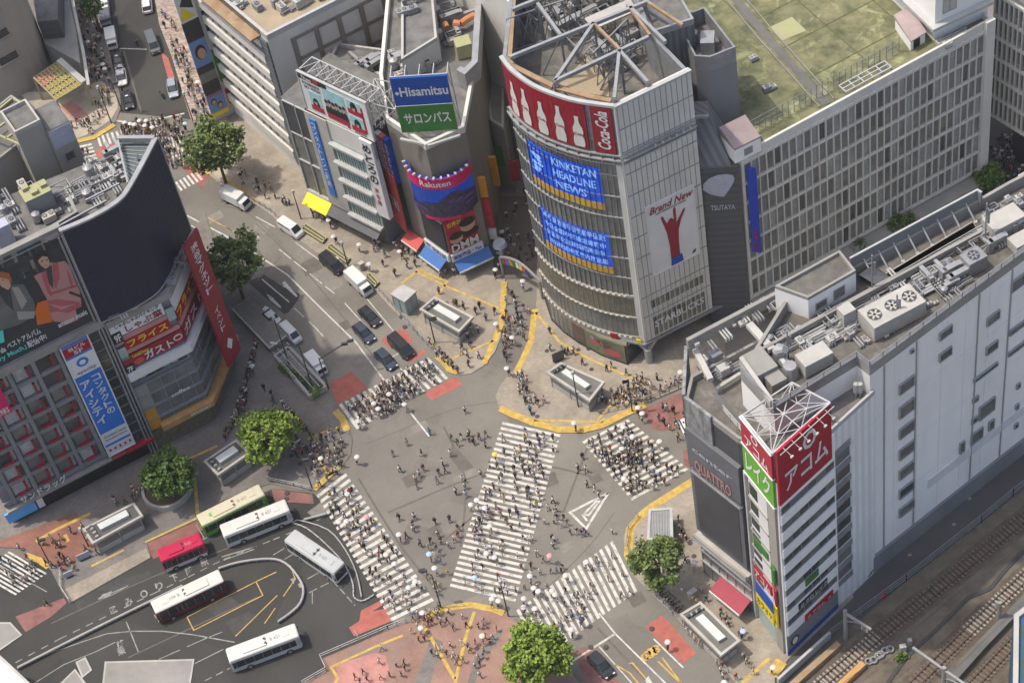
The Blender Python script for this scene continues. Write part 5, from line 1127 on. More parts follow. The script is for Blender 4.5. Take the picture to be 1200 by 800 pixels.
part('wall', pB2, ['beige_wall', 'concrete_dark'], lambda m: m.prism([G2(-40, 160, 44), G2(15, 116, 44), G2(64, 148, 44), G2(20, 176, 44), G2(-30, 215, 44)], 0, 44, 0, 1))
part('parapet', pB2, ['concrete'], lambda m: m.wallring([G2(-40, 160, 44), G2(15, 116, 44), G2(64, 148, 44), G2(20, 176, 44), G2(-30, 215, 44)], 44, 44.8, .3))
# ---------------------------------------------------------------- round beige tower, top left
cy = G2(2, 82); r0 = 8.4
B3 = thing('round_tower', 'beige windowless round tower with stepped slot openings and coloured entrance canopy', 'building', (*cy, 0))
part('wall', B3, ['beige_wall', 'roof_grey'], lambda m: m.prism([cy + Vector((math.cos(a), math.sin(a))) * r0 for a in np.linspace(0, 2 * math.pi, 29)[:-1]], 0, 38, 0, 1))
for k, z in enumerate((7.8, 12.8, 17.8, 22.8, 27.8)):
    a = -1.1; p = cy + Vector((math.cos(a), math.sin(a))) * r0; tf = Face(p + Vector((-math.cos(a + 1.57), -math.sin(a + 1.57))) * 1.6, p + Vector((math.cos(a + 1.57), math.sin(a + 1.57))) * 1.6)
    part('window', B3, ['metal_dark', 'concrete'], lambda m: (tf.slab(m, 0, 3.2, z, z + 1.2, -.3, .25, 0), tf.slab(m, -.3, 3.5, z - .3, z, -.3, .6, 1)))
ws = [G2(66, 66), G2(95, 62), G2(70, -30), G2(40, -40)]
part('side_wing', B3, ['dark_panel', 'roof_grey'], lambda m: m.prism([G2(62, 72), G2(86, 70), G2(84, -40), G2(40, -60)], 0, 9, 0, 1))
part('side_wing', B3, ['grey_wall', 'concrete'], lambda m: m.prism([G2(62, 76), G2(104, 100), G2(99, 60), G2(82, -10), G2(60, -10)], 0, 5, 0, 1))
part('wall_cap', B3, ['concrete_light'], lambda m: m.path([G2(104, 101, 5), G2(98, 62, 5), G2(82, -14, 5)], .5, 5, h=.3))
cn = [G2(40, 92, 5), G2(66, 118, 5), G2(99, 98, 5), G2(70, 72, 5)]
mat('canopy_glass', (.28, .16, .04), .5, c2=(.34, .27, .07), scale=.4); mat('canopy_pink', (.42, .07, .08), .5, c2=(.35, .12, .10), scale=.6)
def f(m):
    m.prism(cn, 4.8, 5.0, 0); m.prism([cn[0], cn[0].lerp(cn[1], .45), cn[3].lerp(cn[2], .3).lerp(cn[0].lerp(cn[1], .3), .45), cn[0].lerp(cn[3], .6)], 5.0, 5.06, 2)
    for k in range(9): m.beam((*cn[0].lerp(cn[3], k / 8), 5.15), (*cn[1].lerp(cn[2], k / 8), 5.15), .18, mi=1)
    for k in range(6): m.beam((*cn[0].lerp(cn[1], k / 5), 5.15), (*cn[3].lerp(cn[2], k / 5), 5.15), .18, mi=1)
    for p in cn[:3]: m.beam((*p, 0), (*p, 5), .3, mi=1)
    m.beam((*cn[3], 5.3), (*cn[2], 5.3), 1.0, .4, mi=3)
part('canopy', B3, ['canopy_glass', 'turf_pale', 'canopy_pink', 'concrete_light'], f, 'yellow and red gridded glass entrance canopy')
# ---------------------------------------------------------------- white panelled block, top
HD = 30
DR = Face(G(312, 42, HD), G(395, 0, HD)); DR = Face(DR.A, DR.P(26.5, 0)); DL = Face(G(262, 0, HD) + (G(262, 0, HD) - G(312, 42, HD)) * .8, G(312, 42, HD))
B4 = thing('panelled_block', 'white block with framed grid of blank panels and banded side facade', 'building', (*DR.P(10, 0)[:2], 0))
dq = [DL.A, DL.B, DR.B, DR.P(26.5, 0, -30)[:2], DL.A + (DR.B - DR.A).normalized() * 24]
part('wall', B4, ['cream_wall', 'roof_tan'], lambda m: m.prism(dq, 0, HD - 1, 0, 1)); part('parapet', B4, ['metal_white'], lambda m: m.wallring(dq, HD - 1, HD, .5))
def f(m):
    a = DR.hit(341, 48); u0 = a[0]; w = 3.85
    for i in range(5): DR.slab(m, u0 + i * w, u0 + i * w + .75, 6, 27.4, 0, .25)
    for k in range(6): z = 27.0 - k * 4.1; DR.slab(m, u0, u0 + 4 * w + .7, z - .2, z + .35, 0, .2)
part('facade_grid', B4, ['brown_wall'], f)
def f(m):
    for k in range(8): z = 3.2 + k * 3.35; DL.slab(m, 0, DL.L - 1.9, z, z + 1.5, 0, .45, 0); DL.slab(m, 0, DL.L - 1.9, z + 1.5, z + 3.35, .0, .06, 1)
    DL.slab(m, DL.L - 1.9, DL.L - .2, 2, 28.6, 0, .3, 2); DL.slab(m, 0, DL.L - 2, HD - 1.4, HD - 1.1, 0, 1.8, 3)
part('spandrels', B4, ['cream_wall', 'glass', 'louver', 'rust'], f)
wins(B4, [(DL, (DL.L - 1.7, DL.L - .5, 4.2 + k * 3.35, 6.2 + k * 3.35)) for k in range(7)] + [(DL, (1 + i * 1.9, 2.6 + i * 1.9, 4.8 + k * 3.35, 6.4 + k * 3.35)) for k in range(7) for i in range(int((DL.L - 4) / 1.9))], 'metal', ('glass', 'blind_dark'), .06, .14)
# slim tower whose corner face carries stacked hoardings
EF = Face(G(249, 139, 1), G(271, 128, 1)); ed_ = (G2(206, -20) - G2(249, 139)).normalized() * 27
B5 = thing('hoarding_building', 'slim pale building whose narrow front is stacked with blue, dark and yellow hoardings', 'building', (*EF.P(2, 0)[:2], 0))
part('wall', B5, ['cream_wall', 'concrete'], lambda m: m.prism([EF.A, EF.P(6.0, 0).to_2d(), EF.P(6, 0).to_2d() + ed_, EF.A + ed_], 0, 27, 0, 1))
mat('hoarding_blue', lin(105, 135, 180), .6, noise=.08)
def bd(z0, z1, mi, extra=None, lab=None):
    def f(m):
        EF.slab(m, 0, 2.9, z0, z1, 0, .3, mi)
        if extra: extra(m)
    part('billboard', B5, ['hoarding_blue', 'charcoal', 'yellow_sign', 'glass_grey', 'hair', 'skin', 'pink_dark', 'white_sign', 'black_sign'], f, lab)
bd(1.2, 6.0, 0, lambda m: (EF.slab(m, 0, 2.9, 1.2, 2.1, .3, .35, 2), EF.slab(m, 0, 2.9, 5.6, 6.0, .3, .35, 6), decal(m, EF, .3, ell(1.0, 4.4, .5, .6), 4), decal(m, EF, .3, ell(1.9, 3.3, .5, .7), 4), decal(m, EF, .34, ell(1.9, 3.2, .35, .45), 5), decal(m, EF, .34, ell(1.0, 4.3, .35, .4), 5)), 'lowest blue hoarding with two small faces')
bd(6.1, 8.6, 1); bd(8.7, 10.6, 3); bd(10.7, 12.0, 1)
bd(12.1, 17.4, 0, lambda m: (decal(m, EF, .3, ell(1.5, 14.9, .95, 1.5), 4), decal(m, EF, .34, ell(1.6, 14.6, .7, 1.1), 5)), 'blue hoarding with one large face')
bd(17.5, 21.4, 1); bd(21.5, 26.6, 7, lambda m: (decal(m, EF, .3, [(0, 22), (2.6, 22), (.8, 24.5)], 2), decal(m, EF, .3, [(.5, 24.8), (2.6, 23.6), (2.6, 26.2), (1.4, 26.4)], 8)), 'white, yellow and black topmost hoarding')
part('banner', B5, ['green_sign', 'red_sign'], lambda m: (EF.slab(m, 3.2, 4.2, 7.5, 14, 0, .5, 0), EF.slab(m, 3.4, 3.9, 2.5, 5.5, 0, .4, 1)), 'green upright banner')
part('sign', B5, ['black_sign', 'white_sign'], lambda m: (EF.slab(m, 3.6, 5.4, 17.6, 22, .02, .2, 0), m.text('GU', EF.fn(.26), 3.8, 5.2, 18.6, 21, 1)), 'black framed letters on white wall')
# ---------------------------------------------------------------- teal glass building with the news billboard
FF = Face(G(362, 222, 4), G(447, 265, 4)); FF = Face(FF.A, FF.P(15.6, 0)); off_ = FF
bbu0, bbz1 = FF.hit(349, 81)
back_ = Vector((-FF.n.x, -FF.n.y)); fgl = FF.hit(336, 127)
B6 = thing('glass_shop_block', 'shop block with pale teal glass floors below a tilted news billboard', 'building', (*FF.P(7, 0)[:2], 0))
u_ = FF.hit(336, 127)[0]; HF = 23.5
part('wall', B6, ['grey_wall', 'roof_grey'], lambda m: m.prism([FF.P(-.3, 0)[:2], FF.B, FF.B + back_ * 11, FF.P(-.3, 0, -11)[:2]], 0, HF, 0, 1))
part('side_glazing', B6, ['glass_grey', 'metal_white', 'dark_wall'], lambda m: (FF.slab(m, 0, 4.9, 4.4, HF, 0, .12, 0), FF.slab(m, 0, 4.9, 17, HF - .4, .12, .2, 2), [FF.slab(m, a, a + .15, 4.4, HF, .1, .35, 1) for a in (0, 2.6, 4.8)], [FF.slab(m, 0, 4.9, z, z + .2, .1, .35, 1) for z in (4.4, 11, 16.8, HF - .2)]))
tg = FF.hit(395, 172)[0]; te = 17.2
def f(m):
    FF.slab(m, tg, 15.9, 4.4, 20.2, .2, .5, 0)
    for k in range(5): z = 4.4 + k * 3.75; FF.slab(m, tg - .3, 15.9, z, z + .45, .2, 1.3, 1)
    for i in range(12): a = tg + (15.9 - tg) * i / 12; FF.slab(m, a, a + .08, 4.4, 19.8, .5, .6, 2)
part('glass_floors', B6, ['glass_teal', 'metal_white', 'metal_grey'], f)
part('wall_panel', B6, ['concrete_light', 'cream_wall'], lambda m: (FF.slab(m, 5.0, tg - .2, 4.4, 24, .1, .7, 0), FF.slab(m, 5, 18.2, 20.2, 24, .0, .5, 1)))
part('sign', B6, ['sky_sign', 'white_sign'], lambda m: (FF.slab(m, 6.0, 7.2, 7, 23, .7, .9, 0), m.vtext('コンタクトレンズ販売', FF.fn(.95), 6.2, 7.0, 22.5, 9, 1)), 'upright blue strip sign with white characters')
def f(m):
    FF.slab(m, 15.9, 18.2, 8, 24, .0, .9, 0); m.vtext('めとろの', FF.fn(.96), 16.3, 17.9, 23.5, 15, 1); m.vtext('渋谷店', FF.fn(.96), 16.6, 17.4, 14.4, 10.5, 2)
part('sign', B6, ['white_sign', 'black_sign', 'red_sign'], f, 'tall white sign with large black hand-brushed characters')
mat('photo_cyan', lin(150, 188, 190), .5, noise=.15, scale=1); mat('photo_dark', (.05, .05, .055), .6, c2=(.35, .30, .26), scale=1.6)
def f(m, fc, o):
    u0, u1, z0, z1 = 5.6, 18.5, 24.3, 31.7; w = u1 - u0; h = z1 - z0; X = lambda a: u0 + w * a; Z = lambda b: z0 + h * b; R_ = lambda a, b, c, d, mi, k=.05: FF.slab(m, X(a), X(b), Z(c), Z(d), o, o + k, mi)
    R_(0, .42, .86, 1, 2); m.text('TVnews', FF.fn(o + .12), X(.05), X(.2), Z(.88), Z(.97), 3); R_(.22, .3, .86, .97, 4, .08)
    m.text('最新報道番組全国放送', FF.fn(o + .08), X(.04), X(.3), Z(.74), Z(.82), 2); m.text('毎夜十一時生放送中', FF.fn(o + .08), X(.06), X(.3), Z(.64), Z(.72), 2)
    for a, b, c, d in ((.10, .28, .10, .60), (.34, .66, .08, .88), (.70, .90, .52, .88), (.70, .90, .06, .46)):
        R_(a, b, c, d, 5); R_(a, b, c, c + .13, 4, .09)
        n = 1 if b - a < .25 else 6
        for k in range(n): cu = X(a + (b - a) * (k + .5) / n); decal(m, FF, o + .05, ell(cu, Z(c) + h * .17, w * .05 if n == 1 else w * .035, h * .18), 2, .03); decal(m, FF, o + .08, ell(cu, Z((c + d) / 2 + .03 * (k % 2)), w * .022, h * .085), 6, .03); decal(m, FF, o + .11, ell(cu, Z((c + d) / 2 + .05 + .03 * (k % 2)), w * .022, h * .05), 2, .02)
    R_(.62, .66, .02, .06, 4); R_(.9, .93, .1, .8, 4, .03); R_(.72, .9, -.03, .02, 2)
board(B6, FF, 5.6, 18.5, 24.3, 31.7, 'white_sign', .3, 0, 'billboard', 'white news billboard with four photo panels', 'metal_white', f, ('black_sign', 'white_sign', 'red_bright', 'photo_cyan', 'skin'))
def f(m):
    for i in range(9):
        u = 5.6 + 12.9 * i / 8; a, b = FF.P(u, 31.8, -.2), FF.P(u, 31.8, -3); c = FF.P(u, HF, -3.2); m.beam(a, b, .13); m.beam(b, c, .13); m.beam(a, FF.P(u, 27.5, -3.1), .11); m.beam(FF.P(u, 27.5, -.2), FF.P(u, 27.5, -3.1), .11)
        if i < 8: v = u + 1.6; m.beam(a, FF.P(v, 31.8, -3), .1); m.beam(b, FF.P(v, 27.5, -3.1), .1)
    m.beam(FF.P(5.6, 31.8, -3), FF.P(18.5, 31.8, -3), .16)
part('billboard_frame', B6, ['metal_white'], f)
part('awning', B6, ['yellow_sign', 'metal_white', 'dark_wall'], lambda m: (m.hexa([FF.P(.2, 2.9, 2.2), FF.P(5.2, 2.9, 2.2), FF.P(5.2, 4.1, .2), FF.P(.2, 4.1, .2)], [FF.P(.2, 3.0, 2.25), FF.P(5.2, 3.0, 2.25), FF.P(5.2, 4.25, .2), FF.P(.2, 4.25, .2)], 0), FF.slab(m, 0, 15.6, 4.1, 4.5, .2, .5, 1), m.hexa([FF.P(5.3, 3.0, 2.0), FF.P(15.4, 3.0, 2.0), FF.P(15.4, 4.1, .2), FF.P(5.3, 4.1, .2)], [FF.P(5.3, 3.15, 2.05), FF.P(15.4, 3.15, 2.05), FF.P(15.4, 4.2, .2), FF.P(5.3, 4.2, .2)], 2)), 'bright yellow awning beside a long dark one')
part('shopfront', B6, ['shop_inside'], lambda m: FF.slab(m, .3, 15.4, .2, 4, 0, .1))
# ---------------------------------------------------------------- corner sign tower (mountain screen)
FR = Face(G(533, 322), G(573, 303)); FR = Face(FR.A, FR.P(6.2, 0)); FL = Face(G(503, 300), G(533, 322)); FL = Face(FL.P(-2.8, 0), FL.B)
HR = 27
B7 = thing('corner_sign_tower', 'taupe corner block with curved mountain screen, rooftop blue and green billboard', 'building', (*FR.A, 0))
rr = [FL.A, FR.A, FR.B, G2(557, 85, HR), G2(563, -20, HR), G2(455, -20, HR), G2(445, 90, HR)]
part('wall', B7, ['brown_wall', 'roof_grey'], lambda m: m.prism(rr, 0, HR - .6, 0, 1)); part('parapet', B7, ['cream_wall'], lambda m: m.wallring(rr, HR - .6, HR + .5, .5))
part('roof_rim', B7, ['metal'], lambda m: m.path([G2(538, 84, HR + 2), G2(545, 88, HR + 2), G2(557, 76, HR + 2), G2(563, -20, HR + 2)], .9, HR - .5, h=3.2))
R0 = FL.hit(474, 196)[0]; e1 = FR.hit(556, 230)[0]
a_, b_, c_ = Vector(FL.P(3.4, 0, .2)[:2]), FR.A + (FL.n + FR.n).normalized() * .35, Vector(FR.P(5.6, 0, .2)[:2])
def arc3(a, b, c, n):
    ax, ay, bx, by, cx, cy_ = a.x, a.y, b.x, b.y, c.x, c.y; d = 2 * (ax * (by - cy_) + bx * (cy_ - ay) + cx * (ay - by))
    ux = ((ax*ax + ay*ay) * (by - cy_) + (bx*bx + by*by) * (cy_ - ay) + (cx*cx + cy_*cy_) * (ay - by)) / d; uy = ((ax*ax + ay*ay) * (cx - bx) + (bx*bx + by*by) * (ax - cx) + (cx*cx + cy_*cy_) * (bx - ax)) / d
    o = Vector((ux, uy)); r = (a - o).length; t0, t1 = math.atan2(a.y - uy, a.x - ux), math.atan2(c.y - uy, c.x - ux)
    if t1 < t0: t1 += 2 * math.pi
    return [o + Vector((math.cos(t0 + (t1 - t0) * k / n), math.sin(t0 + (t1 - t0) * k / n))) * r for k in range(n + 1)]
RC = Curve(arc3(a_, b_, c_, 14))
screen('screen_mountain', lin(14, 40, 115), lin(26, 66, 160), .25, .12); mat('mount_dark', lin(38, 38, 55), .6, c2=lin(80, 70, 92), scale=1.6, detail=12); screen('screen_violet', lin(62, 48, 90), lin(90, 66, 110), .1, 1.5)
def f(m):
    zt = 21.2; zb = 13.0; L = RC.L
    RC.slab(m, 0, L, zb, zt, 0, .3, 0); RC.slab(m, 0, L, zt - 2.1, zt, .3, .4, 1); RC.slab(m, L * .3, L * .72, zb - .3, zb + .25, .3, .42, 1); m.text('Rakuten', RC.fn(.5), L * .33, L * .68, zt - 1.5, zt - .4, 2)
    P = lambda x, y: (x * L, zb + y * 5.7)
    mt = [(0, .04), (0, .30), (.1, .42), (.22, .38), (.34, .55), (.5, .62), (.62, .86), (.72, .95), (.82, .78), (.92, .7), (1, .6), (1, .04)]
    xs = [q[0] for q in mt[1:-1]]; ys = [q[1] for q in mt[1:-1]]; hh = lambda x: .02 + .95 * float(np.interp(x, xs, ys)) + .02 * math.sin(x * 60)
    for i in range(60): a, b = P(i / 60, hh(i / 60)), P((i + 1) / 60, hh((i + 1) / 60)); m.poly([RC.P(a[0], zb + .05, .4), RC.P(b[0], zb + .05, .4), RC.P(*b, .4), RC.P(*a, .4)], 3)
    for i, (x, y, r) in enumerate([(.1, .2, .9), (.2, .28, .8), (.3, .3, .6), (.7, .6, 1.1), (.82, .55, 1.0), (.92, .5, .8), (.86, .35, .8), (.42, .42, .5), (.15, .12, .9)]): c = P(x, y); m.poly([RC.P(a, b, .46) for a, b in ell(c[0], c[1], r, r * .4, 9)], 4)
part('screen', B7, ['screen_mountain', 'magenta', 'white_sign', 'mount_dark', 'screen_violet'], f, 'curved screen of a dark mountain under blue sky, magenta header')
for k in range(int(RC.L / .95)): part('floodlight', B7, ['metal_white'], lambda m: RC.slab(m, .4 + k * .95, .65 + k * .95, 21.5, 21.75, .3, .8))
def f(m):
    FR.slab(m, 0, 4.9, 4.9, 11.6, .1, .3, 0); 
    for c, z, s in ((1.4, 7.5, 1.05), (3.5, 9.2, 1.25)): decal(m, FR, .3, ell(c, z, s, s), 3, .04); decal(m, FR, .34, ell(c, z + s * .55, s * 1.05, s * .65), 2, .04); decal(m, FR, .3, ell(c, z - s * 1.2, s * 1.3, s * .7), 2, .03)
    m.text('DMM', FR.fn(.45), .3, 4.7, 4.95, 6.6, 1); m.text('世界が', FR.fn(.45), .3, 2.6, 10.3, 11.3, 4)
part('poster', B7, ['red_bright', 'white_sign', 'hair', 'skin', 'yellow_sign'], f, 'red comedy poster with two smiling faces and white letters')
part('screen', B7, ['charcoal', 'metal_white'], lambda m: (FL.slab(m, 3.6, FL.L - .2, 4.9, 11.4, .1, .25, 0), FL.slab(m, 3.5, FL.L, 11.4, 11.6, .1, .35, 1), FL.slab(m, 3.5, FL.L, 4.7, 4.9, .1, .35, 1)), 'unlit dark panel with white frame')
def f(m):
    FR.slab(m, 0, 5.2, 3.2, 4.6, .1, .5, 0); FL.slab(m, 3.2, FL.L, 3.2, 4.6, .1, .5, 0); m.text('駅前薬品・Tax', FR.fn(.56), .3, 4.9, 3.45, 4.35, 1); m.text('薬 化粧品', FL.fn(.56), 3.6, FL.L - .4, 3.45, 4.35, 1)
part('sign', B7, ['white_sign', 'blue_deep'], f, 'white drugstore band with blue characters')
def aw(fc, u0, u1, m_, lab, z=3.1):
    def f(m):
        m.hexa([fc.P(u0, z - 1, 2.0), fc.P(u1, z - 1, 2.0), fc.P(u1, z, .3), fc.P(u0, z, .3)], [fc.P(u0, z - .9, 2.05), fc.P(u1, z - .9, 2.05), fc.P(u1, z + .1, .3), fc.P(u0, z + .1, .3)], 0); m.beam(fc.P(u0, z - 1, 2.05), fc.P(u1, z - 1, 2.05), .1, .3, 1)
    part('awning', B7, [m_, 'white_sign'], f, lab)
aw(FR, .2, 5.9, 'blue_awning', 'long blue shop awning'); aw(FL, 3.2, 7.9, 'blue_awning', 'short blue shop awning')
aw(FL, -.6, 2.9, 'coral', 'salmon shop awning', 3.8)
SB = Face(FL.P(-2.9, 0, .6), FL.P(1.2, 0, 1.3)); s0 = SB.hit(466, 216)
part('banner', B7, ['coral', 'white_sign'], lambda m: (SB.slab(m, .2, 3.4, 4.8, 16.5, 0, .3, 0), m.text('TRI', SB.fn(.36), .7, 3.0, 9.0, 11.2, 1)), 'tall coral banner with three pale letters')
for k in range(3): part('sign', B7, [('lavender', 'coral', 'blue_sign')[k], 'white_sign'], lambda m: (FL.slab(m, -2.6 + k * .95, -1.75 + k * .95, 14.5, 23.5, .1, .9, 0), m.vtext('カラオケ館', FL.fn(.94), -2.45 + k * .95, -1.9 + k * .95, 22.8, 16, 1)))
SD = Face(FR.B, Vector(G2(557, 85, HR)))
def f(m):
    SD.slab(m, u_s, u_s + .5, z0_s, z1_s, 0, 1.1, 0)
for u_s, z0_s, z1_s, m_s in ((1.0, 12, 16, 'orange_wall'), (1.1, 8.4, 11.6, 'red_bright'), (1.2, 5.2, 8.2, 'red_bright'), (1.3, 2.6, 4.6, 'white_sign'), (9, 6, 12, 'orange_wall'), (14, 5, 9, 'green_sign'), (18, 6, 11, 'yellow_sign')): part('sign', B7, [m_s], f)
HFc = Face(G(472, 157, 27.6), G(537, 153, 27.6)); hz = HFc.hit(457, 93)[1]
hb = thing('rooftop_billboard', 'large rooftop billboard, blue above green, with white lettering', 'billboard', (*HFc.P(3, 0)[:2], HR))
zm = 27.8 + (hz - 27.8) * .5
def f(m):
    L = HFc.L; HFc.slab(m, -.05, L, zm, hz, -.3, 0, 0); HFc.slab(m, -.05, L, 27.8, zm - .08, -.3, 0, 1); HFc.slab(m, -.1, L + .05, zm - .08, zm, -.3, .04, 2)
    m.text('Hisamitsu', HFc.fn(.06), L * .12, L * .97, zm + (hz - zm) * .34, zm + (hz - zm) * .68, 2); m.text('サロンパス', HFc.fn(.06), L * .09, L * .92, 27.8 + (zm - 27.8) * .32, 27.8 + (zm - 27.8) * .72, 2)
    c = (L * .07, zm + (hz - zm) * .47); decal(m, HFc, .02, [(c[0] - .35, c[1]), (c[0], c[1] - .4), (c[0] + .35, c[1]), (c[0], c[1] + .4)], 2)
part('panel', hb, ['blue_sign', 'green_sign', 'white_sign'], f)
def f(m):
    for i in range(5):
        u = HFc.L * i / 4; m.beam(HFc.P(u, hz, -.4), HFc.P(u, hz, -2.6), .12); m.beam(HFc.P(u, hz, -2.6), HFc.P(u, HR - .5, -2.8), .14); m.beam(HFc.P(u, hz, -.4), HFc.P(u, zm, -2.7), .1); m.beam(HFc.P(u, zm, -.4), HFc.P(u, HR, -2.7), .1)
    m.beam(HFc.P(0, hz, -.4), HFc.P(HFc.L, hz, -.4), .15); m.beam(HFc.P(-.3, 27.4, .8), HFc.P(HFc.L / 2, 27.2, 2.2), .35); m.beam(HFc.P(HFc.L + .3, 27.4, .8), HFc.P(HFc.L / 2, 27.2, 2.2), .35)
part('frame', hb, ['metal_white'], f)
lt = thing('lattice_mast', 'white steel lattice tangle on the roof left of the blue and green billboard', 'steel frame', G(450, 160, 24))
def f(m):
    rs = random.Random(4); base = [G(440, 150, 24), G(470, 158, 24), G(474, 128, 24), G(446, 122, 24)]; tip = [p + Vector((0, 0, 5)) for p in base]; c = sum(tip, Vector()) / 4
    for i in range(4):
        j = (i + 1) % 4; m.beam(base[i], tip[i], .12); m.beam(tip[i], tip[j], .12); m.beam(base[i], tip[j], .1); m.beam(base[j], tip[i], .1); m.beam(tip[i], c, .1)
    for i in range(26): a = base[0].lerp(base[1], rs.random()).lerp(base[2].lerp(base[3], rs.random()), rs.random()); b = tip[0].lerp(tip[1], rs.random()).lerp(tip[2].lerp(tip[3], rs.random()), rs.random()); m.beam(a, b, .08)
part('lattice', lt, ['metal_white'], f)
# lane-side and background blocks
def block(name, label, pts, z, h, wall='beige_wall', roof='roof_grey', par=.6, cat='building', rows=0, face=None, z0=0):
    P = [G2(*p, h) if len(p) == 2 else Vector(p[:2]) for p in pts]; c = sum(P, Vector((0, 0))) / len(P); t = thing(name, label, cat, (*c, z0))
    part('wall', t, [wall, roof], lambda m: m.prism(P, z0, h - par, 0, 1)); part('parapet', t, ['concrete_light' if wall != 'dark_wall' else 'concrete'], lambda m: m.wallring(P, h - par, h, .35)); return t, P
t, P = block('mid_block', 'low grey-roofed block squeezed between panelled block and sign tower', [(470, 70), (512, 44), (505, -30), (470, -30)], 0, 31, 'cream_wall')
t, P = block('low_block', 'low block with cluttered roof behind the news billboard', [(375, 90), (455, 120), (470, 88), (470, 60), (395, 50)], 0, 22, 'beige_wall')
t, P = block('lane_block', 'narrow beige block lining the shaded side lane', [(567, -30), (566, 60), (574, 140), (590, 150), (592, -30)], 0, 14, 'beige_wall', 'concrete')
LFc = Face(P[2], P[3])
part('sign', t, ['orange_wall', 'red_bright', 'white_sign'], lambda m: (m.box(P[2] + Vector((1, -.3)), 1.0, .4, 8, 13, 0, 0), m.box(P[2] + Vector((1.6, -.3)), 1.0, .4, 3.5, 7.6, 0, 1), m.box(P[3] + Vector((.4, -.3)), 1.4, .4, 3, 7, 0, 1)), 'orange and red upright lane signs')
t, P = block('far_block', 'brown roofed block beyond the side lane at the top edge', [(440, -25), (560, -35), (560, -160), (400, -150)], 0, 26, 'brown_wall', 'roof_brown')
t, P = block('far_block', 'dark block beyond the long road at the top left edge', [(196, -80), (214, -30), (240, -60), (215, -120)], 0, 14, 'grey_wall')
t, P = block('street_kiosk', 'grey shop row under the trees right of the gridded store', [(1112, 215), (1150, 188), (1158, 196), (1120, 222)], 0, 4.5, 'beige_wall', 'concrete')
t, P = block('beige_block', 'beige corner block cut by the right edge beyond the railway block', [(1193, 205), (1240, 180), (1240, 240), (1196, 228)], 0, 40, 'beige_wall')
t, P = block('station_roof', 'corner of a ribbed pale station roof at the bottom left', [(-60, 730), (-1, 766), (42, 806), (0, 870), (-60, 870)], 0, 14, 'white_wall', 'corrugated', .1)
def f(m):
    m.prism([G2(1188, 722, 14), G2(1230, 690, 14), G2(1260, 860, 14), G2(1186, 860, 14)], 0, 14, 0)
t = thing('mural_block', 'blue and green painted mural block at the lower right edge', 'building', (*G2(1210, 780), 0)); mat('mural', lin(35, 85, 135), .7, c2=lin(62, 82, 60), scale=.6, detail=1.5); part('wall', t, ['mural'], f)
part('roof_edge', t, ['concrete_light'], lambda m: m.wallring([G2(1188, 722, 14), G2(1230, 690, 14), G2(1260, 860, 14), G2(1186, 860, 14)], 14, 14.5, .6))
# ================================================================== ROOFTOP CLUTTER
CR = random.Random(21)
def ac_unit(p, z, sx, sy, h, rz, label, fans=1, m='metal', grp=None):
    t = thing('rooftop_unit', label, 'air conditioner', (p[0], p[1], z), grp, 0)
    part('casing', t, [m, 'metal_dark'], lambda mb: (mb.box(p, sx, sy, z + .15, z + h, rz, 0), mb.box(p, sx * .9, sy * .9, z, z + .15, rz, 1)))
    ca, sa = math.cos(rz), math.sin(rz)
    for i in range(fans):
        o = (i + .5) / fans * sx - sx / 2; c = (p[0] + o * ca, p[1] + o * sa); r = min(sx / fans, sy) * .36
        def g(mb):
            mb.cyl((*c, z + h), (*c, z + h + .12), r, 12, 0, cap=False); mb.cyl((*c, z + h + .01), (*c, z + h + .05), r * .95, 12, 1)
            for k in range(3): a = k * 2.1; mb.box(c, r * 1.7, r * .28, z + h + .06, z + h + .09, a, 0)
        part('fan', t, [m, 'metal_dark'], g)
    return t
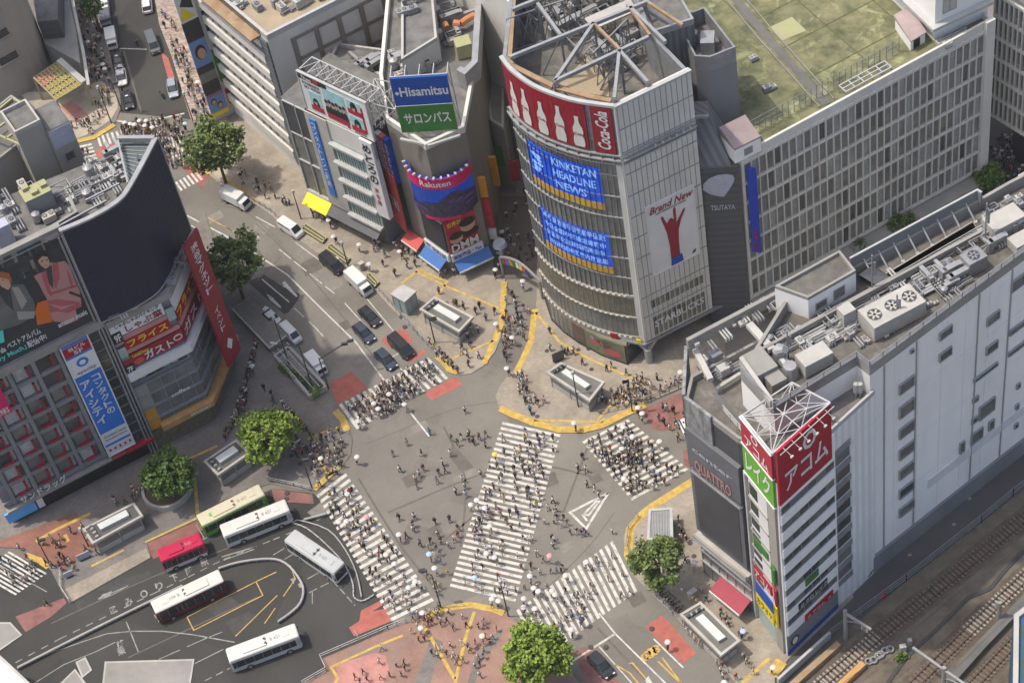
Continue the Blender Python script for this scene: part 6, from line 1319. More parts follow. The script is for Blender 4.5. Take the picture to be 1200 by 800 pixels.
def cluster(pts, z, n, label, seed, rz=0, kinds='uuutpd', big=1.0, grp=None):
    rs = random.Random(seed); P = [G2(*p, z) for p in pts]
    for i in range(n):
        a, b = rs.random(), rs.random(); c = P[0].lerp(P[1], a).lerp(P[3].lerp(P[2], a), b); k = rs.choice(kinds); s = big * rs.uniform(.7, 1.3)
        if k == 'u': ac_unit(c, z, 1.5 * s, 1.0 * s, rs.uniform(.9, 1.6) * big, rz + rs.choice((0, 1.57)), 'air conditioner ' + label, rs.choice((1, 1, 2)), rs.choice(('metal', 'metal_white', 'concrete_light', 'metal_grey')), 'air conditioners on the roofs')
        elif k == 't':
            t = thing('water_tank', 'round water tank ' + label, 'tank', (*c, z), 'tanks on the roofs'); part('shell', t, ['metal'], lambda m: (m.cyl((*c, z + .4), (*c, z + 2.0 * s), .7 * s, 12), m.cyl((*c, z + 2.0 * s), (*c, z + 2.3 * s), .7 * s, 12, r2=.2))); part('legs', t, ['metal_dark'], lambda m: [m.box((c.x + x, c.y + y), .12, .12, z, z + .5) for x in (-.4, .4) for y in (-.4, .4)])
        elif k == 'p':
            L = rs.uniform(2.5, 6) * big; an = rz + rs.choice((0, 1.57)); d = Vector((math.cos(an), math.sin(an)))
            t = thing('pipe_run', 'pipe run ' + label, 'pipes', (*c, z), 'pipes on the roofs')
            part('pipe', t, [rs.choice(('metal', 'metal_white', 'metal_grey'))], lambda m: [(m.cyl((*(c + Vector((-d.y, d.x)) * .4 * j - d * L / 2), z + .5), (*(c + Vector((-d.y, d.x)) * .4 * j + d * L / 2), z + .5), .13, 6), m.cyl((*(c + Vector((-d.y, d.x)) * .4 * j - d * L / 2), z + .5), (*(c + Vector((-d.y, d.x)) * .4 * j - d * L / 2), z), .13, 6)) for j in range(rs.choice((2, 3)))])
        elif k == 'd':
            t = thing('air_duct', 'silver duct ' + label, 'duct', (*c, z), 'ducts on the roofs'); L = rs.uniform(1.5, 3.5) * big; an = rz + rs.choice((0, 1.57)); d = Vector((math.cos(an), math.sin(an)))
            part('duct', t, ['metal'], lambda m: (m.box(c, .8 * s, .8 * s, z, z + 1.8 * s, an), m.beam((*c, z + 1.5 * s), (*(c + d * L), z + 1.5 * s), .7 * s, .6 * s), m.box(c + d * L, .8 * s, .7 * s, z + .6, z + 1.7 * s, an)))
        elif k == 'f':
            t = thing('pipe_rack', 'steel frame rack ' + label, 'steel frame', (*c, z), 'racks on the roofs'); w, d_, h = 2.6 * s, 1.8 * s, 1.6 * s
            def g(m):
                q = [Vector((c.x + x * math.cos(rz) - y * math.sin(rz), c.y + x * math.sin(rz) + y * math.cos(rz), z)) for x, y in ((-w/2, -d_/2), (w/2, -d_/2), (w/2, d_/2), (-w/2, d_/2))]
                for i in range(4): u = q[i] + Vector((0, 0, h)); v = q[(i+1) % 4] + Vector((0, 0, h)); m.beam(q[i], u, .12); m.beam(u, v, .12); m.beam(q[i], v, .08)
            part('frame', t, [rs.choice(('metal_grey', 'metal'))], g)
kr = math.atan2(bkd.y, bkd.x)
# railway block roof
z = HK - 1.3
a1 = G2(1045, 375, z)
ac_unit(a1, z, 7.2, 3.4, 2.6, kr, 'long grey cooling unit with three round fans on the railway block', 3, 'concrete_light')
ac_unit(G2(1140, 315, z), z, 2.6, 2.0, 2.4, kr, 'dark grey boxy cooling unit near the parapet of the railway block', 1, 'metal_grey')
ac_unit(G2(1176, 262, z + 1), z, 4.6, 2.6, 2.2, kr, 'pale container-like plant box near the right edge', 0, 'concrete_light')
ac_unit(G2(1196, 282, z + 1), z, 2.6, 2.0, 1.4, kr, 'low beige plant box cut by the right edge', 0, 'concrete_light')
ac_unit(G2(954, 422, z + 1), z, 3.8, 2.2, 2.2, kr, 'ribbed cream plant box between pipes and front parapet', 0, 'concrete_light')
ac_unit(G2(992, 378, z), z, 1.7, 1.5, 2.6, kr, 'slim cream plant box beside the brown roof room', 0, 'concrete_light')
ac_unit(G2(890, 437, z), z, 2.9, 3.6, 2.2, kr, 'large weathered box with brownish top at the roof corner', 0, 'concrete')
ac_unit(G2(909, 452, z), z, 2.0, 1.8, 1.6, kr, 'smaller grey box beside the weathered one at the roof corner', 0, 'concrete')
ac_unit(G2(839, 425, 36), 36, 1.4, 1.2, 2.0, kr, 'grey upright box in the sunken roof well', 0, 'metal_grey'); ac_unit(G2(848, 438, 36), 36, 1.3, 1.1, 1.4, kr, 'white small box in the sunken roof well', 0, 'metal_white')
t = thing('wrapped_equipment', 'lumpy silver-wrapped duct equipment behind the front parapet', 'duct', G(918, 430, z))
def f(m):
    c = G2(914, 425, z); m.cyl((*c, z), (*c, z + 2.4), .8, 10); m.cyl((*c, z + 2.4), (c.x + .6, c.y - .6, z + 3.0), .8, 10, r2=.5); d = G2(926, 440, z); m.cyl((*d, z), (*d, z + 1.9), 1.1, 10, r2=.8); m.cyl((*c, z + 1.2), (*d, z + 1.2), .6, 8)
part('duct', t, ['metal'], f, smooth=False)
cluster([(1085, 330), (1110, 315), (1118, 342), (1096, 352)], z, 12, 'in the pipe yard of the railway block', 3, kr, 'dpd', .8)
cluster([(1000, 365), (1110, 300), (1125, 322), (1020, 395)], z, 20, 'along the long roof of the railway block', 8, kr, 'upfp', .9)
cluster([(925, 400), (985, 372), (1000, 395), (950, 415)], z, 13, 'behind the front railing of the railway block', 5, kr, 'ppuf', .8)
cluster([(1120, 290), (1195, 245), (1200, 268), (1150, 310)], z, 12, 'near the far end of the railway block', 6, kr, 'pufd', .8)
cluster([(940, 468), (990, 440), (1005, 450), (960, 480)], HL - .5, 3, 'on the lower step of the railway block', 7, kr, 'ut', .5)
def beamthing(name, label, cat, a, b, z, w, h, m):
    p = G2(*a, z); t = thing(name, label, cat, (*p, z)); part('beam', t, [m], lambda mb: mb.path([p, G2(*b, z)], w, z, h=h)); return t
beamthing('concrete_beam', 'pale concrete beam crossing the sunken roof well, nearer the edge', 'beam', (815, 412), (833, 447), 38.5, .7, .6, 'concrete_light')
beamthing('concrete_beam', 'pale concrete beam crossing the sunken roof well beside the grey inner wall', 'beam', (878, 382), (905, 412), 41.5, .9, .6, 'concrete_light')
beamthing('inner_wall', 'beige inner parapet wall left of the weathered boxes', 'wall', (869, 427), (905, 478), HK - .2, .5, 1.4, 'concrete_light')
beamthing('inner_wall', 'long beige kerb wall dividing the roof of the railway block', 'wall', (890, 415), (1150, 275), HK - .6, .4, .8, 'concrete')
beamthing('inner_wall', 'long pale rail wall at the back edge of the railway block', 'wall', (806, 408), (925, 345), HK - 2, .5, 1.6, 'concrete')
beamthing('inner_wall', 'short beige kerb wall across the sunken brown deck', 'wall', (840, 458), (868, 440), 36.6, .4, .6, 'concrete_light')
t = thing('roof_deck', 'slatted beige timber deck behind the long propped wall', 'deck', G(1080, 290, z)); dd = [G2(1035, 325, z), G2(1140, 262, z), G2(1148, 275, z), G2(1055, 330, z)]
part('slats', t, ['beige_wall', 'concrete_light'], lambda m: [m.path([dd[0].lerp(dd[3], k / 11), dd[1].lerp(dd[2], k / 11)], .34, z + .15, k % 2, h=.12) for k in range(12)])
t = thing('stair_hood', 'dark grey sloping hood beside the brown roof room', 'roof hatch', G(1020, 325, z)); part('hood', t, ['dark_panel'], lambda m: m.hexa([G(1005, 322, z), G(1030, 336, z), G(1045, 325, z), G(1022, 310, z)], [G(1007, 322, z + 2), G(1030, 336, z + 1), G(1043, 325, z + 1.2), G(1022, 312, z + 2.4)], 0))
for (x, y), h, lab in (((1154, 285), 7, 'grey lattice antenna mast near the right end of the railway block'), ((1022, 345), 7, 'thin bare mast beside the brown roof room'), ((924, 420), 5, 'thin mast among silver-wrapped ducts'), ((1051, 378), 5, 'short thin mast by the three-fan unit')):
    p = G2(x, y, z); t = thing('antenna_mast', lab, 'mast', (*p, z)); part('mast', t, ['metal_grey'], lambda m: (m.cyl((*p, z), (*p, z + h), .1, 6), m.beam((p.x - .5, p.y, z + h * .8), (p.x + .5, p.y, z + h * .8), .08), m.cyl((p.x + .3, p.y, z + h * .5), (p.x + .3, p.y, z + h * .8), .16, 6)))
for (x, y) in ((1021, 446), (1017, 452), (1003, 462), (1008, 462)):
    p = G2(x, y, HL); t = thing('antenna', 'white cylinder antenna on the lower corner of the railway block', 'antenna', (*p, HL), 'antennas'); part('radome', t, ['metal_white'], lambda m: (m.cyl((*p, HL - .5), (*p, HL + .6), .08, 6), m.cyl((*p, HL + .5), (*p, HL + 2.0), .3, 10)))
# corner store roof (left)
lr = math.atan2(LF.u.y, LF.u.x)
cluster([(-5, 232), (48, 215), (62, 258), (-5, 290)], 43, 15, 'on the left of the corner store roof', 31, lr, 'uutpdf', 1.0)
cluster([(52, 225), (110, 200), (122, 232), (68, 260)], 43, 16, 'behind the dark curved screen', 33, lr, 'uupfdt', .75)
cluster([(105, 190), (140, 185), (150, 212), (120, 232)], 43, 14, 'beside the screen frame of the corner store', 35, lr, 'fpupd', .8)
cluster([(95, 185), (135, 172), (150, 185), (110, 205)], 43, 10, 'at the far end of the corner store roof', 36, lr, 'fpupd', .8)
t = thing('plant_room', 'small rusty-topped plant room on the corner store roof', 'building', G(48, 222, 43)); c = G2(50, 245, 43); part('wall', t, ['grey_wall', 'turf_pale'], lambda m: (m.box(c, 3.6, 2.6, 43, 46.5, lr, 0, 1), [m.box((c.x + x * 1.2, c.y + (.6 if x else -.4)), .9, .9, 46.5, 47.0, lr, 1) for x in (-1, 0, 1)]))
t = thing('plant_box', 'bluish white box on the edge above the poster', 'box', G(10, 275, 45)); c = G2(9, 285, 43); part('casing', t, ['lavender'], lambda m: m.box(c, 2.2, 1.5, 43, 46.6, lr))
t = thing('roof_screen_wall', 'grey wall with a dark slot beside the curved screen', 'wall', G(75, 262, 45)); part('wall', t, ['concrete', 'black_sign'], lambda m: (m.path([G2(64, 272, 45), G2(92, 255, 45), G2(84, 238, 45)], .4, 43, h=3.2), m.path([G2(73, 267, 45), G2(81, 262, 45)], .45, 44.6, h=.7, mi=1)))
# other roofs
cluster([(455, 60), (500, 70), (505, 88), (455, 92)], HR - .6, 16, 'behind the blue and green billboard', 41, .2, 'uupdt', .9)
cluster([(500, 60), (550, 50), (556, 10), (510, 20)], HR - .6, 14, 'on the sign tower roof beside the orange pipe', 42, .2, 'uupdtf', .9)
cluster([(470, 20), (505, 10), (505, -10), (470, -10)], 30.4, 6, 'on the narrow roof beside the panelled block', 43, .2, 'upd', .9)
cluster([(392, 88), (455, 118), (470, 100), (410, 70)], 21.4, 22, 'behind the news billboard', 44, .5, 'ufupfd', .85)
t = thing('orange_pipe', 'orange insulated pipe snaking over the sign tower roof', 'pipe', G(540, 20, HR)); part('pipe', t, ['orange_pipe'], lambda m: [m.cyl(G(*a, HR + 1), G(*b, HR + 1), .5, 8) for a, b in (((556, 18), (548, 22)), ((548, 22), (540, 28)), ((540, 28), (532, 27)), ((524, 33), (521, 28)))])
ac_unit(G2(544, 60, HR), HR - .6, 2.3, 2.2, 2.6, .1, 'large cream plant box near the sign tower parapet', 0, 'turf_pale')
cluster([(270, 5), (300, 22), (310, 12), (290, -5)], HD - 1, 3, 'on the tan roof of the panelled block', 45, .5, 'u', .8)
cluster([(318, 12), (340, 18), (378, -3), (350, -20)], HD - 1, 9, 'along the back of the panelled block roof', 46, .5, 'updf', 1.1)
cluster([(620, 40), (690, 60), (720, 30), (660, 0)], zq(40), 14, 'beneath the open steel roof frame', 47, .4, 'upfd', 1.1)
cluster([(700, 80), (745, 75), (760, 40), (720, 30)], zq(40), 12, 'beneath the frame by the stone facade', 48, .4, 'upfd', 1.1)
cluster([(700, 20), (760, 20), (760, -10), (700, -10)], zq(40), 9, 'at the back of the open tower roof', 49, .4, 'upfd', 1.2)
cluster([(600, 30), (640, 10), (650, -15), (605, -15)], zq(40), 10, 'in the shaded corner of the tower roof', 50, .4, 'upfd', 1.2)
t = thing('roof_walkway', 'pale plank deck slab across the open tower roof', 'deck', G(710, 15, 47.4)); part('slab', t, ['concrete_light'], lambda m: m.path([G2(690, 26, 47.4), G2(745, 2, 47.4)], 2.6, 46.8, h=.3))
t = thing('plywood_floor', 'tan plywood floor area in the open tower roof', 'deck', G(680, 95, 43.7)); part('sheet', t, ['roof_tan'], lambda m: m.prism([G2(655, 98, 43.7), G2(690, 65, 43.7), G2(712, 85, 43.7), G2(714, 113, 43.7), G2(680, 108, 43.7)], zq(40), zq(40) + .12))
cluster([(125, 380), (175, 350), (190, 330), (140, 360)], 28.6, 12, 'on the ledge under the curved screen', 55, lr, 'uufpf', .7)
cluster([(195, 330), (212, 290), (218, 300), (205, 335)], 28.6, 6, 'on the ledge under the curved screen', 56, 1.2, 'uff', .7)
cluster([(812, 425), (850, 415), (866, 440), (835, 455)], 36, 7, 'in the sunken roof well', 61, kr, 'upd', .7)
cluster([(812, 402), (905, 352), (915, 362), (822, 415)], HK - 1.9, 10, 'along the back rail wall of the railway block', 62, kr, 'upuf', .55)
cluster([(880, 130), (960, 115), (900, 60), (870, 60)], HS - 1, 3, 'on the green rooftop lawn', 63, .3, 'u', .6)
cluster([(1100, 62), (1150, 40), (1140, 30), (1098, 50)], HS - 1, 4, 'beside the white penthouse', 64, .3, 'upu', .7)
for pts, lab in (([(925, 398), (1040, 335), (1150, 272)], 'low pipe railing along the middle of the railway block roof'), ([(940, 425), (1004, 388)], 'short railing between plant boxes on the railway block'), ([(845, 455), (880, 495)], 'railing along the sunken brown deck')):
    fence([G2(*p, z) for p in pts], z if 'sunken' not in lab else 36.3, 1.3, lab, 1.5, 'metal_white', 3, .08, 'railing', 'roof_railing')
cluster([(935, 410), (1000, 375), (1010, 388), (950, 425)], z, 10, 'beside the ribbed cream plant box', 71, kr, 'uuptd', .5)
cluster([(1000, 400), (1130, 320), (1140, 335), (1012, 412)], z, 22, 'just inside the front parapet railing', 72, kr, 'uuptp', .5)
cluster([(870, 415), (1000, 350), (1005, 358), (880, 425)], z, 10, 'along the dividing kerb wall', 73, kr, 'uptp', .5)
cluster([(1150, 250), (1200, 225), (1200, 240), (1155, 262)], z, 8, 'at the far corner of the railway block', 74, kr, 'uupf', .7)
cluster([(270, -2), (300, 20), (306, 30), (262, 0)], HD - 1, 3, 'near the edge of the tan roof', 75, .5, 'uup', .5)
# ================================================================== TREES
def tree(px, py, rpx, zc, label, m='leaf', dense=1.0, seed=1, flat_=.8, trunk=True, name='street_tree'):
    rs = random.Random(seed); c = G(px, py, zc); s = (G(px + 1, py, zc) - c).length; r = rpx * s; nr = np.random.default_rng(seed)
    t = thing(name, label, 'tree', (c.x, c.y, 0))
    n = int(190 * dense * (r / 4.2) ** 2); V_ = []; F_ = []
    cen = []
    for i in range(n):
        d = Vector((rs.gauss(0, 1), rs.gauss(0, 1), rs.gauss(0, 1))).normalized(); k = rs.uniform(.25, 1) ** .45
        lob = 1 + .13 * math.sin(3 * math.atan2(d.y, d.x) + seed) + .1 * math.sin(5 * math.atan2(d.y, d.x) + 2 * seed) * (1.4 - dense * .4)
        cen.append((Vector((d.x * r * lob, d.y * r * lob, d.z * r * flat_ * (1 if d.z > 0 else .7))) * k, rs.uniform(.38, .75) * (1.15 - .25 * dense)))
    v = []
    for q, cr in cen:
        k = int(46 * (cr / .55) ** 2)
        P = nr.normal(0, 1, (k, 3)) * cr * .55 + np.array((c.x + q.x, c.y + q.y, zc + q.z)); a = nr.normal(0, 1, (k, 3)); a[:, 2] *= .55; a /= np.linalg.norm(a, axis=1)[:, None]
        b = np.cross(a, nr.normal(0, 1, (k, 3))); b /= np.linalg.norm(b, axis=1)[:, None]; sz = nr.uniform(.12, .23, (k, 1)); a *= sz; b *= sz * .75
        v.append(np.stack([P - a - b, P + a - b, P + a + b, P - a + b], 1).reshape(-1, 3))
    v = np.concatenate(v); me = bpy.data.meshes.new('crown'); nf = len(v) // 4; v = v - np.array((c.x, c.y, 0))
    me.vertices.add(len(v)); me.vertices.foreach_set('co', v.astype(np.float32).ravel()); me.loops.add(len(v)); me.loops.foreach_set('vertex_index', np.arange(len(v), dtype=np.int32))
    me.polygons.add(nf); me.polygons.foreach_set('loop_start', np.arange(0, len(v), 4, dtype=np.int32)); me.materials.append(M[m]); me.update(calc_edges=True); me.validate()
    o = bpy.data.objects.new('crown', me); col.objects.link(o); o.parent = t
    def f(mb):
        mb.cyl((c.x, c.y, 0), (c.x + .1, c.y, zc - r * .3), .28, 9, r2=.17)
        for q, cr in cen[:14]: mb.cyl((c.x + .1, c.y, zc - r * .35), (c.x + q.x * .8, c.y + q.y * .8, zc + q.z * .7), .1, 5, r2=.03)
    part('trunk', t, ['bark'], f)
    return t
mat('leaf_olive', (.075, .115, .03), .6, c2=(.17, .22, .065), scale=.9)
tree(250, 171, 34, 8.5, 'leafy green tree beside the upper left junction and the hoardings', 'leaf_olive', .8, 3)
tree(270, 306, 35, 8.5, 'loose olive-green tree by the crimson banner of the corner store', 'leaf_olive', .62, 5)
tree(313, 510, 34, 5.5, 'dense bright green round tree on the left plaza', 'leaf_bright', 1.7, 7)
tree(197, 556, 31, 5.2, 'dense round tree standing in a low white circular planter', 'leaf', 1.7, 9)
tree(770, 656, 31, 6.5, 'loose green tree at the right street corner by the glass-roofed entrance', 'leaf_olive', .8, 12)
tree(627, 766, 40, 6.5, 'bright yellow-green round tree at the bottom edge of the picture', 'leaf_bright', 1.9, 15)
tree(1158, 206, 16, 5, 'round green tree at the far end of the department store', 'leaf', 1.1, 18)
tree(1056, 262, 17, 4.5, 'small green tree behind the long roof wall, between column and kiosk', 'leaf', 1.0, 21)
tree(1003, 292, 14, 4, 'small green tree left of the blue-banded column', 'leaf', 1.0, 22)
tree(107, 8, 13, 6, 'thin dark tree beside the taxi queue at the top', 'leaf_dark', .5, 25)
tree(455, 345, 5, 1.5, 'small shrub', 'leaf_dark', .5, 26) if False else None
def hedge(pts, w, h, z, label, m='leaf', cat='hedge'):
    P = [G2(*p) for p in pts]; c = P[0]; t = thing('hedge', label, cat, (*c, z)); nr = np.random.default_rng(len(pts) + int(h * 10)); v = []
    for a, b in zip(P[:-1], P[1:]):
        d = (b - a); L = d.length; d.normalize(); nn = Vector((-d.y, d.x)); k = int(L * w * h * 130) + 60
        s = nr.uniform(0, L, k); o = nr.uniform(-w / 2, w / 2, k); zz = nr.uniform(0, h, k)
        Q = np.stack([a.x + d.x * s + nn.x * o, a.y + d.y * s + nn.y * o, z + zz], 1); A = nr.normal(0, 1, (k, 3)); A /= np.linalg.norm(A, axis=1)[:, None]; B = np.cross(A, nr.normal(0, 1, (k, 3))); B /= np.linalg.norm(B, axis=1)[:, None]
        A *= .14; B *= .1; v.append(np.stack([Q - A - B, Q + A - B, Q + A + B, Q - A + B], 1).reshape(-1, 3))
    v = np.concatenate(v) - np.array((c.x, c.y, z)); me = bpy.data.meshes.new('foliage'); nf = len(v) // 4
    me.vertices.add(len(v)); me.vertices.foreach_set('co', v.astype(np.float32).ravel()); me.loops.add(len(v)); me.loops.foreach_set('vertex_index', np.arange(len(v), dtype=np.int32))
    me.polygons.add(nf); me.polygons.foreach_set('loop_start', np.arange(0, len(v), 4, dtype=np.int32)); me.materials.append(M[m]); me.update(calc_edges=True)
    o = bpy.data.objects.new('foliage', me); col.objects.link(o); o.parent = t
hedge([(330, 432), (372, 463)], 1.0, 1.2, .1, 'clipped green hedge wrapping the stairway wall on the left plaza'); hedge([(366, 466), (378, 458)], 1.2, 1.3, .1, 'bright green end of the hedge by the left crossing', 'leaf_bright')
hedge([(1060, 775), (1052, 768)], 1.6, .6, .1, 'small patch of green weeds beside the tracks', 'leaf', 'plant')
# round planter
p = G2(197, 590); t = thing('planter', 'low white circular planter wall with painted letters round the tree', 'planter', (*p, 0))
pc = G2(197, 575)
def f(m):
    for i in range(28):
        a, b = 2 * math.pi * i / 28, 2 * math.pi * (i + 1) / 28; r1, r2 = 3.6, 3.2
        q = [pc + Vector((math.cos(x) * r, math.sin(x) * r)) for r, x in ((r1, a), (r1, b), (r2, b), (r2, a))]
        m.hexa([(*k, SW) for k in q], [(*k, 1.0) for k in q])
part('wall', t, ['concrete_light'], f); part('soil', t, ['bark'], lambda m: m.cyl((*pc, SW), (*pc, .7), 3.2, 24))
pf = Face(pc + Vector((.6, -3.62)), pc + Vector((3.2, -1.9))); part('lettering', t, ['lavender'], lambda m: m.text('SHIBUYA', pf.fn(.12), .2, 2.9, .35, .85))
# ================================================================== STREET FURNITURE
def subway(c4, z, label, stair=True, skylight=True, glass=False):
    """c4: four roof corners in pixels at height z (clockwise from far left)"""
    P = [G2(*p, z) for p in c4]; cc = sum(P, Vector((0, 0))) / 4; t = thing('subway_entrance', label, 'subway entrance', (*cc, 0))
    ctr = cc; I = [ctr + (p - ctr) * .86 for p in P]; J = [ctr + (p - ctr) * .94 for p in P]
    part('canopy', t, ['concrete_light', 'concrete', 'concrete_dark'] if not glass else ['metal_white', 'glass_grey', 'metal'], lambda m: (m.wallring(P, z - .45, z, .35, 0), m.prism([ctr + (p - ctr) * .93 for p in P], z - .35, z - .18, 0, 1, bottom=True), [m.path([P[0].lerp(P[1], k / 16), P[3].lerp(P[2], k / 16)], .14, z - .18, 2, h=.06) for k in range(1, 16)]))
    part('wall', t, ['concrete_light', 'concrete_dark'], lambda m: (m.wallring(I, .1, 1.2, .2, 0), m.prism([ctr + (p - ctr) * .75 for p in P], .1, .14, 1)))
    part('glazing', t, ['glass_grey', 'metal'], lambda m: (m.wallring([ctr + (p - ctr) * .84 for p in P[:]], 1.2, z - .45, .05, 0), [m.box(q, .16, .16, .1, z - .4, mi=1) for q in I + [I[0].lerp(I[1], .5), I[2].lerp(I[3], .5), I[1].lerp(I[2], .5), I[3].lerp(I[0], .5)]]))
    if skylight:
        a = [P[0].lerp(P[2], 0)] ; s = [ctr + ((P[k] - ctr) * .45 + (P[0] + P[3] - 2 * ctr) * .0) for k in range(4)]
        L1 = (P[1] - P[0]).length; L2 = (P[3] - P[0]).length; ax = (P[1] - P[0]) if L1 > L2 else (P[3] - P[0]); bx = (P[3] - P[0]) if L1 > L2 else (P[1] - P[0])
        q = [ctr - ax * .25 - bx * .2, ctr + ax * .3 - bx * .2, ctr + ax * .3 + bx * .14, ctr - ax * .25 + bx * .14]
        part('skylight', t, ['win_pale', 'metal_white'], lambda m: (m.prism(q, z - .17, z + .45, 1, 0), [m.path([q[0].lerp(q[1], k / 5), q[3].lerp(q[2], k / 5)], .08, z + .25, 1, h=.05) for k in range(1, 5)]))
        rs = random.Random(int(c4[0][0]))
        part('vents', t, ['metal', 'metal_dark'], lambda m: [m.box(ctr - ax * .36 + bx * (.3 - .12 * k), .5, .35, z - .2, z + .25, rs.random(), k % 2) for k in range(6)])
    return t
subway([(491, 362), (509, 347), (555, 371), (538, 389)], 3.2, 'pale subway entrance roof on the upper pavement below the sign tower')
subway([(640, 436), (657, 424), (709, 447), (691, 470)], 3.2, 'pale subway entrance roof in front of the round glass tower')
subway([(796, 719), (821, 704), (868, 750), (845, 768)], 3.4, 'long subway entrance roof with slatted top on the right pavement')
subway([(238, 540), (255, 557), (294, 530), (277, 514)], 3.2, 'subway entrance roof between the two round trees')
subway([(96, 619), (108, 637), (168, 604), (157, 588)], 3.2, 'subway entrance roof in front of the red-windowed store')
subway([(760, 596), (788, 594), (789, 632), (758, 632)], 3.0, 'glass-roofed subway entrance beside the right corner tree', True, False, True)
# lift kiosk
P = [G2(*p, 3.4) for p in ((457, 344), (472, 333), (488, 341), (474, 354))]; t = thing('lift_kiosk', 'glass lift kiosk with flat white roof beside the parked trucks', 'kiosk', (*P[0], 0)); cc = sum(P, Vector((0, 0))) / 4
part('roof', t, ['metal_white'], lambda m: m.prism(P, 3.1, 3.4, bottom=True)); Q = [cc + (p - cc) * .88 for p in P]
part('glazing', t, ['glass_teal', 'metal'], lambda m: (m.wallring(Q, .1, 3.1, .06, 0), [m.box(q, .16, .16, .1, 3.1, mi=1) for q in Q + [Q[k].lerp(Q[(k+1) % 4], .5) for k in range(4)]]))
# stairwell wall and parapets beside the hedge
def lowwall(name, label, pts, h, w, m, z=SW, cat='wall', px=True, closed=False):
    P = [G2(*p) for p in pts]; t = thing(name, label, cat, (*P[0], z)); part('wall', t, [m], lambda mb: mb.path(P, w, z, closed=closed, h=h)); return t
t = thing('vent_slab', 'long flat brown-grey ventilation slab edged with pale kerb beside the taxi', 'ventilation slab', (*G2(300, 390), 0)); vs_ = [G2(*p, 1.0) for p in ((272, 362), (292, 347), (338, 392), (316, 408))]
part('slab', t, ['concrete', 'patch_light'], lambda m: m.prism(vs_, .05, 1.0, 0, 1)); part('kerb', t, ['concrete_light'], lambda m: m.path([vs_[0], vs_[3], vs_[2]], .25, 1.0, h=.15))
t = thing('stairwell', 'open stairwell with pale stepped rails behind the hedge', 'stairway', (*G2(345, 430), 0))
st = [G2(*p, 1.2) for p in ((320, 416), (338, 404), (383, 452), (362, 464))]
part('wall', t, ['concrete_light', 'concrete_dark'], lambda m: (m.wallring(st, .05, 1.2, .3, 0), m.prism([st[0].lerp(st[2], .0), st[1], st[2], st[3]], .05, .2, 1)))
part('steps', t, ['concrete'], lambda m: [m.path([st[0].lerp(st[3], .1 + k * .05), st[1].lerp(st[2], .1 + k * .05)], .5, .1, h=.9 - k * .08) for k in range(10)])
part('rail', t, ['metal_white'], lambda m: [m.beam((*st[0].lerp(st[1], a), 1.9), (*st[3].lerp(st[2], a), 1.9), .1) for a in (.05, .35, .65, .95)])
# planters along the upper kerb
for q, lab in ((((353, 271), (359, 264), (384, 281), (379, 287)), 'yellow-edged kerb planter behind the white van'), (((383, 294), (389, 287), (411, 305), (407, 311)), 'yellow-edged kerb planter beside the dark minivan'), (((428, 328), (434, 321), (445, 333), (440, 339)), 'short yellow-edged kerb planter beside the white box truck')):
    P = [G2(*p) for p in q]; t = thing('planter', lab, 'planter', (*P[0], SW)); part('frame', t, ['turf_pale'], lambda m: m.wallring(P, SW, .6, .2)); part('soil', t, ['bark', 'leaf_dark'], lambda m: m.prism(P, SW, .45, 0)); part('divider', t, ['turf_pale'], lambda m: m.path([P[0].lerp(P[3], .5), P[1].lerp(P[2], .5)], .2, .4, h=.2) if False else m.path([P[0].lerp(P[1], .5), P[3].lerp(P[2], .5)], .2, .4, h=.2))
# poles, lamps, signals
def pole(x, y, h, arm, label, heads=0, lamp=False, cat='street lamp', name='street_lamp', r=.11):
    p = G2(x, y); t = thing(name, label, cat, (*p, 0)); part('pole', t, ['metal_dark'], lambda m: m.cyl((*p, 0), (*p, h), r, 8, r2=r * .7))
    if arm:
        a = G2(x + arm[0], y + arm[1]) - p; e = p + a; part('arm', t, ['metal_dark'], lambda m: m.beam((*p, h - .3), (*e, h), .12))
        if heads:
            part('signal', t, ['metal_dark', 'green_sign'], lambda m: [m.box(p.lerp(e, .95 - .18 * k), .9, .3, h - .35, h + .05, 0, 0) for k in range(heads)])
        if lamp: part('lamp_head', t, ['metal_white'], lambda m: m.beam((*p.lerp(e, .75), h - .05), (*e, h + .02), .3, .14))
    else: part('lamp_head', t, ['metal_white'], lambda m: (m.cyl((*p, h), (*p, h + .5), .28, 10, r2=.2)))
    return t
pole(741, 482, 7, (-3, 1), 'dark signal pole in the crowd by the right crossing', 2, cat='traffic light', name='traffic_light')
pole(678, 477, 7.5, None, 'dark lamp pole beside the subway entrance of the round tower'); pole(510, 402, 6, (6, 2), 'black signal pole beside the upper subway entrance', 2, cat='traffic light', name='traffic_light')
pole(369, 462, 11, (-33, -4), 'tall dark signal pole by the hedge with a long arm over the road', 0, True); pole(340, 430, 11, None, 'tall dark pole above the stairwell')
pole(385, 455, 7, (38, -22), 'signal pole whose arm crosses the lanes above the upper left crossing', 2, cat='traffic light', name='traffic_light')
pole(517, 712, 8, (-12, -6), 'dark pole between left and centre crossings at the lower plaza', 2, cat='traffic light', name='traffic_light'); pole(596, 722, 8, None, 'dark lamp pole at the foot of the centre crossing')
pole(366, 572, 7, (4, 1), 'dark signal pole at the kerb above the left crossing', 1, cat='traffic light', name='traffic_light'); pole(131, 145, 8, None, 'thin dark lamp pole on the beige corner at the upper left'); pole(143, 130, 7, (6, 3), 'signal pole at the rounded kerb of the upper left junction', 1, cat='traffic light', name='traffic_light')
pole(60, 663, 6, (4, -3), 'signal pole at the lower left crossing', 1, cat='traffic light', name='traffic_light'); pole(408, 312, 5, None, 'lamp pole between the kerb planters'); pole(353, 257, 6, None, 'lamp pole on the pavement behind the white van')
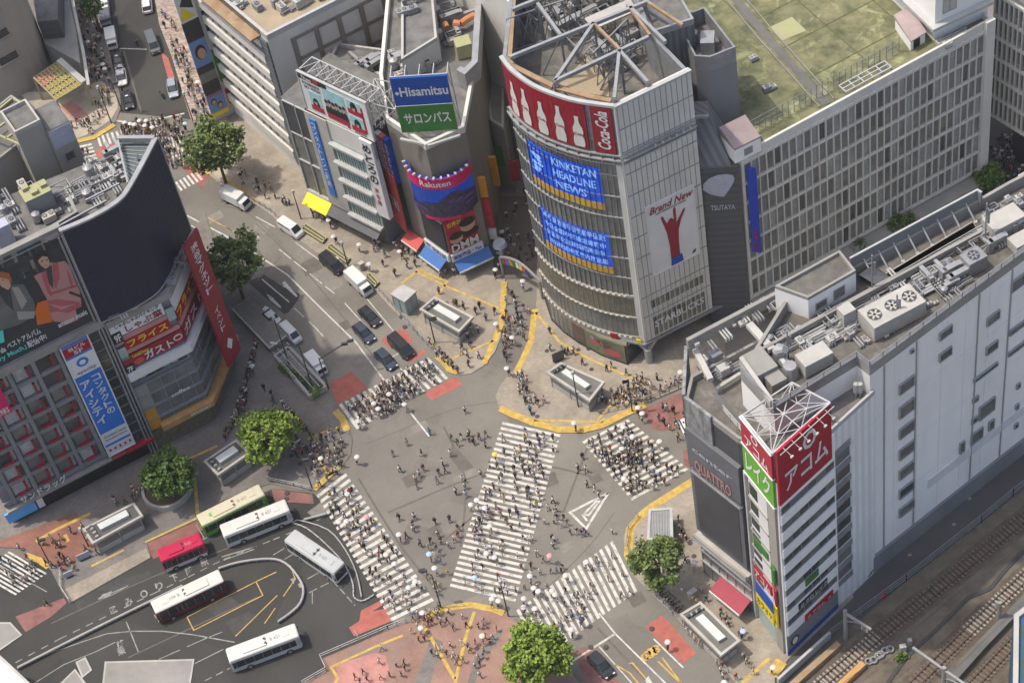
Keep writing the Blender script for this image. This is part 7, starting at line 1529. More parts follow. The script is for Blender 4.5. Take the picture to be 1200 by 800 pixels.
pole(104, 640, 4, None, 'short lamp beside the lower left subway entrance'); pole(1170, 120, 8, None, 'dark lamp pole in the lane at the upper right'); pole(228, 147, 7, None, 'lamp pole beside the blue hoardings'); pole(420, 470, 5, None, 'x') if False else None
# catenary masts
def mast(x, y, h, arm, label, mid=None):
    p = G2(x, y); t = thing('catenary_mast', label, 'catenary mast', (*p, 0)); part('pole', t, ['metal'], lambda m: m.cyl((*p, 0), (*p, h), .32, 10, r2=.26))
    a = G2(x + arm[0], y + arm[1]) - p; e = p + a; part('arm', t, ['metal'], lambda m: (m.beam((*p, h - .6), (*e, h - .6), .3, .3), m.beam((*p, h - 2.4), (*p.lerp(e, .55), h - .7), .16), m.beam((*p.lerp(e, .6), h - .7), (*p.lerp(e, .8), h - 2.0), .1), m.beam((*p.lerp(e, .9), h - .7), (*p.lerp(e, .7), h - 2.0), .1)))
    if mid: b = G2(x + mid[0], y + mid[1]) - p; part('arm', t, ['metal'], lambda m: m.beam((*p, h - .6), (*(p + b), h - .6), .3, .3))
    part('insulator', t, ['metal_white'], lambda m: [m.cyl((*p.lerp(e, k), h - 1.8), (*p.lerp(e, k), h - 1.0), .12, 8) for k in (.65, .85)])
    return t
mast(991, 748, 6.6, (30, 19), 'pale round catenary mast with bracket arm at the road edge', None); mast(1105, 815, 6.8, (54, 38), 'pale catenary mast whose long beam spans the middle track', (-36, -26)); mast(1170, 728, 4.5, (-5, -4), 'short catenary post on the retaining wall')
for pts, lab in (([(972, 747), (1062, 681), (1150, 612), (1187, 581), (1225, 552)], 'mesh fence between the shaded road and the railway'), ):
    fence([G2(*p) for p in pts], 0, 1.8, lab, 2.2, 'metal_grey', 3, .08)
lowwall('guard_wall', 'thick white rail wall at the end of the shaded road', [(912, 802), (973, 747)], 1.5, .35, 'metal_white', 0)
rs = random.Random(8)
t = thing('relay_cabinet', 'white relay cabinet beside the cable trough', 'cabinet', (*G2(1058, 763), 0)); part('casing', t, ['metal_white'], lambda m: (m.box(G2(1058, 763), .8, .6, .1, 1.4), m.box(G2(1066, 755), .5, .5, .1, 1.2)))
t = thing('cable_coils', 'heap of grey cable coils between the tracks', 'cables', (*G2(1030, 770), 0))
def f(m):
    for k in range(6):
        c = G2(1018 + k * 4.6 + (k % 3), 776 - k * 3.2 + 2 * (k % 2)); 
        for i in range(10): a, b = .628 * i, .628 * (i + 1); m.beam((c.x + .42 * math.cos(a), c.y + .42 * math.sin(a), .3 + .1 * (k % 2)), (c.x + .42 * math.cos(b), c.y + .42 * math.sin(b), .3 + .1 * (k % 2)), .22)
part('coil', t, ['metal'], f)
for pts, lab in (([(955, 800), (1030, 738), (1090, 690), (1240, 570)], 'overhead wire above the nearest track'), ([(1060, 806), (1136, 730), (1240, 630)], 'overhead wire above the middle track'), ([(1120, 806), (1192, 738), (1240, 690)], 'overhead wire above the far track'), ([(980, 806), (1060, 745), (1210, 625)], 'thin overhead feeder wire beside the nearest track')):
    P = [G(*p, 5.4) for p in pts]; t = thing('overhead_wire', lab, 'wire', P[0]); part('wire', t, ['metal_dark'], lambda m: [m.beam(a, b, .05) for a, b in zip(P[:-1], P[1:])])
# guard rails
def guard(pts, label, m='metal', w=.3, h=.6, posts=True, cat='guard rail', grp=None):
    P = smooth_pts([G2(*p) for p in pts], 3) if len(pts) > 2 else [G2(*p) for p in pts]; t = thing('guard_rail', label, cat, (*P[0], 0), grp)
    part('rail', t, [m, 'metal_white'], lambda mb: (mb.path(P, w, .3, 0, h=h - .3), mb.path(P, w * .3, h, 1, h=.06), [mb.box(a, .16, .16, 0, .4, 0, 0) for a in P]))
guard([(22, 784), (75, 757), (125, 732), (176, 707), (215, 688)], 'long pale guard rail dividing the bus terminal lanes')
guard([(257, 668), (280, 661), (310, 657), (330, 659), (345, 671), (356, 690), (353, 708), (340, 721), (327, 730)], 'curved pale guard rail round the bus loop island', 'metal', .28)
guard([(345, 613), (352, 611), (385, 622), (405, 645), (418, 672), (424, 700)], 'pale kerb rail beside the waiting bus and left crossing', 'concrete', .2, .35); guard([(344, 614), (360, 620), (382, 638), (404, 662), (414, 685), (415, 700), (425, 705), (438, 698)], 'curved white kerb line rail inside the bus lane', 'metal', .18, .25)
guard([(357, 611), (383, 604)], 'short lavender barrier at the bus lane mouth')
def bar(pts, label, h=.9, m='metal_white', z=SW): fence([G2(*p) for p in pts], z, h, label, 1.2, m, 2, .07, 'guard rail', 'guard_rail')
bar([(376, 771), (455, 737), (476, 729)], 'white pipe railing along the top of the pink plaza'); bar([(376, 771), (383, 786), (355, 802)], 'white pipe railing stepping down the pink plaza corner')
bar([(315, 564), (345, 570), (364, 575)], 'white pipe railing above the green bus'); bar([(72, 668), (72, 690), (83, 706)], 'pipe railing at the end of the lower left island')
bar([(292, 233), (318, 249), (348, 279)], 'pipe railing beside the white van kerb', m='metal_grey'); bar([(445, 342), (470, 370), (490, 393), (512, 416)], 'pipe railing along the kerb by the dark cars', m='metal_grey')
bar([(748, 606), (737, 620), (734, 640), (740, 662)], 'curved railing at the right street corner', m='metal_grey'); bar([(770, 700), (800, 730), (830, 762), (870, 806)], 'railing along the kerb by the long subway roof', m='metal_grey')
bar([(703, 486), (735, 478)], 'short railing by the waiting crowd', m='metal_grey'); bar([(752, 474), (806, 451)], 'dark railing beside the red roadway', m='metal_dark')
bar([(84, 0), (98, 60), (107, 105)], 'railing beside the round tower forecourt', m='metal_dark'); bar([(222, 100), (236, 150)], 'pipe railing on the mosaic pavement', m='metal_grey')
# arched gate with coloured panels
ga, gb = G2(588, 316), G2(637, 352); ga = G2(590, 322); gb = G2(636, 350)
t = thing('arch_gate', 'arched street gate with row of coloured panels at the lane mouth', 'gate', (*ga, 0)); gcols = ['red_bright', 'sky_sign', 'orange_wall', 'green_sign', 'white_sign', 'yellow_sign', 'coral', 'blue_sign']
def gp(k): q = ga.lerp(gb, k); return Vector((q.x, q.y, 4.0 + 1.5 * math.sin(math.pi * k)))
part('arch', t, ['metal'], lambda m: ([m.beam(gp(k / 14), gp((k + 1) / 14), .32, .25) for k in range(14)], m.cyl((*ga, 0), gp(0), .22, 8), m.cyl((*gb, 0), gp(1), .22, 8)))
for k in range(8): part('panel', t, [gcols[k]], lambda m: (m.beam(gp(.08 + k * .085) - Vector((0, 0, .9)), gp(.08 + (k + .8) * .085) - Vector((0, 0, .9)), .12, 1.3)))
t = thing('gate_column', 'pale sculptural column at the left foot of the arched gate', 'column', (*G2(588, 300), 0)); c = G2(590, 308); part('shaft', t, ['lavender'], lambda m: (m.cyl((*c, 0), (*c, 4.2), .35, 10), m.cyl((*c, 4.0), (*c, 4.6), 1.1, 14, r2=.9)))
def signboard(x, y, label, m, w=1.2, h=1.0): p = G2(x, y); t = thing('signboard', label, 'sign', (*p, SW)); part('board', t, [m], lambda mb: mb.box(p, w, .12, .3, .3 + h, .3)); part('feet', t, ['metal_dark'], lambda mb: mb.box(p, w * .8, .4, SW, .3, .3))
signboard(100, 655, 'small lavender tent sign beside the lower left pavement', 'lavender', 1.8, 1.2); signboard(82, 676, 'small grey notice board at the end of the island', 'lavender'); signboard(655, 423, 'dark slanted board behind the tower subway entrance', 'concrete_dark', 1.8, 1.8)
for x, y, w_, lab in ((395, 312, 8, 'white street cabinet beside the kerb planters'), (425, 316, 6, 'round-topped white cabinet near the box truck'), (812, 700, 9, 'weathered cream cabinet at the head of the long subway roof')):
    p = G2(x, y); t = thing('street_cabinet', lab, 'cabinet', (*p, SW)); part('casing', t, ['concrete_light'], lambda m: m.box(p, w_ * .13, .6, SW, 1.5, .5)); part('lid', t, ['metal_white'], lambda m: m.box(p, w_ * .14, .7, 1.5, 1.6, .5))
# ================================================================== VEHICLES
def heading(x, y, dx, dy, z=.7): a = G2(x, y, z); b = G2(x + dx, y + dy, z); return a, math.atan2((b - a).y, (b - a).x)
def loft(mb, secs, mi=0, cap=True):
    n = len(secs[0]); k = len(mb.v)
    for s in secs: mb.v += [tuple(p) for p in s]
    for i in range(len(secs) - 1):
        for j in range(n): a = k + i * n + j; b = k + i * n + (j + 1) % n; mb.f.append((a, b, b + n, a + n)); mb.m.append(mi)
    if cap: mb.f.append(tuple(k + i for i in range(n))[::-1]); mb.f.append(tuple(k + (len(secs) - 1) * n + i for i in range(n))); mb.m += [mi, mi]
def rsec(x, w, z0, z1, r=.12, wt=None):                # rounded section across the car at x
    wt = w if wt is None else wt; a, b = w / 2, wt / 2
    return [(x, -a, z0 + r), (x, -a + r, z0), (x, a - r, z0), (x, a, z0 + r), (x, a, z0 + (z1 - z0) * .55), (x, b, z1 - r), (x, b - r, z1), (x, -b + r, z1), (x, -b, z1 - r), (x, -a, z0 + (z1 - z0) * .55)]
mat('car_black', (.02, .021, .024), .22, noise=.1, spec=.6); mat('car_navy', (.03, .04, .06), .22, noise=.1, spec=.6); mat('car_white', (.58, .58, .56), .3, noise=.05, spec=.5); mat('car_grey', (.10, .105, .11), .25, noise=.1, spec=.6)
mat('car_silver', (.30, .34, .36), .28, noise=.1, metal=.3); mat('tyre', (.02, .02, .02), .9, noise=.1); mat('lamp_clear', (.7, .7, .68), .15, noise=0); mat('lamp_red', (.4, .02, .02), .2, noise=0); mat('bus_cream', (.52, .47, .34), .35, noise=.05); mat('bus_white', (.54, .53, .48), .35, noise=.05); mat('bus_grey', (.40, .41, .40), .35, noise=.08); mat('bus_red', (.42, .018, .06), .35, noise=.05); mat('bus_green', (.16, .42, .06), .35, noise=.05); mat('bus_maroon', (.12, .02, .03), .35, noise=.05); mat('bus_glass', (.02, .025, .027), .12, noise=.1, spec=.7)
def wheels(t, xs, w, r=.32):
    for x in xs:
        for s in (-1, 1):
            o = part('wheel', t, ['tyre'], lambda m: m.cyl((t0x(t, x, s * (w / 2 - .12))), (t0x(t, x, s * (w / 2 + .03))), r, 14)); 
            part('rim', o, ['metal'], lambda m: m.cyl((t0x(t, x, s * (w / 2 + .02))), (t0x(t, x, s * (w / 2 + .05))), r * .58, 10))
def t0x(t, x, y, z=None): o = ORG[t.name]; return (o.x + x, o.y + y, (.33 if z is None else z))
def L_(t, pts): o = ORG[t.name]; return [(o.x + p[0], o.y + p[1], p[2]) for p in pts]
def car(kind, x, y, dx, dy, colr, label, L=4.4, W=1.78, H=1.5):
    p, an = heading(x, y, dx, dy); t = thing('parked_car' if False else {'car': 'car', 'van': 'van', 'truck': 'delivery_truck', 'taxi': 'taxi'}[kind], label, {'car': 'car', 'van': 'van', 'truck': 'truck', 'taxi': 'taxi'}[kind], (p.x, p.y, 0)); h = L / 2
    if kind in ('car', 'taxi'):
        bl = .58 * H
        part('body', t, [colr], lambda m: loft(m, [L_(t, s) for s in (rsec(-h, W * .82, .35, bl * .85), rsec(-h + .18, W * .95, .22, bl), rsec(-h * .4, W, .2, bl + .04), rsec(h * .4, W, .2, bl), rsec(h - .5, W * .95, .2, bl * .9), rsec(h - .12, W * .86, .25, bl * .78), rsec(h, W * .7, .35, bl * .66))]), smooth=False)
        tail = -.92 if kind == 'car' else -.62
        part('windows', t, ['bus_glass'], lambda m: loft(m, [L_(t, s) for s in (rsec(h * tail, W * .84, bl - .05, bl + .06), rsec(h * (tail + .22), W * .84, bl - .05, H - .08, wt=W * .7), rsec(h * .12, W * .84, bl - .05, H - .08, wt=W * .7), rsec(h * .52, W * .84, bl - .05, bl + .06))]))
        part('roof', t, [colr], lambda m: loft(m, [L_(t, s) for s in (rsec(h * (tail + .2), W * .7, H - .12, H - .03, .03), rsec(-h * .1, W * .72, H - .1, H, .03), rsec(h * .14, W * .7, H - .12, H - .03, .03))]))
        if kind == 'taxi': part('roof_light', t, ['lamp_clear'], lambda m: m.box(t0x(t, 0, 0)[:2], .2, .5, H, H + .15))
    elif kind == 'van':
        part('body', t, [colr], lambda m: loft(m, [L_(t, s) for s in (rsec(-h, W * .9, .4, H - .15, wt=W * .8), rsec(-h + .1, W, .25, H, wt=W * .88), rsec(h * .45, W, .25, H, wt=W * .88), rsec(h * .78, W, .25, H * .62), rsec(h - .08, W * .92, .25, H * .5), rsec(h, W * .8, .35, H * .42))]))
        part('windscreen', t, ['bus_glass'], lambda m: m.hexa(L_(t, [(h * .77, -W * .4, H * .64), (h * .8, -W * .4, H * .64), (h * .8, W * .4, H * .64), (h * .77, W * .4, H * .64)]), L_(t, [(h * .46, -W * .36, H - .02), (h * .5, -W * .36, H), (h * .5, W * .36, H), (h * .46, W * .36, H - .02)])))
        for s in (-1, 1): part('side_windows', t, ['bus_glass'], lambda m: m.hexa(L_(t, [(-h * .9, s * W * .495, H * .58), (h * .5, s * W * .495, H * .58), (h * .5, s * W * .47, H * .58), (-h * .9, s * W * .47, H * .58)][::s]), L_(t, [(-h * .88, s * W * .46, H * .88), (h * .38, s * W * .46, H * .88), (h * .38, s * W * .42, H * .88), (-h * .88, s * W * .42, H * .88)][::s])))
    else:
        cb = h * .52
        part('cargo_box', t, ['car_white' if colr == 'car_white' else colr], lambda m: m.box(t0x(t, -h + (h + cb) / 2, 0)[:2], h + cb - .08, W, .7, H, 0))
        part('cab', t, [colr], lambda m: loft(m, [L_(t, s) for s in (rsec(cb + .02, W * .94, .35, H * .78), rsec(h * .86, W * .94, .35, H * .76), rsec(h, W * .92, .35, H * .48))]))
        part('windscreen', t, ['bus_glass'], lambda m: m.hexa(L_(t, [(h * .97, -W * .4, H * .5), (h * 1.01, -W * .4, H * .5), (h * 1.01, W * .4, H * .5), (h * .97, W * .4, H * .5)]), L_(t, [(h * .86, -W * .38, H * .74), (h * .9, -W * .38, H * .74), (h * .9, W * .38, H * .74), (h * .86, W * .38, H * .74)])))
        part('chassis', t, ['metal_dark'], lambda m: m.box(t0x(t, 0, 0)[:2], L * .94, W * .7, .35, .68))
    for s in (-1, 1): part('headlight', t, ['lamp_clear'], lambda m: m.box(t0x(t, h - .08, s * W * .32)[:2], .18, .3, .52, .68))
    for s in (-1, 1): part('tail_light', t, ['lamp_red'], lambda m: m.box(t0x(t, -h + .03, s * W * .36)[:2], .12, .2, .6, .8))
    wheels(t, (-h * .6, h * .6), W); t.rotation_euler.z = an; return t
def bus(x, y, dx, dy, top, side, label, L=9.6, W=2.3, H=2.95, z=2.9, lower=None, extra=None):
    p, an = heading(x, y, dx, dy, H); t = thing('bus', label, 'bus', (p.x, p.y, 0)); h = L / 2
    part('body', t, [side, top, lower or side], lambda m: (loft(m, [L_(t, s) for s in (rsec(-h, W * .94, .4, H - .3, .1), rsec(-h + .12, W, .3, H - .25, .1), rsec(h - .15, W, .3, H - .25, .1), rsec(h, W * .92, .4, H - .35, .1))], 0), m.box(t0x(t, 0, 0)[:2], L * .97, W + .02, .32, .95, 0, 2)))
    part('roof', t, [top], lambda m: loft(m, [L_(t, s) for s in (rsec(-h + .05, W * .9, H - .32, H - .06, .08), rsec(-h + .2, W * .97, H - .32, H, .1), rsec(h - .25, W * .97, H - .32, H, .1), rsec(h - .05, W * .9, H - .32, H - .08, .08))]))
    for s in (-1, 1): part('side_windows', t, ['bus_glass', 'metal_grey'], lambda m: (m.box(t0x(t, -.2, s * (W / 2 + .01))[:2], L * .9, .06, 1.15, H - .55, 0, 0), [m.box(t0x(t, -h * .85 + k * L * .127, s * (W / 2 + .03))[:2], .07, .06, 1.15, H - .55, 0, 1) for k in range(8)]))
    part('windscreen', t, ['bus_glass'], lambda m: m.box(t0x(t, h - .01, 0)[:2], .08, W * .84, .95, H - .45)); part('rear_window', t, ['bus_glass'], lambda m: m.box(t0x(t, -h + .01, 0)[:2], .08, W * .76, 1.3, H - .5))
    part('roof_unit', t, [top, 'metal_dark'], lambda m: (m.box(t0x(t, -h * .25, 0)[:2], L * .34, W * .62, H, H + .16, 0, 0), m.box(t0x(t, h * .08, .35)[:2], .3, .3, H, H + .18, 0, 1), m.box(t0x(t, h * .08, -.35)[:2], .3, .3, H, H + .18, 0, 1)))
    part('roof_hatch', t, [top], lambda m: m.box(t0x(t, h * .65, 0)[:2], .9, .8, H, H + .07)); part('roof_number', t, ['metal_grey'], lambda m: m.text('B 621', lambda u, v: t0x(t, u, v, H + .02), h * .22, h * .5, -.25, .25, 0))
    for s in (-1, 1): part('mirror', t, ['metal_dark'], lambda m: m.box(t0x(t, h + .12, s * W * .55)[:2], .12, .28, 1.5, 1.95)); part('headlight', t, ['lamp_clear'], lambda m: m.box(t0x(t, h, s * W * .34)[:2], .1, .35, .55, .75))
    if extra: extra(t, h, W, H)
    wheels(t, (-h * .52, h * .62), W + .06, .46); t.rotation_euler.z = an; return t
car('truck', 277, 235, 18, 9, 'car_white', 'white box truck turning past the curved screen', 5.0, 1.8, 2.4); car('van', 341, 268, 20, 13, 'car_white', 'white passenger van at the kerb behind the planters', 4.5, 1.75, 1.9)
car('van', 389, 309, 18, 15, 'car_black', 'black minivan beside the kerb planters', 4.5, 1.8, 1.75); car('truck', 421, 333, 17, 16, 'car_white', 'white box truck stopped beside the lift kiosk', 5.0, 1.8, 2.4)
car('car', 433, 370, 17, 17, 'car_black', 'black estate car in the middle lane, the upper of the pair', 4.3); car('car', 426, 389, 17, 18, 'car_navy', 'dark navy car in the left queue, just above the other one', 4.3); car('van', 470, 406, 17, 17, 'car_black', 'long black van waiting on the red surface', 4.7, 1.85, 1.8); car('car', 452, 420, 16, 17, 'car_navy', 'dark navy car first at the stop line', 4.3)
car('taxi', 316, 370, -17, -16, 'car_white', 'white taxi beside the flat ventilation slab', 4.2); car('van', 341, 391, 17, 17, 'car_white', 'white light van beside the stairwell', 4.0, 1.6, 1.85); car('truck', 371, 428, 16, 19, 'car_white', 'white light truck near the hedge and signal pole', 4.0, 1.7, 2.1)
car('car', 704, 778, 15, 17, 'car_black', 'black hatchback waiting at the bottom stop line', 4.2); car('truck', 122, 7, 3, 20, 'car_white', 'white truck topmost in the queue by the round tower', 4.4, 1.8, 2.2); car('truck', 125, 26, 3, 20, 'car_grey', 'grey-topped truck second in the queue by the round tower', 4.2, 1.8, 2.2); car('truck', 131, 47, 3, 20, 'car_white', 'white truck third in the queue at the painted line', 4.2, 1.8, 2.0)
car('taxi', 138, 70, 3, 20, 'car_black', 'black taxi behind the painted line', 4.0); car('taxi', 142, 90, 3, 20, 'car_white', 'white-roofed taxi between two black ones', 4.0); car('taxi', 150, 117, 4, 18, 'car_black', 'black taxi at the rounded kerb', 4.0)
car('car', 172, 5, -2, -20, 'car_white', 'white car at the top edge of the long road', 4.3); car('van', 179, 51, 8, 22, 'car_grey', 'dark grey van in the middle of the long road', 5.0, 1.85, 1.9); car('car', 202, 103, 3, 18, 'car_silver', 'pale blue-grey car by the mosaic pavement', 4.3); car('car', 807, 503, 5, 10, 'car_white', 'white car half hidden behind the railway block', 4.2); car('car', 1200, 150, 10, 14, 'car_black', 'black car cut by the right edge in the upper lane', 4.3)
bus(270, 591, 20, -10, 'bus_cream', 'bus_green', 'cream-roofed bus with green sides under the plaza railing', 9.6, lower='bus_green', extra=lambda t, h, W, H: part('roof_emblem', t, ['bus_green'], lambda m: m.cyl(t0x(t, -h * .6, 0, H), t0x(t, -h * .6, 0, H + .02), .4, 14)))
bus(298, 606, 20, -8, 'bus_white', 'bus_white', 'white bus beside the green-sided one', 9.6); bus(211, 640, 20, -8.5, 'bus_red', 'bus_red', 'short bus with crimson roof and white skirt', 6.2, lower='car_white'); bus(219, 692, -20, 9.5, 'bus_white', 'bus_maroon', 'white-roofed bus with maroon sides on the painted lane', 10.0)
bus(368, 645, 20, 13.5, 'bus_grey', 'bus_grey', 'silver-grey bus parked beside the left crossing', 9.4); bus(307, 752, 20, -7.5, 'bus_white', 'bus_grey', 'pale bus nearest the bottom edge of the terminal', 9.6)
# two-wheelers
def bike(x, y, an, label, motor=False, grp=None):
    p = G2(x, y); t = thing('motorcycle' if motor else 'bicycle', label, 'motorcycle' if motor else 'bicycle', (*p, 0), grp); r = .28 if motor else .33; b = .62 if motor else .52
    for s in (-1, 1):
        def f(m):
            c = t0x(t, s * b, 0, r + .02)
            for i in range(12): a0, a1 = i * .5236, (i + 1) * .5236; m.beam((c[0] + math.cos(a0) * r, c[1], c[2] + math.sin(a0) * r), (c[0] + math.cos(a1) * r, c[1], c[2] + math.sin(a1) * r), .16 if motor else .05)
        part('wheel', t, ['tyre'], f)
    w = .3 if motor else .05
    part('frame', t, ['metal_dark'], lambda m: (m.beam(t0x(t, -b, 0, .35), t0x(t, b * .3, 0, .6), w), m.beam(t0x(t, b, 0, .35), t0x(t, b * .7, 0, .95), .08), m.beam(t0x(t, -b * .2, 0, .6), t0x(t, b * .75, 0, .8), w))); part('saddle', t, ['black_sign'], lambda m: m.box(t0x(t, -b * .35, 0)[:2], .35, .18, .8, .88)); part('handlebar', t, ['metal'], lambda m: m.beam(t0x(t, b * .68, -.28, .98), t0x(t, b * .68, .28, .98), .04))
    t.rotation_euler.z = an
rs = random.Random(14)
for i in range(9): bike(772 + i * 3.2, 693 + i * 3.0 + rs.uniform(-1, 1), rs.uniform(.3, .9), 'bicycle parked in the shade under the right corner tree', grp='bicycles parked under the right corner tree')
bike(160, 51, -1.3, 'motorcycle riding along the top road', True); bike(190, 113, -1.2, 'motorcycle near the upper left stop line', True)
for i in range(5): bike(1040 - i * 4 - 20, 655 + i * 3 + 18, .6, 'motorcycle parked at the foot of the long white wall', True, 'motorcycles parked along the white wall')
for x, y, m_, lab in ((1070, 625, 'pink_dark', 'dark pink wrapped heap at the foot of the white wall'), (1118, 586, 'red_film', 'small red heap at the foot of the white wall'), (1035, 698, 'red_bright', 'red cone beside the railway fence')):
    p = G2(x, y); t = thing('covered_stack', lab, 'stack', (*p, 0)); part('cover', t, [m_], lambda m: m.cyl((*p, 0), (*p, 1.5), 1.0 if m_ == 'pink_dark' else .45, 7, r2=.5 if m_ == 'pink_dark' else .1))
flat('road_marking', [[(x, y), (x + 4, y - 1), (x + 6, y + 1), (x + 2, y + 3)] for x, y in ((945, 747), (963, 712), (976, 705), (1063, 649), (1115, 613), (1133, 583), (1088, 609), (1094, 605))], .012, 'paint_old')
# ================================================================== PEOPLE
def person_mesh(name, pose, level):
    J = dict(pel=(0, 0, .93), bel=(0, .01, 1.08), che=(0, 0, 1.27), nek=(0, 0, 1.42), hd0=(0, .015, 1.50), hd1=(0, .02, 1.61))
    st = pose.get('stride', .0); arms = pose.get('arms', 'swing')
    J.update(hL=(.09, 0, .88), hR=(-.09, 0, .88), kL=(.10, .5 * st + .03, .48), kR=(-.10, -.35 * st + .02, .48), aL=(.10, .75 * st, .10), aR=(-.10, -.95 * st, .12 + .12 * abs(st)), tL=(.11, .75 * st + .15, .04), tR=(-.11, -.95 * st + .14, .05))
    J.update(sL=(.19, 0, 1.36), sR=(-.19, 0, 1.36))
    A = {'swing': ((.23, -.06 - st * .3, 1.10), (.22, -.1 + .12 - st * .45, .88), (-.23, -.04 + st * .3, 1.10), (-.22, .1 + st * .45, .88)),
         'up': ((.23, .05, 1.12), (.20, .24, 1.20), (-.23, -.02, 1.10), (-.22, .04, .88)),
         'phone': ((.23, .03, 1.12), (.10, .27, 1.20), (-.23, .03, 1.12), (-.10, .27, 1.20)),
         'bag': ((.24, .0, 1.10), (.24, .08, .86), (-.24, -.02, 1.14), (-.14, .18, 1.02))}[arms]
    J.update(eL=A[0], wL=A[1], eR=A[2], wR=A[3]); 
    for s in 'LR': w = Vector(J['w' + s]); e = Vector(J['e' + s]); J['f' + s] = tuple(w + (w - e).normalized() * .12)
    E_ = [('pel', 'bel'), ('bel', 'che'), ('che', 'nek'), ('nek', 'hd0'), ('hd0', 'hd1')] + [x for s in 'LR' for x in (('pel', 'h' + s), ('h' + s, 'k' + s), ('k' + s, 'a' + s), ('a' + s, 't' + s), ('che', 's' + s), ('s' + s, 'e' + s), ('e' + s, 'w' + s), ('w' + s, 'f' + s))]
    rad = dict(pel=.135, bel=.125, che=.145, nek=.06, hd0=.085, hd1=.10, h=.09, k=.06, a=.042, t=.035, s=.065, e=.045, w=.034, f=.03)
    keys = list(J); me = bpy.data.meshes.new('tmp'); me.from_pydata([J[k] for k in keys], [(keys.index(a), keys.index(b)) for a, b in E_], []); o = bpy.data.objects.new('tmp', me); col.objects.link(o)
    o.modifiers.new('s', 'SKIN'); sv = me.skin_vertices[0].data
    wide = pose.get('wide', 1)
    for i, k in enumerate(keys): r = rad.get(k, rad.get(k[0], .05)) * (wide if k[0] in 'pbc' else 1); sv[i].radius = (r, r * (.8 if k in ('pel', 'bel', 'che') else 1)); sv[i].use_root = (k == 'pel')
    if level: ss = o.modifiers.new('ss', 'SUBSURF'); ss.levels = level
    bpy.context.view_layer.update(); m = bpy.data.meshes.new_from_object(o.evaluated_get(bpy.context.evaluated_depsgraph_get())); bpy.data.objects.remove(o); bpy.data.meshes.remove(me)
    m.name = name; m.materials.clear()
    for k in ('skin', 'white_sign', 'charcoal', 'hair', 'black_sign'): m.materials.append(M[k])
    seg = [(Vector(J[a]), Vector(J[b]), a, b) for a, b in E_]; skirt = pose.get('skirt'); sleeve = pose.get('long')
    for p in m.polygons:
        c = p.center; best = None
        for a, b, ka, kb in seg:
            d = b - a; t = max(0, min(1, (c - a).dot(d) / d.length_squared)); q = (a + d * t - c).length
            if best is None or q < best[0]: best = (q, ka, kb, t)
        ka, kb = best[1], best[2]
        if kb in ('hd0', 'hd1'): i = 3 if (c.z > 1.6 or c.y < .01) and c.z > 1.5 else 0
        elif ka[0] in 'ew' and ka not in ('wide',): i = 1 if sleeve else 0
        elif ka == 'che' or kb in ('che', 'nek') or ka[0] == 's': i = 1
        elif ka == 'pel' and kb == 'bel': i = 1 if c.z > 1.0 else 2
        elif ka[0] == 'a' : i = 4
        elif skirt and ka[0] == 'k': i = 0
        else: i = 2
        if ka[0] == 's' and best[3] > .75 and not sleeve: i = 0
        p.material_index = i
    m.polygons.foreach_set('use_smooth', [True] * len(m.polygons))
    return m
mats_ = dict(white=(.62, .61, .58), black=(.022, .022, .025), navy=(.03, .045, .10), grey=(.22, .22, .23), beige=(.42, .34, .24), blue=(.12, .22, .42), red=(.42, .05, .05), pink=(.55, .30, .32), green=(.10, .20, .10), yellow=(.60, .48, .10), brown=(.14, .08, .05), cream=(.58, .52, .40))
for k, c in mats_.items(): mat('cloth_' + k, c, .85, noise=.08, scale=3)
poses = [dict(stride=.30), dict(stride=-.30, arms='swing', long=True), dict(stride=.05, arms='phone'), dict(stride=.22, arms='bag', wide=.92, skirt=True), dict(stride=.12, arms='swing'), dict(stride=-.22, arms='bag')]
umb_pose = dict(stride=.18, arms='up', wide=.95, skirt=True)
base_hi = [person_mesh('person', p, 1) for p in poses + [umb_pose]]; base_lo = [person_mesh('person_far', p, 0) for p in poses + [umb_pose]]
PR = random.Random(77); tops = ['white'] * 9 + ['black'] * 8 + ['grey'] * 3 + ['beige'] * 2 + ['navy'] * 3 + ['blue'] * 2 + ['cream'] * 3 + ['red', 'pink', 'green', 'yellow', 'brown']; bots = ['black'] * 8 + ['navy'] * 4 + ['beige'] * 2 + ['grey'] * 3 + ['white', 'cream', 'blue', 'brown']
cache = {}
def variant(k, top, bot):
    if (k, top, bot) not in cache:
        m = base_hi[k].copy(); m.materials[1] = M['cloth_' + top]; m.materials[2] = M['cloth_' + bot]; cache[k, top, bot] = m
    return cache[k, top, bot]
um = {}
def umb_meshes(c):
    if c not in um:
        mb = MB(); n = 10; R_ = .41; k0 = len(mb.v); rings = [(0, .0), (.4, -.03), (.8, -.11), (1, -.2)]
        mb.v.append((0, 0, 0)); 
        for rr, dz in rings[1:]:
            for i in range(n): a = 2 * math.pi * i / n; mb.v.append((math.cos(a) * R_ * rr, math.sin(a) * R_ * rr, dz))
        for i in range(n): mb.f.append((0, 1 + i, 1 + (i + 1) % n)); mb.m.append(0)
        for j in range(len(rings) - 2):
            for i in range(n): a = 1 + j * n + i; b = 1 + j * n + (i + 1) % n; mb.f.append((a, a + n, b + n, b)); mb.m.append(0)
        me = bpy.data.meshes.new('canopy'); me.from_pydata(mb.v, [], mb.f); me.materials.append(M['cloth_' + c] if c != 'white' else M['umb_white'])
        s = MB(); s.cyl((0, 0, -.95), (0, 0, .05), .015, 5); ms = bpy.data.meshes.new('shaft'); ms.from_pydata(s.v, [], s.f); ms.materials.append(M['metal'])
        um[c] = (me, ms)
    return um[c]
mat('umb_white', (.52, .51, .48), .7, noise=.04); mat('cloth_paleblue', (.35, .48, .66), .8, noise=.05)
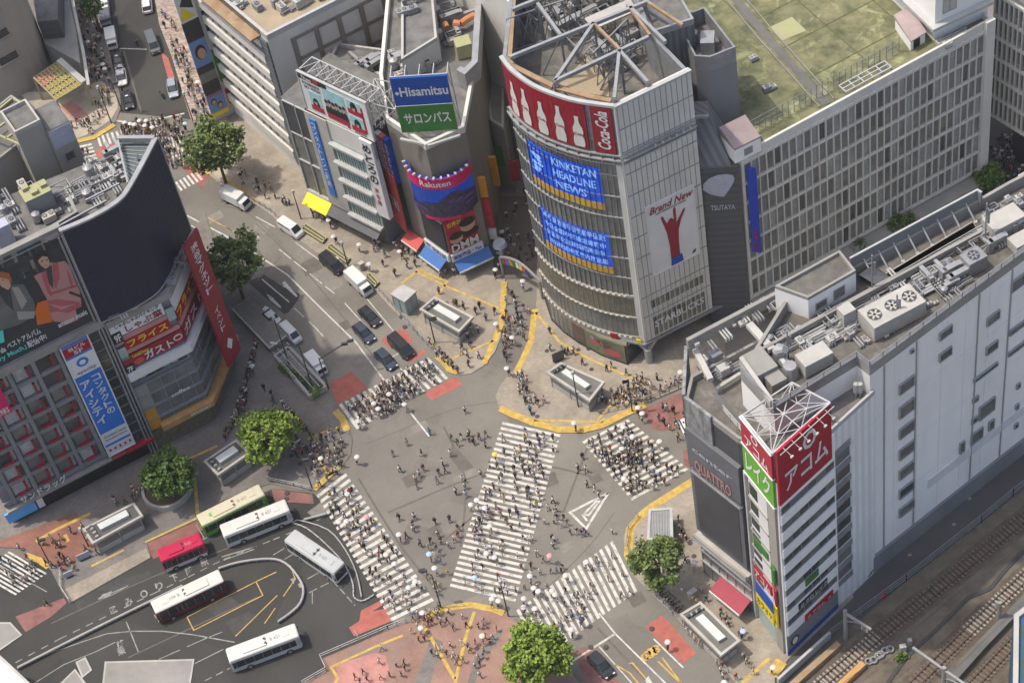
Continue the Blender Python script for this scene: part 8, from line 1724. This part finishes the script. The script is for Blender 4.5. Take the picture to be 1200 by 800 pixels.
Z = [('on the upper-left crossing', [(402, 474), (503, 420), (522, 440), (418, 498)], 66, (0, 1)), ('on the upper-left crossing', [(425, 468), (460, 445), (490, 455), (445, 488)], 26, 0), ('on the long centre crossing', [(592, 500), (652, 512), (604, 700), (532, 685)], 105, 0),
     ('on the left crossing', [(376, 582), (404, 558), (506, 704), (464, 724)], 66, 0), ('on the right crossing', [(688, 518), (736, 496), (802, 552), (743, 584)], 92, 0), ('on the lower-right crossing', [(612, 718), (640, 758), (744, 690), (718, 636)], 40, 0),
     ('in the open junction middle', [(430, 505), (560, 475), (585, 520), (535, 640), (440, 560)], 30, 0), ('in the lower junction middle', [(455, 590), (545, 600), (526, 680), (512, 695)], 26, 0), ('between centre and right crossings', [(655, 515), (684, 525), (735, 592), (716, 625)], 7, 0), ('between centre and lower-right crossings', [(645, 580), (690, 625), (640, 690), (612, 690)], 30, 0),
     ('by the round tower subway entrance', [(606, 440), (628, 430), (640, 475), (612, 484)], 16, 0), ('near the red roadway kerb', [(700, 468), (750, 440), (798, 442), (735, 482)], 44, 0), ('on the red roadway', [(760, 478), (806, 470), (810, 520), (780, 505)], 14, 0), ('in front of the round glass tower', [(640, 385), (740, 435), (720, 445), (640, 410)], 10, 0),
     ('on the upper pavement', [(385, 248), (470, 290), (560, 330), (455, 320)], 26, 0), ('beside the upper subway entrance', [(500, 335), (585, 350), (575, 410), (545, 430)], 22, 0), ('in the shaded lane', [(578, 215), (622, 215), (632, 325), (584, 325)], 26, 0), ('at the shaded lane mouth', [(592, 335), (624, 350), (610, 420), (588, 420)], 34, 0), ('on the upper yellow kerb', [(500, 396), (530, 425), (540, 438), (512, 415)], 12, 0),
     ('on the pink brick plaza', [(470, 742), (520, 715), (590, 730), (560, 798)], 38, 0), ('on the pink brick plaza', [(400, 780), (470, 745), (520, 798), (420, 798)], 12, 0), ('at the foot of the left crossing', [(478, 722), (515, 705), (520, 725), (490, 735)], 16, 0),
     ('at the right street corner', [(750, 612), (800, 600), (815, 650), (800, 660)], 12, 0), ('on the right pavement', [(800, 690), (815, 680), (900, 770), (880, 790)], 20, 0), ('behind the long subway roof', [(800, 735), (812, 740), (868, 795), (850, 798)], 12, 0),
     ('on the left plaza', [(300, 440), (350, 490), (400, 545), (350, 540)], 44, 0), ('at the left plaza tactile line', [(355, 510), (405, 500), (405, 545), (370, 570)], 34, 0), ('at the foot of the corner store', [(262, 515), (285, 460), (300, 400), (285, 480)], 38, 0), ('between store and planter', [(120, 590), (205, 545), (225, 540), (150, 590)], 16, 0),
     ('on the lower-left pavement', [(14, 640), (90, 612), (165, 620), (80, 672)], 34, 0), ('on the lower-left crossing', [(0, 655), (30, 652), (50, 668), (12, 690)], 14, 0), ('in the lower-left roadway', [(48, 700), (56, 700), (56, 706), (48, 706)], 1, 0),
     ('beside the taxi queue', [(85, 0), (110, 0), (138, 118), (112, 130)], 70, 0), ('on the upper-left junction', [(140, 134), (215, 138), (232, 200), (200, 195)], 84, 0), ('at the top junction centre', [(140, 150), (190, 140), (195, 165), (150, 165)], 40, 0), ('on the mosaic pavement', [(186, 10), (200, 20), (255, 148), (230, 148)], 52, 0), ('on the beige forecourt', [(78, 142), (115, 140), (130, 120), (100, 160)], 14, 0), ('on the upper-left zebra', [(86, 172), (108, 170), (120, 202), (100, 210)], 14, 0),
     ('in the far right lane', [(1158, 165), (1200, 150), (1200, 250), (1170, 240)], 56, 0), ('by the hoardings tree', [(262, 190), (320, 212), (350, 245), (290, 228)], 18, 0), ('by the yellow awning', [(362, 245), (395, 248), (400, 262), (368, 256)], 12, 0)]
UM = [(416, 535), (476, 473), (420, 494), (436, 472), (443, 480), (457, 460), (376, 535), (407, 577), (559, 587), (579, 530), (595, 430), (770, 517), (747, 479), (727, 526), (674, 497), (795, 436), (735, 446), (729, 560), (468, 627), (511, 665), (452, 651), (491, 735), (487, 679), (496, 719), (504, 650), (429, 607), (575, 617), (570, 646), (581, 651), (555, 675), (565, 747), (582, 704), (575, 703), (395, 610), (460, 659), (642, 651), (621, 676), (664, 672), (625, 690), (612, 700), (614, 709), (627, 714), (632, 691), (645, 691), (651, 694), (670, 739), (680, 726), (782, 754), (812, 659), (869, 741), (904, 781), (685, 659), (849, 797), (386, 259), (392, 276), (419, 286), (431, 309), (470, 294), (579, 317), (587, 273), (582, 378), (612, 331), (602, 395), (139, 78), (141, 99), (119, 76), (121, 81), (145, 142), (152, 146), (164, 140), (170, 140), (169, 148), (180, 149), (157, 147), (101, 49), (230, 97), (215, 145), (294, 428), (730, 498), (752, 486), (742, 510), (550, 590), (566, 594), (405, 612), (478, 690)]
UC = {(511, 665): 'white', (504, 650): 'paleblue', (555, 675): 'paleblue', (680, 726): 'navy', (869, 741): 'paleblue', (215, 145): 'paleblue', (429, 607): 'pink', (642, 651): 'pink', (664, 672): 'cream', (565, 747): 'cream', (579, 530): 'yellow', (452, 651): 'cream'}
occ = {}; crowd = []
def free(p, d=.5):
    k = (int(p.x // 1), int(p.y // 1))
    for i in (-1, 0, 1):
        for j in (-1, 0, 1):
            for q in occ.get((k[0] + i, k[1] + j), []):
                if (q - p).length < d: return False
    occ.setdefault(k, []).append(p); return True
def zone_name(px, py):
    best = min(Z, key=lambda z: (sum(a for a, b in z[1]) / len(z[1]) - px) ** 2 + (sum(b for a, b in z[1]) / len(z[1]) - py) ** 2); return best[0]
def zh(px, py): return SW if False else 0.02
for u in UM:
    p = G2(*u, 1.95); free(p, .1); crowd.append((p, 6, PR.uniform(0, 6.28), zone_name(*u), UC.get(u, 'white'), 1))
tot = 0
for zn, poly, n, _ in Z:
    P = [G2(*q, .8) for q in poly]; main = PR.uniform(0, 6.28)
    edges = [(P[1] - P[0]) + (P[2] - P[3]), (P[3] - P[0]) + (P[2] - P[1])]; ax = max(edges, key=lambda e: e.length); main = math.atan2(ax.y, ax.x) - math.pi / 2
    k = 0; tries = 0; cl = [(PR.random(), PR.random()) for _ in range(max(3, n // 6))]
    while k < n and tries < n * 30:
        tries += 1
        if PR.random() < .35: c = PR.choice(cl); a, b = c[0] + PR.gauss(0, .09), c[1] + PR.gauss(0, .07)
        else: a, b = PR.random(), PR.random()
        if not (0 <= a <= 1 and 0 <= b <= 1): continue
        p = P[0].lerp(P[1], a).lerp(P[3].lerp(P[2], a), b)
        if free(p, .48): crowd.append((p, PR.choice((0, 0, 1, 1, 2, 3, 4, 5)), main + PR.choice((0, math.pi)) + PR.gauss(0, .5), zn, None, 0)); k += 1
crowd.sort(key=lambda c: (Vector((c[0].x, c[0].y, 0)) - Vector((0, 0, HC))).length - (8 if c[5] else 0))
low = MB(); nper = 0
GR = 'pedestrians around the junction'
act = ['walking mid-stride', 'walking in long sleeves', 'standing looking at a phone', 'walking in a skirt with a bag', 'strolling', 'walking with a bag', 'holding up a parasol']
paths_on = ('pavement', 'plaza', 'kerb', 'subway', 'tower', 'awning', 'store', 'forecourt', 'lane', 'foot of', 'street corner', 'tactile')
for p, k, an, zn, uc, isu in crowd:
    z = SW if any(w in zn for w in paths_on) else .02; s = PR.uniform(.92, 1.06)
    top, bot = PR.choice(tops), PR.choice(bots)
    if isu:
        me, ms = umb_meshes(uc); hand = Vector((.20 * math.cos(an) - .24 * math.sin(an), .20 * math.sin(an) + .24 * math.cos(an)))
        t = bpy.data.objects.new('parasol', None); col.objects.link(t); t.empty_display_size = .3; t.location = (p.x + hand.x * s * .8, p.y + hand.y * s * .8, z + 2.08); ORG[t.name] = t.location.copy()
        t['label'] = {'white': 'white', 'paleblue': 'pale blue', 'cream': 'cream', 'pink': 'pink', 'navy': 'navy', 'yellow': 'yellow'}[uc] + ' open parasol held ' + zn; t['category'] = 'parasol'; t['group'] = 'parasols held by pedestrians'; LAB.append(t)
        for nm, mm in (('canopy', me), ('shaft', ms)): o = bpy.data.objects.new(nm, mm); col.objects.link(o); o.parent = t
        t.rotation_euler = (PR.uniform(-.12, .12), PR.uniform(-.12, .12), PR.random())
    if nper < 300:
        o = bpy.data.objects.new('person', variant(k, top, bot)); col.objects.link(o); o.location = (p.x, p.y, z); o.rotation_euler.z = an; o.scale = (s, s, s)
        o['label'] = 'person, %s top, %s bottoms, %s%s' % (top, bot, 'with parasol ' if isu else '', zn); o['category'] = 'person'; o['group'] = GR; LAB.append(o); nper += 1
    else:
        m = base_lo[k]; n = len(low.v); ca, sa = math.cos(an) * s, math.sin(an) * s
        mi = {0: 0, 1: 1 + list(mats_).index(top), 2: 1 + list(mats_).index(bot), 3: 13, 4: 14}
        low.v += [(p.x + v.co.x * ca - v.co.y * sa, p.y + v.co.x * sa + v.co.y * ca, z + v.co.z * s) for v in m.vertices]
        low.f += [tuple(n + i for i in q.vertices) for q in m.polygons]; low.m += [mi[q.material_index] for q in m.polygons]
o = low.build('crowd', ['skin'] + ['cloth_' + k for k in mats_] + ['hair', 'black_sign'], smooth=True, kind='stuff'); o['label'] = 'dense crowd of pedestrians farther from the camera on crossings and pavements'; o['category'] = 'crowd'
# ================================================================== unseen off-frame building, added with the aim of shading the terminal
t, P = block('shade_building', 'large pale building added for shade outside the lower left of the view', [Vector((-150, 120)), Vector((-98, 108)), Vector((-92, 134)), Vector((-140, 160))], 0, 38, 'beige_wall')
# ================================================================== make every label single out one thing
bpy.context.view_layer.update()
def worldpos(o): return o.matrix_world.translation
def nth(k): return '%d%s' % (k, 'th' if 10 < k % 100 < 14 else {1: 'st', 2: 'nd', 3: 'rd'}.get(k % 10, 'th'))
by = {}
for o in LAB: by.setdefault(o['label'], []).append(o)
for lab, os_ in by.items():
    if len(os_) < 2: continue
    os_.sort(key=lambda o: PX(worldpos(o))[0]); n = len(os_)
    for i, o in enumerate(os_):
        w = 'leftmost' if i == 0 else 'rightmost' if i == n - 1 else nth(i + 1) + ' from left' if i <= n // 2 else nth(n - i) + ' from right'
        o['label'] = lab + ', ' + w
